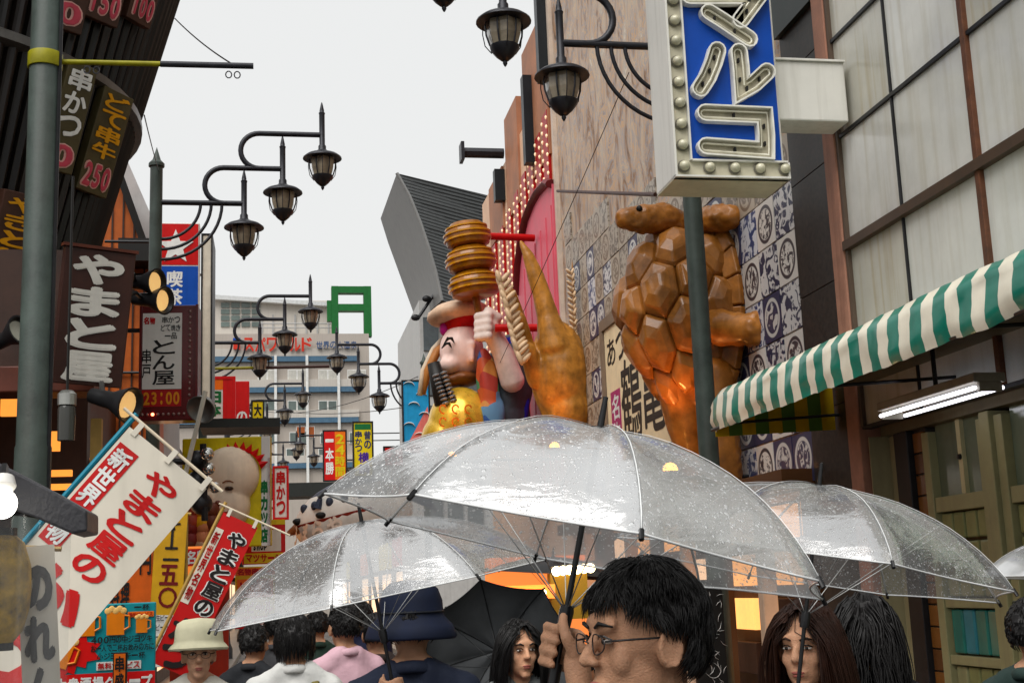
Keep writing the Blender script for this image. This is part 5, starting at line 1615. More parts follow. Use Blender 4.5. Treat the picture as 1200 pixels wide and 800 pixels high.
# small figures / toys massed beneath the face
pk_cols = ['c98a6a', '9c4a3a', 'd0a030', '6b3b2b', 'caa58a', '7a2f2a']
tl = thing('toy_shelf', 'crowded shelf of brown and yellow dolls under the mustard sign', 'shelf', at(232, 680, 11.6))
MB().span((at(206, 690, 11.6).x, 11.5, at(232, 692, 11.6).z), (at(262, 690, 11.6).x, 11.9, at(232, 688, 11.6).z)).build('shelf_board', dkwood, tl)
MB().span((at(200, 690, 11.9).x, 11.9, 0.12), (at(268, 690, 11.9).x, 12.0, at(232, 600, 11.9).z)).build('back_panel', mat('deep orange panel', hexc('a8401c'), 0.5, var=0.3, scale=3), tl)
for i in range(20):
    px, py = 212 + (i % 4) * 13 + R.uniform(-3, 3), 600 + (i // 4) * 19 + R.uniform(-3, 3)
    q = at(px, py, 11.6)
    mb = MB()
    mb.ell(q, (0.07, 0.07, 0.075), None, 12, 8)
    mb.ell(q - V((0, 0, 0.1)), (0.075, 0.07, 0.085), None, 12, 8)
    mb.ell(q + V((0.05, 0, 0.06)), 0.028, None, 8, 5)
    mb.ell(q + V((-0.05, 0, 0.06)), 0.028, None, 8, 5)
    mb.build('doll', mat('doll ' + pk_cols[i % 6], hexc(pk_cols[i % 6]), 0.5), tl, smooth=180)
# shop boards
sign('shop_board', 'red and white shop board with black footprints behind the red flag', 284, 612, 334, 660, 13, redsg, thick=0.1, hang=XL, bands=((0.0, 0.94, 1, 1.06, yelsg), (0.22, 0.3, 0.9, 0.82, whites), (0.05, 0.02, 0.95, 0.26, yelsg)),
     texts=(('ーズ', 0.25, 0.52, 0.55, 0.8, redi, False, 0.05), ('shop', 0.25, 0.32, 0.58, 0.5, ink, False, 0.04), ('マッサージ', 0.08, 0.04, 0.92, 0.24, redi, False, 0.04)))
t_, F_, w_, h_ = sign('shop_board', 'yellow crowded shop board with red characters behind the red flag', 276, 664, 322, 735, 12.6, yelsg, thick=0.1, hang=XL, bands=((0.0, 0.86, 1, 0.98, orange), (0.05, 0.5, 0.95, 0.8, orange), (0, 0, 1, 0.2, redsg)),
     texts=(('名物串かつ', 0.04, 0.86, 0.96, 0.98, redi, False, 0.04), ('どて焼', 0.1, 0.52, 0.9, 0.78, redi, False, 0.05), ('生ビール', 0.05, 0.24, 0.95, 0.44, redi, False, 0.05), ('大衆酒場', 0.05, 0.03, 0.95, 0.18, wink, False, 0.03)))
sign('hanging_sign', 'narrow white sign with red characters right of the baby-face sign', 322, 548, 336, 606, 20, whites, thick=0.1, rimm=redsg, rimw=0.03, hang=XL, texts=(('串かつ', 0.1, 0.05, 0.9, 0.95, redi, True, 0.04),))
sign('hanging_sign', 'narrow yellow sign with black characters below the red sign pair', 296, 470, 308, 506, 27, yelsg, thick=0.1, rimm=darkiron, rimw=0.03, hang=XL, texts=(('大衆', 0.1, 0.05, 0.9, 0.95, ink, True, 0.04),))
sign('shop_board', 'orange lit board with red characters left of the red flag', 214, 640, 246, 700, 10.4, mat('lit orange board', hexc('e07020'), 0.4, emit=0.25, ecol=(1, 0.35, 0.05)), thick=0.08, hang=XL, bands=((0.05, 0.62, 0.95, 0.95, redsg),), texts=(('名物', 0.1, 0.64, 0.9, 0.93, wink, False, 0.03), ('串', 0.2, 0.08, 0.8, 0.55, redi, True, 0.05)))
sign('shop_board', 'white menu board with small black lines beside the ochre banner', 180, 716, 206, 780, 8.4, whites, thick=0.04, hang=XL, texts=tuple(('生ビール串かつ'[q:q + 4], 0.1, 0.82 - q * 0.17, 0.9, 0.94 - q * 0.17, ink, False, 0.01) for q in range(4)))
# yellow paper banner
ochre = mat('ochre cloth', hexc('c09a35'), 0.6, var=0.2, scale=4, bump=0.15, bscale=12)
def cloth(name, label, F, w, h, m_, amp=0.02, bands=(), texts=(), extra=None, cat='flag', hemm=None):
    t = thing(name, label, cat, F.pt(0, -h / 2))
    def wob(u, v):
        return amp * (math.sin(u * 7 + v * 4) * 0.6 + math.sin(v * 6.0 + 1 + u * 3) * 0.5) * (0.4 + 0.6 * (0.5 - v / h))
    nu, nv = 10, 30
    vs = [F.pt(-w / 2 + w * i / nu, -h / 2 + h * j / nv, wob(-w / 2 + w * i / nu, -h / 2 + h * j / nv)) for j in range(nv + 1) for i in range(nu + 1)]
    fs = [(j * (nu + 1) + i, j * (nu + 1) + i + 1, (j + 1) * (nu + 1) + i + 1, (j + 1) * (nu + 1) + i) for j in range(nv) for i in range(nu)]
    MB().add(vs, fs).build('cloth', m_, t, smooth=180)
    def warp(mb, n0):
        for q in range(len(mb.v)):
            d = mb.v[q] - F.o
            u_, v_ = d.dot(F.u), d.dot(F.v)
            mb.v[q] = F.pt(u_, v_, wob(u_, v_) + n0)
        return mb
    for (u0, v0, u1, v1, m2) in bands:
        k1 = 6
        k2 = 24
        mb = MB()
        mb.add([F.pt((u0 + (u1 - u0) * i / k1 - .5) * w, (v0 + (v1 - v0) * j / k2 - .5) * h) for j in range(k2 + 1) for i in range(k1 + 1)],
               [(j * (k1 + 1) + i, j * (k1 + 1) + i + 1, (j + 1) * (k1 + 1) + i + 1, (j + 1) * (k1 + 1) + i) for j in range(k2) for i in range(k1)])
        warp(mb, 0.002).build('printed_band', m2, t, smooth=180)
    for (s_, u0, v0, u1, v1, m2, bold, lv) in texts:
        mb = MB().text(F, s_, (u0 - .5) * w, (v0 - .5) * h, (u1 - .5) * w, (v1 - .5) * h, bold=bold)
        warp(mb, 0.0035 + 0.0015 * lv).build('lettering', m2, t)
    return t
c = at(198, 660, 7.6)
kk = mpp(c)
t = cloth('paper_banner', 'ochre vertical banner with dark red characters below the white flag', face_frame(c, 0, rad(-3)), 36 * kk, 118 * kk, ochre, 0.012,
      texts=(('キー二', 0.28, 0.52, 0.82, 0.97, mat('black ink', (0.02, 0.015, 0.012), 0.6), 0.03, 0), ('五〇', 0.2, 0.06, 0.85, 0.5, mat('maroon ink', hexc('6a1a1a'), 0.6), 0.03, 0)), cat='banner')
MB().tube([at(176, 600, 7.62), at(224, 602, 7.62)], 0.01, 6).build('top_rod', wpost, t)
MB().tube([at(218, 598, 7.64), at(216, 860, 7.64)], 0.014, 6).build('bamboo_pole', wpost, t)
c = at(165, 640, 8.2)
sign('shop_board', 'orange sign with white and blue characters behind the white flag', 128, 600, 178, 715, 9.0, mat('deep orange board', hexc('d0702c'), 0.5, var=0.2), thick=0.08, hang=XL, bands=((0.25, 0.45, 0.75, 0.72, redsg), (0.5, 0.72, 0.95, 0.95, yelsg)),
     texts=(('店', 0.55, 0.75, 0.9, 0.93, navyi), ('名物', 0.3, 0.47, 0.7, 0.7, wink), ('円', 0.7, 0.35, 0.98, 0.6, ink), ('料理', 0.05, 0.05, 0.5, 0.3, ink, False)))
# beer poster
teal = mat('teal poster', hexc('2b8f98'), 0.4, var=0.12, scale=3)
t_, F_, w_, h_ = sign('beer_poster', 'teal poster with orange beer mugs and black price lettering', 66, 708, 180, 812, 6.2, teal, thick=0.05, yaw=rad(3), bands=((0, 0.0, 1, 0.24, redsg), (0.72, 0.84, 0.98, 0.90, orange), (0.42, 0.27, 0.86, 0.36, whites)),
    texts=(('400', 0.25, 0.91, 0.44, 0.985, ink, False), ('400', 0.5, 0.91, 0.7, 0.985, ink, False), ('一杯', 0.78, 0.915, 0.94, 0.985, ink, False), ('無料サービス', 0.73, 0.845, 0.97, 0.895, redi, False, 0.02),
           ('400円の中ジョッキ', 0.36, 0.56, 0.97, 0.64, ink, False, 0.02), ('お一人で二杯お飲みの方に', 0.36, 0.47, 0.99, 0.55, ink, False, 0.02), ('小ジョッキ一杯', 0.42, 0.38, 0.9, 0.46, ink, False, 0.02), ('無料サービス', 0.43, 0.275, 0.85, 0.355, redi, False, 0.03),
           ('大衆酒場グループ', 0.02, 0.06, 0.98, 0.21, wink, False, 0.05)))
MB().tube([F_.pt(-w_ * 0.3, -h_ / 2, -0.03), V((F_.pt(-w_ * 0.3, 0).x, F_.pt(-w_ * 0.3, 0).y + 0.03, 0.12))], 0.02, 6).build('leg', darkiron, t_)
MB().tube([F_.pt(w_ * 0.3, -h_ / 2, -0.03), V((F_.pt(w_ * 0.3, 0).x, F_.pt(w_ * 0.3, 0).y + 0.03, 0.12))], 0.02, 6).build('leg', darkiron, t_)
beer = mat('printed beer', hexc('d98a2b'), 0.4, var=0.15)
foam = mat('printed foam', hexc('e9c48a'), 0.4)
def mug(u, v, s, tilt=0):
    F2 = Frame(F_.pt((u - .5) * w_, (v - .5) * h_, 0.006), F_.u * math.cos(tilt) + F_.v * math.sin(tilt), F_.v * math.cos(tilt) - F_.u * math.sin(tilt))
    MB().panel(F2, -0.045 * s, -0.07 * s, 0.045 * s, 0.05 * s, 0, 0.004).build('mug_print', beer, t_)
    mb = MB()
    for i in range(5):
        mb.ell(F2.pt((-0.04 + 0.02 * i) * s, 0.055 * s + (i % 2) * 0.01 * s, 0.003), (0.018 * s, 0.018 * s, 0.004), F2.mat3(), 10, 5)
    mb.build('foam_print', foam, t_)
    MB().tube([F2.pt(0.045 * s, 0.03 * s, 0.004), F2.pt(0.07 * s, 0.025 * s, 0.004), F2.pt(0.072 * s, -0.03 * s, 0.004), F2.pt(0.045 * s, -0.045 * s, 0.004)], 0.006 * s, 5).build('handle_print', beer, t_)
mug(0.31, 0.8, 0.85)
mug(0.6, 0.8, 0.85)
mug(0.86, 0.76, 0.55)
pts = []
for i in range(24):
    a = 2 * math.pi * i / 24
    rr = (0.115 if i % 2 else 0.085) * (1 + 0.2 * math.cos(3 * a))
    pts.append(F_.pt(-0.36 * w_ + math.cos(a) * rr * 1.1, -0.02 * h_ + math.sin(a) * rr, 0.0035))
MB().prism(pts, F_.n * 0.002).build('burst_print', redsg, t_, fix=True)
mug(0.08, 0.5, 1.0, rad(-20))
sign('shop_board', 'narrow black and orange card in front of the beer poster', 132, 765, 148, 830, 6.0, ink, thick=0.03, bands=((0.1, 0.02, 0.9, 0.98, orange),), texts=(('串盛り', 0.15, 0.05, 0.85, 0.95, ink),))

# white flag and its teal pole
wcl = mat('white flag cloth', (0.70, 0.66, 0.58), 0.65, var=0.06, scale=3, bump=0.1, bscale=9)
redc = mat('red flag print', hexc('b5131a'), 0.6)
YW = 5.6
A, B = at(152, 500, YW), at(242, 572, YW)
kk = mpp(A)
ud = (B - A).normalized()
vd = V((0, 1, 0)).cross(ud).normalized()
vd = vd if vd.z > 0 else -vd
wF, hF = (B - A).length, 330 * kk
FW = Frame((A + B) / 2 - vd * hF / 2, ud, vd)
wf = cloth('white_flag', 'white cloth flag with red brush characters hanging from a teal pole', FW, wF, hF, wcl, 0.035, bands=((0.03, 0.52, 0.27, 0.94, redc),),
           texts=(('新世界名物', 0.04, 0.53, 0.26, 0.93, wink, 0.03, 1), ('やまと屋の', 0.43, 0.5, 0.83, 0.95, redc, 0.035, 0), ('かつ', 0.05, 0.02, 0.92, 0.5, redc, 0.05, 0)))
tealp = mat('teal pole', hexc('2b7f93'), 0.4)
MB().tube([FW.pt(-wF / 2 - 0.015, hF / 2 + 0.06, -0.01), FW.pt(-wF / 2 - 0.015, hF / 2 - 0.6, -0.01), FW.pt(-wF / 2 - 0.015, -hF / 2 - 0.8, -0.01)], 0.012, 8).build('pole', tealp, wf)
MB().tube([FW.pt(-wF / 2 - 0.07, hF / 2 + 0.045, 0), FW.pt(wF / 2 + 0.06, hF / 2 + 0.03, 0)], 0.007, 8).build('cross_rod', mat('cream rod', (0.7, 0.62, 0.5), 0.4), wf)
for u in (-0.42, 0.02, 0.46):
    MB().panel(FW, u * wF - 0.012, hF / 2 - 0.02, u * wF + 0.012, hF / 2 + 0.045, 0.002, 0.008).build('loop', wcl, wf)
# red flag
YF = 6.6
A, B = at(262, 600, YF), at(302, 618, YF)
kk = mpp(A)
ud = (B - A).normalized()
vd = V((0, 1, 0)).cross(ud).normalized()
vd = vd if vd.z > 0 else -vd
wF, hF = (B - A).length, 185 * kk
FR = Frame((A + B) / 2 - vd * hF / 2, ud, vd)
blkw = mat('black flag print', (0.02, 0.015, 0.015), 0.6)
redf = mat('red flag cloth', hexc('b51a20'), 0.6, var=0.1)
rf = cloth('red_flag', 'red cloth flag with white-edged black brush characters', FR, wF, hF, redf, 0.012, bands=((0.0, 0.4, 0.22, 0.9, wcl),),
           texts=(('新世界名物', 0.02, 0.42, 0.2, 0.88, redc, 0.03, 1), ('やまと屋の', 0.34, 0.36, 0.94, 0.93, wink, 0.11, 0), ('やまと屋の', 0.37, 0.365, 0.91, 0.925, blkw, 0.035, 1), ('かつ', 0.05, -0.0, 0.9, 0.33, blkw, 0.05, 1)))
MB().tube([FR.pt(-wF / 2 - 0.012, hF / 2 + 0.05, -0.01), FR.pt(-wF / 2 - 0.012, -hF / 2 - 0.6, -0.01)], 0.009, 8).build('pole', wpost, rf)
MB().tube([FR.pt(-wF / 2 - 0.04, hF / 2 + 0.03, 0), FR.pt(wF / 2 + 0.16, hF / 2 + 0.03, 0)], 0.005, 8).build('cross_rod', mat('cream rod', (0.7, 0.62, 0.5), 0.4), rf)
for u in (-0.35, 0.4):
    MB().panel(FR, u * wF - 0.008, hF / 2 - 0.01, u * wF + 0.008, hF / 2 + 0.03, 0.002, 0.006).build('loop', wcl, rf)

# ------------------------------------------------------------------ nearest stall at the lower left
slate = mat('dark grey eave', (0.045, 0.045, 0.05), 0.45, var=0.25, scale=8, bump=0.3, bscale=70)
YN = 3.4
ea = thing('stall_eave', 'dark grey sloping eave of the nearest stall at lower left', 'eave', at(30, 600, YN))
pl = [at(x, y_, YN) for x, y_ in ((-90, 498), (0, 543), (60, 574), (102, 598), (102, 622), (84, 625), (40, 606), (-90, 562))]
MB().prism(pl, (0, 0.22, 0)).build('eave_board', slate, ea, fix=True, bevel=0.006)
pv = at(-20, 620, YN + 0.3)
MB().span((pv.x - 0.06, YN + 0.08, 0.12), (pv.x + 0.03, YN + 0.17, pv.z + 0.25)).build('stall_post', dkwood, ea)
wlamp = mat('lit white globe', (1, 0.97, 0.9), 0.3, emit=4.0, ecol=(1.0, 0.95, 0.85))
p = at(2, 590, 3.25)
gl_ = thing('globe_lamp', 'lit white globe lamp under the dark eave at left edge', 'lamp', p)
MB().ell(p, 0.036).build('globe', wlamp, gl_, smooth=180)
MB().lathe([(0.02, 0.03), (0.03, 0.045), (0.022, 0.07), (0, 0.072)], p, V((0, 0.3, 1)), 12).build('holder', whites, gl_, smooth=40)
MB().tube([p + V((0, 0.01, 0.065)), p + V((-0.02, 0.12, 0.1))], 0.01, 6).build('stem', darkiron, gl_)
def vinyl(name, haze, tint=(0.95, 0.96, 0.97), rough=0.16, drops=True, whitecol=(0.85, 0.87, 0.88)):
    """clear wet vinyl film: lets most light straight through, a milky share, gloss, and rain drops"""
    if name in MATS:
        return MATS[name]
    m = bpy.data.materials.new(name)
    m.use_nodes = True
    n, l = m.node_tree.nodes, m.node_tree.links
    n.remove(n['Principled BSDF'])
    out = n['Material Output']
    tr = n.new('ShaderNodeBsdfTransparent')
    tr.inputs[0].default_value = (*tint, 1)
    df_ = n.new('ShaderNodeBsdfDiffuse')
    df_.inputs[0].default_value = (*whitecol, 1)
    tl_ = n.new('ShaderNodeBsdfTranslucent')
    tl_.inputs[0].default_value = (*whitecol, 1)
    gs = n.new('ShaderNodeBsdfGlossy')
    gs.inputs['Roughness'].default_value = rough
    tc = n.new('ShaderNodeTexCoord')
    no = n.new('ShaderNodeTexNoise')
    no.inputs['Scale'].default_value = 3.5
    no.inputs['Detail'].default_value = 5
    l.new(tc.outputs['Object'], no.inputs['Vector'])
    hz = n.new('ShaderNodeMapRange')
    hz.inputs[1].default_value, hz.inputs[2].default_value = 0.3, 0.75
    hz.inputs[3].default_value, hz.inputs[4].default_value = haze * 0.55, haze * 1.4
    l.new(no.outputs['Fac'], hz.inputs[0])
    fac = hz.outputs[0]
    mk = n.new('ShaderNodeMixShader')
    mk.inputs[0].default_value = 0.25
    l.new(df_.outputs[0], mk.inputs[1])
    l.new(tl_.outputs[0], mk.inputs[2])
    bumpn = n.new('ShaderNodeBump')
    bumpn.inputs['Strength'].default_value = 0.5
    bumpn.inputs['Distance'].default_value = 0.004
    hsum = None
    if drops:
        fs = []
        for sc_v, th0, th1 in ((70, 0.24, 0.16), (150, 0.3, 0.2), (34, 0.16, 0.11)):
            vo = n.new('ShaderNodeTexVoronoi')
            vo.inputs['Scale'].default_value = sc_v
            l.new(tc.outputs['Object'], vo.inputs['Vector'])
            mr = n.new('ShaderNodeMapRange')
            mr.inputs[1].default_value, mr.inputs[2].default_value = th0, th1
            l.new(vo.outputs['Distance'], mr.inputs[0])
            sep = n.new('ShaderNodeSeparateColor')
            l.new(vo.outputs['Color'], sep.inputs[0])
            keep = n.new('ShaderNodeMath')
            keep.operation = 'GREATER_THAN'
            keep.inputs[1].default_value = 0.45
            l.new(sep.outputs[0], keep.inputs[0])
            q = n.new('ShaderNodeMath')
            q.operation = 'MULTIPLY'
            l.new(mr.outputs[0], q.inputs[0])
            l.new(keep.outputs[0], q.inputs[1])
            fs.append(q.outputs[0])
        a = n.new('ShaderNodeMath')
        a.operation = 'MAXIMUM'
        l.new(fs[0], a.inputs[0])
        l.new(fs[1], a.inputs[1])
        a2 = n.new('ShaderNodeMath')
        a2.operation = 'MAXIMUM'
        l.new(a.outputs[0], a2.inputs[0])
        l.new(fs[2], a2.inputs[1])
        mpw = n.new('ShaderNodeMapping')        # creases in the film
        mpw.inputs['Scale'].default_value = (5, 5, 16)
        l.new(tc.outputs['Object'], mpw.inputs[0])
        nw = n.new('ShaderNodeTexNoise')
        nw.inputs['Scale'].default_value = 1.6
        nw.inputs['Detail'].default_value = 5
        nw.inputs['Distortion'].default_value = 1.5
        l.new(mpw.outputs[0], nw.inputs['Vector'])
        hb = n.new('ShaderNodeMath')
        hb.operation = 'MULTIPLY_ADD'
        hb.inputs[1].default_value = 1.5
        l.new(nw.outputs['Fac'], hb.inputs[0])
        l.new(a2.outputs[0], hb.inputs[2])
        l.new(hb.outputs[0], bumpn.inputs['Height'])
        sc2 = n.new('ShaderNodeMath')
        sc2.operation = 'MULTIPLY_ADD'
        sc2.inputs[1].default_value = 0.5
        l.new(a2.outputs[0], sc2.inputs[0])
        l.new(fac, sc2.inputs[2])
        fac = sc2.outputs[0]
        l.new(bumpn.outputs[0], gs.inputs['Normal'])
    m1 = n.new('ShaderNodeMixShader')
    l.new(fac, m1.inputs[0])
    l.new(tr.outputs[0], m1.inputs[1])
    l.new(mk.outputs[0], m1.inputs[2])
    fr_ = n.new('ShaderNodeFresnel')
    fr_.inputs['IOR'].default_value = 1.55
    if drops:
        l.new(bumpn.outputs[0], fr_.inputs['Normal'])
    m2 = n.new('ShaderNodeMixShader')
    fq = n.new('ShaderNodeMath')
    fq.operation = 'MULTIPLY'
    fq.inputs[1].default_value = 0.6
    l.new(fr_.outputs[0], fq.inputs[0])
    l.new(fq.outputs[0], m2.inputs[0])
    l.new(m1.outputs[0], m2.inputs[1])
    l.new(gs.outputs[0], m2.inputs[2])
    l.new(m2.outputs[0], out.inputs[0])
    MATS[name] = m
    return m
clr = vinyl('clear stall curtain', 0.1, drops=False, rough=0.2)
cu = thing('plastic_curtain', 'clear plastic rain curtain hanging from the dark eave', 'curtain', at(50, 800, 3.45))
mb = MB()
n = 16
base = [at(-60, 600, 3.47), at(82, 618, 3.47)]
vs = []
for j in range(2):
    for i in range(n + 1):
        p = base[0].lerp(base[1], i / n) + V((0, 0.02 * math.sin(i * 1.7) + 0.01 * math.sin(i * 4.1), 0))
        p.z = (2.0 if j else 0.9)
        if j:
            p.z = base[0].lerp(base[1], i / n).z + 0.02
        vs.append(p)
mb.add(vs, [(i, i + 1, n + 2 + i, n + 1 + i) for i in range(n)]).build('film', clr, cu, smooth=180)
MB().tube([base[0] + V((0, 0, 0.02)), base[1] + V((0, 0, 0.02))], 0.008, 6).build('rail', darkiron, cu)
c = at(46, 740, 3.8)
kk = mpp(c)
t = cloth('stall_banner', 'white vertical cloth with large black kana behind the plastic curtain', face_frame(c, rad(8), rad(4)), 42 * kk, 200 * kk, wcl, 0.012, texts=(('のれん', 0.06, 0.02, 0.94, 0.9, blkw, 0.07, 0),), cat='banner')
MB().tube([at(20, 641, 3.82), at(72, 643, 3.82)], 0.008, 6).build('rod', wpost, t)
c = at(-6, 690, 3.7)
rl = thing('paper_lantern', 'round brown and yellow lantern at lower left edge', 'lantern', c - V((0, 0, 0.16)))
MB().lathe([(0.045, -0.15), (0.05, -0.14), (0.075, -0.11), (0.09, -0.05), (0.093, 0.0), (0.09, 0.06), (0.072, 0.12), (0.05, 0.14), (0.045, 0.15)], c, V((0, 0, 1)), 20).build('shade', mat('brown lantern paper', (0.5, 0.33, 0.08), 0.4, var=0.9, scale=14), rl, smooth=60)
for z in (-0.15, 0.15):
    MB().lathe([(0.03, z - 0.01), (0.052, z - 0.01), (0.052, z + 0.01), (0.03, z + 0.01)], c, V((0, 0, 1)), 16).build('ring', ink, rl)
MB().tube([c + V((0, 0, 0.15)), c + V((0, 0, 0.3))], 0.006, 6).build('cord', ink, rl)

# ------------------------------------------------------------------ puffer fish lantern
YP = 14.0
c = at(414, 602, YP)
kk = mpp(c)
ff = thing('puffer_lantern', 'pale puffer fish shaped lantern with red kana band', 'lantern', c - V((0, 0, 36 * kk)))
fgw = mat('fish lantern paper', (0.8, 0.77, 0.72), 0.4, var=0.12, scale=4)
fgd = mat('fish lantern dark back', (0.05, 0.06, 0.09), 0.35, var=0.3)
Rm = Matrix.Rotation(rad(-12), 3, 'Y')
def fish_pt(th, ph, s=1.0):
    q = V((70 * kk * math.cos(ph) * math.cos(th), 40 * kk * math.cos(ph) * math.sin(th), 41 * kk * math.sin(ph)))
    q.x *= 1 - 0.12 * (q.z / (41 * kk))
    return c + Rm @ (q * s)
nu, nv = 28, 16
vs = [fish_pt(2 * math.pi * i / nu, -math.pi / 2 + math.pi * j / nv) for j in range(nv + 1) for i in range(nu)]
mb = MB()
for j in range(nv):
    for i in range(nu):
        mb.add([vs[j * nu + i], vs[j * nu + (i + 1) % nu], vs[(j + 1) * nu + (i + 1) % nu], vs[(j + 1) * nu + i]], [(0, 1, 2, 3)], 1 if j >= 12 else 0)
o = mb.build('body', [fgw, fgd], ff)
bm = bmesh.new()
bm.from_mesh(o.data)
bmesh.ops.remove_doubles(bm, verts=bm.verts, dist=0.0005)
bm.to_mesh(o.data)
bm.free()
o.data.polygons.foreach_set('use_smooth', [True] * len(o.data.polygons))
for th in (200, 236):
    q = fish_pt(rad(th), rad(8), 1.01)
    MB().ell(q, (0.055, 0.03, 0.035)).build('eye', ink, ff, smooth=180)
for th in (205, 225, 245, 262, 280):
    q = fish_pt(rad(th), rad(26), 1.01)
    MB().ell(q, (0.04, 0.02, 0.05)).build('spot', fgd, ff, smooth=180)
MB().add([fish_pt(rad(190 + i * 8), rad(2 if j else -30), 1.012) for j in range(2) for i in range(13)], [(i, i + 1, 14 + i, 13 + i) for i in range(12)]).build('band', mat('red band cloth', hexc('8e3a30'), 0.5), ff, smooth=180)
FFs = face_frame(c)
mb = MB()
for i, ch in enumerate('づぼらや'):
    th = rad(199 + i * 17)
    o_ = fish_pt(th, rad(-14), 1.02)
    nr_ = (o_ - c).normalized()
    nr_.z = 0
    nr_.normalize()
    F2 = Frame(o_ + nr_ * 0.03, V((-nr_.y, nr_.x, 0)), V((0, 0, 1)))
    mb.text(F2, ch, -0.1, -0.11, 0.1, 0.11, bold=0.05)
mb.build('lettering', mat('pale kana', (0.75, 0.66, 0.58), 0.5), ff)
MB().tube([fish_pt(rad(200), rad(-2), 1.0), fish_pt(rad(186), rad(-6), 1.1)], [0.06, 0.03], 8).build('mouth', chin_shade, ff, smooth=180)
for th in (rad(5),):
    pass
MB().add([fish_pt(0, 0, 0.98), fish_pt(0, 0.35, 1.4), fish_pt(0, -0.35, 1.4)], [(0, 1, 2)]).build('tail', fgd, ff).modifiers.new('s', 'SOLIDIFY').thickness = 0.03
MB().tube([fish_pt(rad(230), rad(20), 1.0), fish_pt(rad(235), rad(42), 1.15)], [0.05, 0.01], 6).build('fin', fgd, ff)
MB().tube([c + V((0, 0.1, -30 * kk)), V((c.x, c.y + 0.1, 0.0))], 0.04, 8).build('stand', darkiron, ff)
# ------------------------------------------------------------------ umbrellas
film = vinyl('clear umbrella vinyl', 0.5)
film2 = vinyl('clearer umbrella vinyl', 0.24)
whitef = vinyl('white umbrella film', 0.85, drops=False)
blackf = mat('black umbrella cloth', (0.018, 0.019, 0.021), 0.55, var=0.25, scale=4)
steelw = mat('pale umbrella rib', (0.55, 0.55, 0.54), 0.3, metal=0.5)
blkpl = mat('black plastic', (0.012, 0.012, 0.013), 0.3)
seam = mat('white vinyl seam', (0.72, 0.73, 0.73), 0.3)
def umbrella(label, apex, axis, Rr, depth, film_, spin=0.0, shaft=0.78, ribm=steelw, shaftm=blkpl, group='rain umbrellas', handle=True, al=62, seamm=seam, nr=8):
    axis = axis.normalized()
    a, b, d = basis(axis)
    ca, sa = math.cos(rad(al)), math.sin(rad(al))
    base = apex - axis * shaft
    t = thing('umbrella', label, 'umbrella', base, group)
    def rib(ph, s):
        r_ = Rr * math.sin(s * rad(al)) / sa
        h_ = depth * (math.cos(s * rad(al)) - ca) / (1 - ca)
        return r_, h_
    def pt(g, f, s):
        ph0 = spin + 2 * math.pi * g / nr
        ph1 = spin + 2 * math.pi * (g + 1) / nr
        r_, h_ = rib(0, s)
        sag = 1 - 0.045 * (s ** 3) * 4 * f * (1 - f)
        p0 = V((math.cos(ph0), math.sin(ph0)))
        p1 = V((math.cos(ph1), math.sin(ph1)))
        ch = p0.lerp(p1, f)
        ci = ch.normalized()
        q = ch * r_ * sag
        h2 = h_ - (0.016 * math.sin(math.pi * f) * math.sin(math.pi * min(1, s)) + 0.004 * noise.noise(V((g * 3.1 + f * 4, s * 5, Rr * 40))) if s < 1 else 0)
        return apex - axis * depth + axis * h2 + a * q.x + b * q.y
    ns_, nf = 14, 8
    vs, fs = [], []
    for g_ in range(nr):
        for si in range(ns_ + 1):
            for fi in range(nf):
                vs.append(pt(g_, fi / nf, 0.02 + 0.98 * si / ns_))
    row = nf
    def idx(g_, si, fi):
        if fi == nf:
            g_, fi = (g_ + 1) % nr, 0
        return (g_ * (ns_ + 1) + si) * row + fi
    for g_ in range(nr):
        for si in range(ns_):
            for fi in range(nf):
                fs.append((idx(g_, si, fi), idx(g_, si + 1, fi), idx(g_, si + 1, fi + 1), idx(g_, si, fi + 1)))
    cn = MB().add(vs, fs).build('canopy', film_, t, smooth=180)
    hem = [pt(g_, fi / nf, 1.0) for g_ in range(nr) for fi in range(nf)]
    for g_ in range(nr):
        MB().tube([pt(g_, 0, 0.03 + 0.97 * i / 12) + axis * 0.002 for i in range(13)], 0.0016, 4, flat=0.4).build('seam', seamm, cn, smooth=180)
    MB().tube(hem, 0.0022, 5, closed=True).build('hem', seamm, cn, smooth=180)
    run = apex - axis * (depth + 0.12)
    for g_ in range(nr):
        pp = [pt(g_, 0, 0.02 + 0.98 * i / 12) - axis * 0.004 for i in range(13)]
        MB().tube(pp, 0.0018, 5).build('rib', ribm, t, smooth=180)
        e = pt(g_, 0, 1.0)
        dd = (e - pt(g_, 0, 0.94)).normalized()
        MB().tube([e - dd * 0.008, e + dd * 0.012], 0.0045, 6).build('rib_tip', blkpl, t, smooth=60)
        m_ = pt(g_, 0, 0.55) - axis * 0.005
        MB().tube([run, m_], 0.0013, 5).build('stretcher', ribm, t, smooth=180)
    MB().tube([apex + axis * 0.045, apex - axis * (shaft - 0.0)], 0.0058, 8).build('shaft', shaftm, t, smooth=60)
    MB().lathe([(0.0, 0.06), (0.005, 0.058), (0.007, 0.0), (0.02, -0.004), (0.022, -0.01), (0.007, -0.012)], apex + axis * 0.006, axis, 12).build('ferrule', blkpl, t, smooth=40)
    MB().lathe([(0.012, -0.03), (0.014, 0.0), (0.012, 0.012)], run, axis, 10).build('runner', blkpl, t, smooth=40)
    if handle:
        e = apex - axis * shaft
        c_ = e + a * 0.035
        hp = [e + axis * 0.1, e] + [c_ - a * 0.035 * math.cos(x) - axis * 0.035 * math.sin(x) for x in [math.pi * i / 10 for i in range(1, 11)]]
        MB().tube(hp, 0.011, 8).build('handle', blkpl, t, smooth=60)
    return t

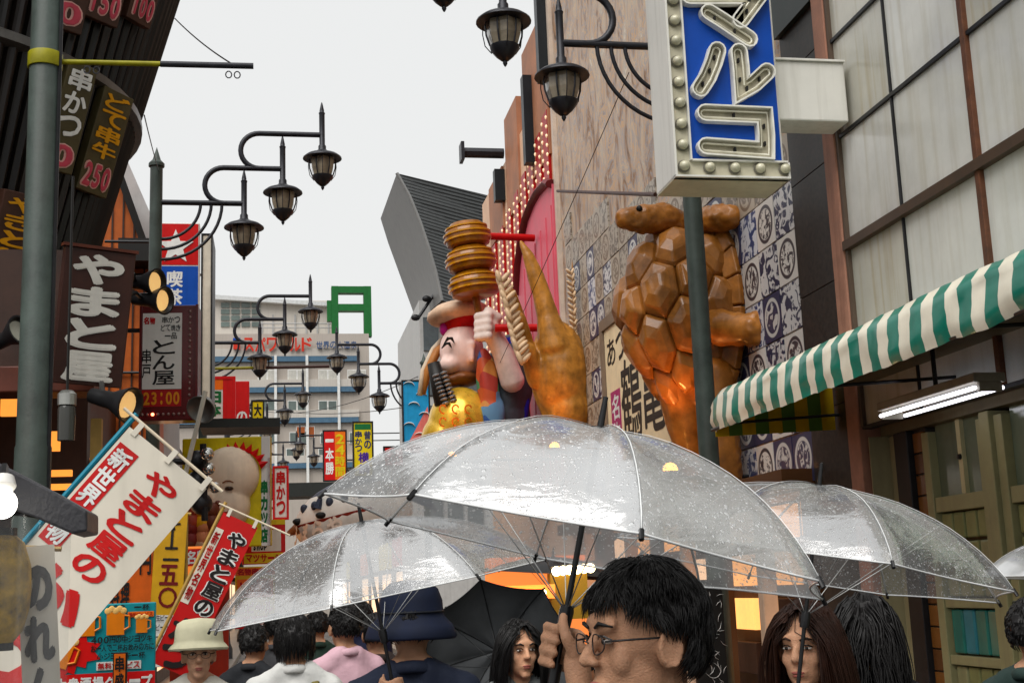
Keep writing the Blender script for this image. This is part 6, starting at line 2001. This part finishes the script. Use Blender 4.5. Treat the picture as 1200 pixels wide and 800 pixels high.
# ------------------------------------------------------------------ people
def skin(name, c):
    m = mat(name, c, 0.58, var=0.16, scale=26, bump=0.3, bscale=240, spec=0.25, streak=0)
    b = m.node_tree.nodes['Principled BSDF']
    b.inputs['Subsurface Weight'].default_value = 0.15
    b.inputs['Subsurface Radius'].default_value = (0.012, 0.005, 0.003)
    return m
skA = skin('tanned skin', (0.43, 0.265, 0.185))
skB = skin('fair skin', (0.60, 0.37, 0.26))
skC = skin('aged skin', (0.52, 0.33, 0.24))
def cloth_m(name, c, var=0.12):
    return mat(name, c, 0.8, var=var, scale=7, bump=0.4, bscale=30, streak=0)
def hairm(name, c):
    return mat(name, c, 0.5, var=0.4, scale=25, spec=0.3, streak=0)
hblack = hairm('black hair', (0.010, 0.009, 0.009))
hbrown = hairm('dark brown hair', (0.035, 0.014, 0.008))
hgrey = hairm('grey hair', (0.18, 0.17, 0.16))
def person(label, px, py_top, Y, theta, H=None, sk=skA, top=None, trous=None, hair='short', hm=hblack, hat=None, hatm=None, glasses=False, detail=1, grip=None, gripside=1,
           long_sleeve=False, lean=0.0, headturn=0.0, hk=1.0, brow=True, extra=None, tubby=1.0):
    p_top = at(px, py_top, Y)
    if H is None:
        H = p_top.z
    k = H / 1.7
    th = rad(theta)
    fwd, sd = V((math.sin(th), -math.cos(th), 0)), V((math.cos(th), math.sin(th), 0))
    loc = V((p_top.x, Y, 0.004))
    root = thing('person', label, 'person', loc)
    up = V((0, 0, 1))
    P = lambda a, b, z: loc + sd * (a * k) + fwd * (b * k) + up * z
    h2 = rad(theta + headturn)
    hf, hs = V((math.sin(h2), -math.cos(h2), 0)), V((math.cos(h2), math.sin(h2), 0))
    hc = P(0, 0.02 + lean, H - 0.118 * k)
    HM = Matrix((hs, hf, up)).transposed()
    hc = P(0, 0.02 + lean, H - 0.118 * k * hk)
    Q = lambda a, b, z: hc + HM @ V((a * k * hk, b * k * hk, z * k * hk))
    E = lambda mb, a, b, z, r: mb.ell(Q(a, b, z), [x * k * hk for x in r], HM, 16, 10)
    body = MB()
    E(body, 0, -0.008, 0.022, (0.074, 0.094, 0.094))
    E(body, 0, 0.022, -0.045, (0.058, 0.066, 0.072))
    E(body, 0, 0.066, -0.098, (0.026, 0.02, 0.02))
    E(body, 0, 0.076, 0.035, (0.052, 0.018, 0.022))
    for s in (-1, 1):
        E(body, s * 0.034, 0.06, -0.024, (0.024, 0.018, 0.028))
        body.ell(Q(s * 0.077, -0.004, -0.008), (0.011 * k, 0.021 * k, 0.033 * k), HM, 12, 8)
    for s in (-1, 1):
        er = [Q(s * 0.087, -0.006 + 0.019 * math.cos(t), -0.006 + 0.03 * math.sin(t)) for t in [i * math.pi / 5 for i in range(-2, 8)]]
        for e0, e1 in zip(er, er[1:]):
            body.cap(e0, 0.0048 * k, e1, 0.0048 * k, 8)
    body.cap(Q(0, 0.084, 0.02), 0.009 * k, Q(0, 0.108, -0.022), 0.0125 * k)
    for s in (-1, 1):
        E(body, s * 0.012, 0.097, -0.026, (0.009, 0.009, 0.008))
    E(body, 0, 0.084, -0.06, (0.025, 0.012, 0.008))
    E(body, 0, 0.082, -0.07, (0.021, 0.012, 0.008))
    body.cap(Q(0, -0.012, -0.05), 0.05 * k, P(0, -0.02, H - 0.34 * k), 0.058 * k)
    tw = tubby
    torso = [((0, 0, H - 0.46 * k), (0.165 * tw, 0.105 * tw, 0.19)), ((0, 0.01, H - 0.7 * k), (0.15 * tw, 0.105 * tw, 0.2)), ((0, 0, H - 0.86 * k), (0.16, 0.11, 0.12))]
    for (c_, r_) in torso:
        body.ell(P(*c_), [x * k for x in r_], Matrix((sd, fwd, up)).transposed(), 18, 12)
    for s in (-1, 1):
        body.cap(P(s * 0.035, -0.03, H - 0.245 * k), 0.045 * k, P(s * 0.15, -0.015, H - 0.33 * k), 0.05 * k)
        body.cap(P(s * 0.05, -0.01, H - 0.3 * k), 0.06 * k, P(s * 0.17, -0.01, H - 0.345 * k), 0.056 * k)
        body.cap(P(s * 0.085, 0, H - 0.9 * k), 0.085 * k, P(s * 0.095, 0.01, 0.46 * k), 0.056 * k)
        body.cap(P(s * 0.095, 0.01, 0.46 * k), 0.054 * k, P(s * 0.1, -0.01, 0.08 * k), 0.035 * k)
        body.cap(P(s * 0.1, -0.03, 0.045 * k), 0.035 * k, P(s * 0.11, 0.14, 0.03 * k), 0.028 * k)
    arms = {}
    for s in (-1, 1):
        sh = P(s * 0.18, -0.01, H - 0.35 * k)
        if grip is not None and s == gripside:
            gp_, gax = grip
            wr = gp_ + (sh - gp_).normalized() * 0.075 * k + V((0, 0, -0.05 * k))
            mid = (sh + wr) / 2
            l1 = 0.27 * k
            hd_ = max(0.02, l1 ** 2 - ((sh - wr).length / 2) ** 2) ** 0.5
            el_ = mid + (V((0, 0, -1)) + sd * s * 0.35).normalized() * hd_
        else:
            el_ = P(s * 0.225, -0.03, H - 0.63 * k)
            wr = P(s * 0.235, 0.05, H - 0.86 * k)
        arms[s] = (sh, el_, wr)
        body.cap(sh, 0.05 * k, el_, 0.04 * k)
        body.cap(el_, 0.042 * k, wr, 0.027 * k)
        if grip is not None and s == gripside:
            gp_, gax = grip
            e_ = (wr - gp_)
            e_ = (e_ - gax * e_.dot(gax)).normalized()
            c2 = gax.cross(e_)
            if c2.dot(EYE - gp_) < 0:
                c2 = -c2
            G = lambda e, a_, c_: gp_ + e_ * (e * k) + gax * (a_ * k) + c2 * (c_ * k)
            body.ell(G(0.045, -0.008, 0.0), (0.026 * k, 0.04 * k, 0.02 * k), Matrix((e_, gax, c2)).transposed(), 14, 10)
            body.cap(G(0.05, -0.02, 0), 0.026 * k, wr, 0.026 * k)
            for i in range(4):
                az = 0.04 - 0.0215 * i
                sc_f = (0.97, 1.0, 0.96, 0.82)[i]
                path = [(0.036, az * 0.9, -0.012), (0.012, az, -0.029), (-0.018, az + 0.001, -0.027), (-0.034 * sc_f, az + 0.002, -0.006), (-0.026 * sc_f, az + 0.003, 0.018), (-0.004, az + 0.002, 0.027 * sc_f), (0.012 * sc_f, az, 0.024)]
                rr = [0.0105, 0.0105, 0.0103, 0.0102, 0.0098, 0.0092, 0.008]
                for u_ in range(len(path) - 1):
                    body.cap(G(*path[u_]), rr[u_] * k, G(*path[u_ + 1]), rr[u_ + 1] * k, 10)
            for q0, q1, r0, r1 in (((0.052, 0.0, 0.012), (0.038, 0.028, 0.03), 0.014, 0.012), ((0.038, 0.028, 0.03), (0.022, 0.05, 0.028), 0.0115, 0.0105), ((0.022, 0.05, 0.028), (0.012, 0.066, 0.02), 0.0105, 0.0085)):
                body.cap(G(*q0), r0 * k, G(*q1), r1 * k, 10)
        else:
            dn = (wr - el_).normalized()
            body.ell(wr + dn * 0.06 * k, (0.02 * k, 0.04 * k, 0.05 * k), None, 12, 8)
            for i in range(4):
                b0 = wr + dn * 0.1 * k + fwd * ((i - 1.5) * 0.02 * k)
                b1 = b0 + dn * 0.045 * k + sd * (-s * 0.008 * k)
                body.cap(b0, 0.0095 * k, b1, 0.009 * k, 8)
                body.cap(b1, 0.009 * k, b1 + dn * (0.028, 0.036, 0.034, 0.022)[i] * k - sd * s * 0.018 * k, 0.0075 * k, 8)
            b0 = wr + dn * 0.04 * k + fwd * 0.035 * k
            body.cap(b0, 0.012 * k, b0 + dn * 0.05 * k + fwd * 0.02 * k - sd * s * 0.01 * k, 0.009 * k, 8)
    vox = {2: 0.0048, 1: 0.0075, 0: 0.012}[detail]
    sculpt(body, 'body', sk, root, vox, 2 if detail == 2 else 1)
    # clothes
    tm = top or cloth_m('grey shirt', (0.2, 0.2, 0.21))
    sh_ = MB()
    o1 = 0.018
    BM3 = Matrix((sd, fwd, up)).transposed()
    for (c_, r_) in torso:
        sh_.ell(P(*c_), [x * k + o1 for x in r_], BM3, 18, 12)
    for s in (-1, 1):
        sh_.cap(P(s * 0.05, -0.03, H - 0.262 * k), 0.056 * k, P(s * 0.16, -0.015, H - 0.335 * k), 0.062 * k)
        sh_.cap(P(s * 0.06, -0.012, H - 0.3 * k), 0.072 * k, P(s * 0.175, -0.012, H - 0.342 * k), 0.072 * k)
        a_, b_, c_ = arms[s]
        if long_sleeve:
            sh_.cap(a_, 0.066 * k, b_, 0.056 * k)
            sh_.cap(b_, 0.056 * k, b_.lerp(c_, 0.9), 0.04 * k)
        else:
            sh_.cap(a_, 0.066 * k, a_.lerp(b_, 0.75), 0.062 * k)
    sculpt(sh_, 'shirt', tm, root, 0.013, 3, disp=lambda p, n: 0.011 * noise.noise(p * 8) + 0.008 * noise.noise(V((p.x * 20, p.y * 20, p.z * 7))))
    col = MB()
    cz = H - 0.262 * k
    ring = [P(0.072 * math.cos(a_), -0.02 + 0.068 * math.sin(a_), cz - 0.02 * math.sin(a_) * k) for a_ in [2 * math.pi * i / 24 for i in range(24)]]
    col.tube(ring, 0.014 * k, 8, closed=True, flat=1.6)
    col.build('collar', tm, root, smooth=180)
    tr_ = MB()
    tr_.ell(P(0, 0, H - 0.86 * k), [x * k + 0.02 for x in (0.16, 0.11, 0.13)], BM3, 16, 10)
    for s in (-1, 1):
        tr_.cap(P(s * 0.085, 0, H - 0.9 * k), 0.1 * k, P(s * 0.095, 0.01, 0.46 * k), 0.075 * k)
        tr_.cap(P(s * 0.095, 0.01, 0.46 * k), 0.074 * k, P(s * 0.1, -0.01, 0.12 * k), 0.062 * k)
    sculpt(tr_, 'trousers', trous or cloth_m('dark trousers', (0.03, 0.03, 0.04)), root, 0.016, 3)
    for s in (-1, 1):
        so_ = MB()
        so_.cap(P(s * 0.1, -0.04, 0.05 * k), 0.046 * k, P(s * 0.115, 0.15, 0.042 * k), 0.04 * k)
        so_.build('shoe', blkpl, root, smooth=180)
    # face
    eyew = mat('eye white', (0.62, 0.58, 0.54), 0.2)
    iris = mat('dark iris', (0.012, 0.008, 0.006), 0.1)
    lip = mat('lip', (0.34, 0.13, 0.11), 0.4)
    for s in (-1, 1):
        e = MB().ell(Q(s * 0.031, 0.0805, 0.008), (0.0135 * k * hk, 0.009 * k * hk, 0.0046 * k * hk), HM, 12, 8).build('eye', eyew, root, smooth=180)
        MB().ell(Q(s * 0.031, 0.0868, 0.008), (0.006 * k * hk, 0.0045 * k * hk, 0.0052 * k * hk), HM, 10, 6).build('iris', iris, e, smooth=180)
        MB().tube([Q(s * 0.0145, 0.0895, 0.0115), Q(s * 0.025, 0.0925, 0.0165), Q(s * 0.037, 0.0895, 0.0165), Q(s * 0.047, 0.079, 0.011)], [0.001, 0.0022, 0.0024, 0.001], 5).build('eyelid', iris, root)
        if brow:
            MB().tube([Q(s * 0.014, 0.094, 0.03), Q(s * 0.03, 0.0945, 0.037), Q(s * 0.05, 0.078, 0.031)], [0.003 * k, 0.004 * k, 0.0015], 5).build('eyebrow', hm, root, smooth=180)
    lipo = MB()
    lipo.ell(Q(0, 0.0905, -0.0605), (0.021 * k, 0.0085 * k, 0.0048 * k), HM, 12, 6)
    lipo.ell(Q(0, 0.0885, -0.069), (0.018 * k, 0.0085 * k, 0.0052 * k), HM, 12, 6)
    lipo.build('lips', lip, root, smooth=180)
    # hair
    if hair:
        long_ = hair == 'long'
        rs = V((0.081, 0.094 if hair == 'wavy' else 0.101, 0.104))
        c0_ = V((0, -0.010, 0.022))
        def ok(d):
            f = min(1, max(0, (d.y + 0.35) / 1.05))
            f = f * f * (3 - 2 * f)
            lim = -0.45 + 0.93 * f
            if hair in ('short', 'wavy') and abs(d.x) > 0.72 and d.y > -0.32:
                lim = max(lim, 0.16 if d.y < 0.35 else lim)
            if hair in ('long', 'bob') and d.y > -0.2:
                lim = -0.5 + 1.0 * max(0, min(1, (d.y + 0.1) / 0.75)) + (0.25 if abs(d.x) < 0.25 and d.y > 0.5 else 0.0)
            return d.z > lim
        mb = MB()
        nu_, nv_ = 40, 26
        vol = {'short': 0.012, 'wavy': 0.013, 'long': 0.018, 'bob': 0.02, 'curly': 0.04}[hair]
        def hv(d):
            n_ = noise.noise(V((d.x * 4, d.y * 4, d.z * 4 + H)))
            r_ = 1 + (vol * (1.0 + 0.6 * n_) + 0.01 * noise.noise(d * 14)) / 0.1
            return Q(c0_.x + d.x * rs.x * r_, c0_.y + d.y * rs.y * r_, c0_.z + d.z * rs.z * r_)
        dirs = {}
        for j in range(nv_ + 1):
            f = -math.pi / 2 + math.pi * j / nv_
            for i in range(nu_):
                t_ = 2 * math.pi * i / nu_
                dirs[(j, i)] = V((math.cos(f) * math.cos(t_), math.cos(f) * math.sin(t_), math.sin(f)))
        for j in range(nv_):
            for i in range(nu_):
                q_ = [(j, i), (j, (i + 1) % nu_), (j + 1, (i + 1) % nu_), (j + 1, i)]
                cdir = (dirs[q_[0]] + dirs[q_[2]]).normalized()
                if ok(cdir):
                    mb.add([hv(dirs[z_]) for z_ in q_], [(0, 1, 2, 3)])
        n_str = {2: 9000, 1: 2200, 0: 600}[detail]
        rr_ = random.Random(int(px))
        cnt = 0
        while cnt < n_str:
            d = V((rr_.gauss(0, 1), rr_.gauss(0, 1), rr_.gauss(0, 1))).normalized()
            if not ok(d):
                continue
            cnt += 1
            p0 = hv(d)
            nrm = (HM @ d).normalized()
            dn = V((0, 0, -1))
            tang = dn - nrm * dn.dot(nrm)
            if tang.length < 0.15:
                tang = HM @ V((rr_.uniform(-1, 1), -0.4 + rr_.uniform(-0.5, 0.5), 0))
            tang.normalize()
            side = nrm.cross(tang)
            sw = noise.noise(V((d.x * 2.2, d.y * 2.2, d.z * 2.2 + 5))) * 1.4
            wv = 1.0 if hair in ('wavy', 'curly') else 0.3
            tang = (tang + side * sw * wv + nrm * (0.16 if hair in ('wavy', 'curly') else 0.04)).normalized()
            if hair in ('long', 'bob', 'curly'):
                Lh = (0.36 if hair == 'long' else 0.075 if hair == 'bob' else 0.36) * k * rr_.uniform(0.75, 1.1)
                if d.y > 0.35 and d.z > 0.2 and abs(d.x) < 0.5:
                    sgn = 1 if d.x > 0.05 else -1
                    tang = (tang * 0.4 + hs * sgn * 0.9).normalized()
                path = [p0]
                cur, dr = p0.copy(), tang.copy()
                seg = 8
                for i in range(seg):
                    dr = (dr * 0.72 + dn * 0.42 + HM @ V((0, -0.06, 0)) + (side * 0.3 * math.sin(i * 1.6 + d.x * 9) if hair == 'curly' else side * 0.05 * math.sin(i + d.x * 6))).normalized()
                    cur = cur + dr * Lh / seg
                    rel = HM.transposed() @ (cur - hc) / k       # keep off the head
                    v2 = V((rel.x / 0.086, (rel.y + 0.01) / 0.106, (rel.z - 0.02) / 0.112))
                    if v2.length < 1.0 and rel.z > -0.16:
                        v2.normalize()
                        rel = V((v2.x * 0.086, v2.y * 0.106 - 0.01, v2.z * 0.112 + 0.02))
                        cur = hc + HM @ (rel * k)
                    if rel.y > 0.045 and abs(rel.x) < 0.062 and rel.z < 0.05:      # keep the face free
                        rel.x = math.copysign(0.066, rel.x)
                        cur = hc + HM @ (rel * k)
                    path.append(cur.copy())
                w0 = (0.0021 if detail == 1 else 0.0045) * k
                rad_l = [w0 * (1 - 0.75 * i / seg) for i in range(seg + 1)]
            else:
                Lh = ((0.038 if hair == 'wavy' else 0.026) * k) * rr_.uniform(0.6, 1.3)
                path = [p0 - nrm * 0.006]
                cur, dr = p0.copy(), tang.copy()
                for i in range(3):
                    cur = cur + dr * Lh / 3
                    path.append(cur.copy())
                    dr = (dr - nrm * 0.25 + side * 0.2 * rr_.uniform(-1, 1) * wv).normalized()
                w0 = (0.0012 if detail == 2 else 0.0028) * k
                rad_l = [w0, w0, w0 * 0.7, w0 * 0.15]
            mb.tube(path, rad_l, 3)
        mb.build('hair', hm, root, smooth=180)
    if hat == 'bucket':
        hb_ = MB()
        hb_.lathe([(0.13, -0.01), (0.132, -0.006), (0.122, 0.006), (0.108, 0.018), (0.106, 0.03), (0.103, 0.075), (0.094, 0.105), (0.07, 0.122), (0.0, 0.128)], Q(0, -0.005, 0.04), V((0, 0, 1)) - HM @ V((0, 0.06, 0)), 28)
        o = hb_.build('hat', hatm, root, smooth=60)
        for v_ in o.data.vertices:
            v_.co += v_.normal * 0.006 * noise.noise(v_.co * 22)
        o.modifiers.new('s', 'SOLIDIFY').thickness = 0.004
        rg = [Q(0.1075 * math.cos(a_), -0.007 + 0.1075 * math.sin(a_), 0.066) for a_ in [2 * math.pi * i / 28 for i in range(28)]]
        MB().tube(rg, 0.009, 6, closed=True, flat=0.4).build('hat_band', hatm, o, smooth=180)
    if hat == 'brim':
        hb_ = MB()
        hb_.lathe([(0.15, -0.06), (0.153, -0.055), (0.138, -0.022), (0.11, 0.005), (0.105, 0.02), (0.103, 0.06), (0.092, 0.098), (0.066, 0.12), (0.03, 0.128), (0.0, 0.129)], Q(0, -0.005, 0.03), V((0, 0, 1)), 28)
        o = hb_.build('hat', hatm, root, smooth=60)
        for v_ in o.data.vertices:
            v_.co += v_.normal * 0.007 * noise.noise(v_.co * 18)
        o.modifiers.new('s', 'SOLIDIFY').thickness = 0.004
        rg = [Q(0.107 * math.cos(a_), -0.007 + 0.107 * math.sin(a_), 0.055) for a_ in [2 * math.pi * i / 28 for i in range(28)]]
        MB().tube(rg, 0.012, 6, closed=True, flat=0.4).build('hat_band', mat('hat ribbon', (0.012, 0.014, 0.02), 0.5), o, smooth=180)
    if glasses:
        gm = mat('spectacle frame', (0.05, 0.045, 0.045), 0.25, metal=0.6)
        g_ = MB()
        for s in (-1, 1):
            g_.tube([Q(s * 0.034 + 0.024 * math.cos(a_) * (1 if s > 0 else 1), 0.104 - 0.006 * abs(math.cos(a_)), 0.004 + 0.0165 * math.sin(a_)) for a_ in [2 * math.pi * i / 18 for i in range(18)]], 0.0013 * k, 5, closed=True)
            g_.tube([Q(s * 0.058, 0.097, 0.009), Q(s * 0.079, 0.06, 0.011), Q(s * 0.083, -0.004, 0.012), Q(s * 0.082, -0.02, -0.008)], 0.0019 * k, 5)
        g_.tube([Q(-0.011, 0.105, 0.006), Q(0, 0.11, 0.01), Q(0.011, 0.105, 0.006)], 0.0013 * k, 5)
        g_.build('glasses', gm, root, smooth=180)
    if extra:
        extra(root, P, Q, k, H)
    return root

# main umbrella and the man holding it
apx = at(703, 503, 2.4)
hnd = at(655, 764, 2.4)
axm = (apx - hnd).normalized()
umbrella('large clear wet umbrella in front, held by the man with glasses', apx, axm, 0.485, 0.228, film, spin=0.03, shaft=(apx - hnd).length + 0.12)
person('man with wavy black hair and glasses gripping the large clear umbrella', 762, 672, 2.2, -80, hk=1.04, sk=skA, top=cloth_m('charcoal polo', (0.05, 0.05, 0.055)), hair='wavy', glasses=True, detail=2, grip=(hnd, axm), gripside=1, tubby=1.1)
# umbrella of the navy hat walker
apx = at(424, 612, 4.3)
hnd = at(462, 812, 4.3)
ax2 = (apx - hnd).normalized()
umbrella('clear umbrella on the left held over the navy hat', apx, ax2, 0.565, 0.24, film2, spin=0.3, shaft=(apx - hnd).length + 0.1)
def navy_extra(root, P, Q, k, H):
    MB().tube([P(-0.2, -0.02, H - 0.36 * k), P(-0.14, -0.13, H - 0.42 * k), P(0.0, -0.155, H - 0.5 * k), P(0.13, -0.14, H - 0.43 * k), P(0.2, -0.03, H - 0.36 * k)], [0.05, 0.07, 0.07, 0.07, 0.05], 10, flat=1.3).build('shawl', cloth_m('beige shawl', (0.5, 0.38, 0.24)), root, smooth=180)
person('walker seen from behind in a round navy hat and navy top', 481, 697, 4.45, 176, sk=skA, top=cloth_m('navy top', (0.018, 0.024, 0.045)), hair='short', hat='brim', hatm=mat('navy felt', (0.012, 0.018, 0.042), 0.7, var=0.25, scale=12), detail=0, grip=(hnd, ax2), gripside=1)
# right-hand woman
apx = at(960, 570, 3.3)
hnd = at(931, 842, 3.3)
ax3 = (apx - hnd).normalized()
umbrella('clear umbrella on the right held by the brown-haired woman', apx, ax3, 0.53, 0.225, film2, spin=0.05, shaft=(apx - hnd).length + 0.1)
person('woman with long dark brown hair under the right-hand clear umbrella', 946, 714, 3.42, -44, sk=skB, top=cloth_m('black top', (0.02, 0.02, 0.024)), hair='long', hm=hbrown, detail=1, grip=(hnd, ax3), gripside=-1)
# middle woman and her dark umbrella
def floral(root, P, Q, k, H):
    o = MB().tube([P(-0.19, 0.03, H - 0.35 * k), P(-0.13, 0.12, H - 0.42 * k), P(-0.1, 0.13, H - 0.62 * k)], [0.05, 0.055, 0.05], 10)
    o.build('scarf', mat('red floral scarf', hexc('b8303a'), 0.7, var=0.9, scale=26), root, smooth=180)
person('woman with long black hair and red floral scarf facing the camera', 606, 733, 5.3, 10, sk=skB, top=cloth_m('grey patterned top', (0.16, 0.17, 0.17), 0.5), hair='long', detail=1, extra=floral)
umbrella('dark grey umbrella resting behind the woman with the floral scarf', at(583, 762, 5.98), V((0.12, 0.95, 0.22)), 0.37, 0.15, mat('charcoal umbrella cloth', (0.10, 0.105, 0.11), 0.6, var=0.25), shaft=0.6, spin=0.2, ribm=blkpl, handle=False, seamm=blkpl)
# old man
def blue_collar(root, P, Q, k, H):
    for s in (-1, 1):
        MB().tube([P(s * 0.06, 0.045, H - 0.29 * k), P(s * 0.055, 0.1, H - 0.36 * k), P(s * 0.02, 0.125, H - 0.44 * k)], [0.02, 0.022, 0.015], 8, flat=0.5).build('shirt_collar', cloth_m('blue shirt', (0.06, 0.06, 0.2)), root, smooth=180)
person('elderly man in a cream bucket hat and white jacket facing the camera', 233, 741, 6.3, 4, sk=skC, top=cloth_m('off-white jacket', (0.62, 0.61, 0.56)), hair='short', hm=hgrey, hat='bucket', hatm=mat('cream cotton hat', (0.62, 0.6, 0.46), 0.75, var=0.1, bump=0.2, bscale=30), glasses=True, detail=1, long_sleeve=True, extra=blue_collar)
# backs of the crowd
def strap(root, P, Q, k, H):
    MB().tube([P(-0.11, 0.0, H - 0.26 * k), P(-0.1, -0.09, H - 0.32 * k), P(-0.08, -0.135, H - 0.45 * k), P(-0.1, -0.13, H - 0.7 * k), P(-0.16, -0.1, H - 0.95 * k)], 0.02, 6, flat=0.3).build('bag_strap', cloth_m('olive strap', (0.2, 0.17, 0.07)), root, smooth=180)
person('person with bobbed black hair and white shirt seen from behind', 345, 725, 6.2, 178, sk=skB, top=cloth_m('white shirt', (0.68, 0.68, 0.66)), hair='bob', detail=1, extra=strap)
person('man in a pale pink shirt seen from behind', 404, 712, 7.0, 196, sk=skA, top=cloth_m('pale pink shirt', (0.64, 0.45, 0.50)), hair='short', detail=1)
person('person in a dark jacket behind the elderly man, seen from behind', 297, 735, 7.6, 160, sk=skA, top=cloth_m('black jacket', (0.02, 0.022, 0.026)), hair='short', detail=0, long_sleeve=True)
person('dark-clothed walker behind the pink shirt, close to the navy hat', 441, 722, 7.2, 185, sk=skA, top=cloth_m('dark brown coat', (0.04, 0.03, 0.028)), hair='short', detail=0, long_sleeve=True)
def letters(root, P, Q, k, H):
    F = Frame(P(0, -0.15, H - 0.5 * k), P(-1, 0, 0) - P(0, 0, 0), V((0, 0, 1)))
    for q in range(9):
        c_ = F.pt(-0.12 + 0.12 * (q % 3), 0.12 - 0.09 * (q // 3), 0.0)
        MB().tube([c_ + F.u * (0.04 * math.cos(a_ * 0.9)) + F.v * (0.035 * math.sin(a_ * 1.7 + q)) for a_ in range(7)], 0.005, 4).build('shirt_print', mat('grey print', (0.3, 0.3, 0.32), 0.7), root)
person('person with long curly black hair and dark printed shirt at right, seen from behind', 1012, 712, 4.2, 170, sk=skB, top=cloth_m('black printed shirt', (0.022, 0.022, 0.026)), hair='curly', detail=0, extra=letters)
person('dark-haired person cut off by the right edge of the picture', 1208, 706, 3.9, 120, sk=skA, top=cloth_m('dark green top', (0.03, 0.05, 0.045)), hair='short', detail=0)
apx = at(1292, 622, 4.9)
umbrella('plain white umbrella cut off by the right edge of the picture', apx, V((0.05, 0, 1)), 0.5, 0.19, whitef, spin=0.25, shaft=0.8)
person('walker under the plain white umbrella beyond the right edge', 1290, 735, 4.95, 150, sk=skA, top=cloth_m('navy top', (0.018, 0.024, 0.045)), hair='short', detail=0)
umbrella('black umbrella far back beside the warm shop lights', at(648, 652, 9.0), V((0.1, 0.0, 1)), 0.5, 0.13, blackf, ribm=blkpl, spin=0.2, shaft=0.7, seamm=blkpl)
person('walker in dark clothes under the far black umbrella', 650, 690, 9.1, 180, sk=skA, top=cloth_m('black jacket', (0.02, 0.022, 0.026)), hair='short', detail=0)

for (lab, px, py, Y, th, tm) in (('far walker in a dark green coat between the white and pink shirts', 372, 718, 9.5, 182, cloth_m('dark green coat', (0.02, 0.04, 0.03))),
        ('far walker in a grey coat just left of the white shirt', 322, 722, 9.8, 175, cloth_m('grey coat', (0.09, 0.09, 0.095))),
        ('far walker in a maroon jacket right of the navy hat', 530, 712, 9.6, 190, cloth_m('maroon jacket', (0.09, 0.02, 0.025))),
        ('far walker in a black coat left of the floral scarf woman', 560, 706, 11.0, 170, cloth_m('black coat', (0.015, 0.015, 0.018))),
        ('far walker in a navy jacket behind the pink shirt', 425, 708, 10.6, 178, cloth_m('navy jacket', (0.02, 0.025, 0.06)))):
    person(lab, px, py, Y, th, sk=skA, top=tm, hair='short', detail=0, long_sleeve=True)
# ------------------------------------------------------------------ warm shop front and lanterns glimpsed below the main umbrella
YQ = 8.7
qs = thing('food_stall', 'glowing orange food stall with a row of bulbs beyond the umbrellas', 'stall', at(625, 760, YQ))
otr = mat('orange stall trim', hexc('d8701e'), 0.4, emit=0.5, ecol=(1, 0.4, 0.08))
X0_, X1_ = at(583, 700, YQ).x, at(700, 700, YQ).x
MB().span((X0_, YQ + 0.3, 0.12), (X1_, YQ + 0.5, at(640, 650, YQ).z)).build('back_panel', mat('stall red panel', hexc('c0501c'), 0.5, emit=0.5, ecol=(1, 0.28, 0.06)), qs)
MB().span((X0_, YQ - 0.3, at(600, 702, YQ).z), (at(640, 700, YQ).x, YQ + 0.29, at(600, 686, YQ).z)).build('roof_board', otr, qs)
MB().span((X0_ + 0.1, YQ - 0.1, at(600, 724, YQ).z), (at(636, 700, YQ).x, YQ - 0.05, at(600, 704, YQ).z)).build('name_panel', redsg, qs)
FQ = face_frame(at(612, 714, YQ - 0.11))
MB().text(FQ, 'たこ焼き', -0.13, -0.06, 0.13, 0.06, vert=False, bold=0.04).build('lettering', mat('pink lettering', hexc('e8a0a0'), 0.5), qs)
bulbm = mat('lit warm bulb', (1, 0.85, 0.6), 0.3, emit=5, ecol=(1.0, 0.72, 0.38))
for i in range(6):
    MB().ell(at(652 + i * 8, 669 - i * 0.8, YQ - 0.2), 0.032).build('bulb', bulbm, qs, smooth=180)
MB().tube([at(645, 664, YQ - 0.18), at(700, 658, YQ - 0.18)], 0.01, 5).build('bulb_rail', darkiron, qs)
for i in range(8):
    MB().ell(at(588 + i * 7, 694, YQ - 0.32), 0.02).build('trim_bulb', bulbm, qs, smooth=180)
MB().span((at(645, 720, YQ - 0.15).x, YQ - 0.2, at(645, 725, YQ).z), (at(682, 720, YQ).x, YQ - 0.1, at(645, 672, YQ).z)).build('cloth_panel', mat('khaki cloth panel', hexc('7a6a34'), 0.6), qs)
lw_ = bpy.data.lights.new('bulb_light', 'POINT')
lw_.energy = 3
lw_.color = (1.0, 0.55, 0.22)
lw_.shadow_soft_size = 0.2
lo_ = bpy.data.objects.new('bulb_light', lw_)
COL.objects.link(lo_)
lo_.parent = qs
lo_.location = at(676, 675, YQ - 0.45) - qs.location
# tall brush-painted black panels beside the shop
for (nm, lab, x0, x1, y0, y1, Y) in (('brush_panel', 'black panel with white brush strokes left of the man with glasses', 655, 705, 690, 790, 9.8), ('brush_panel', 'black panel with white brush strokes right of the man with glasses', 815, 852, 680, 800, 10.2)):
    t_, F_, w_, h_ = sign(nm, lab, x0, y0, x1, y1 + 40, Y, ink, thick=0.06)
    for q in range(70):
        c_ = F_.pt(R.uniform(-0.45, 0.45) * w_, R.uniform(-0.45, 0.48) * h_, 0.006)
        a_ = R.uniform(0, 6)
        L = R.uniform(0.02, 0.05)
        dv = F_.u * math.cos(a_) + F_.v * math.sin(a_)
        pv_ = F_.u * -math.sin(a_) + F_.v * math.cos(a_)
        MB().tube([c_ - dv * L, c_ + pv_ * L * 0.25, c_ + dv * L], [0.001, 0.0045, 0.001], 4, flat=0.4).build('brush_stroke', wink, t_)
    MB().tube([F_.pt(0, -h_ / 2, -0.03), V((F_.o.x, F_.o.y + 0.03, 0.12))], 0.03, 6).build('foot', darkiron, t_)
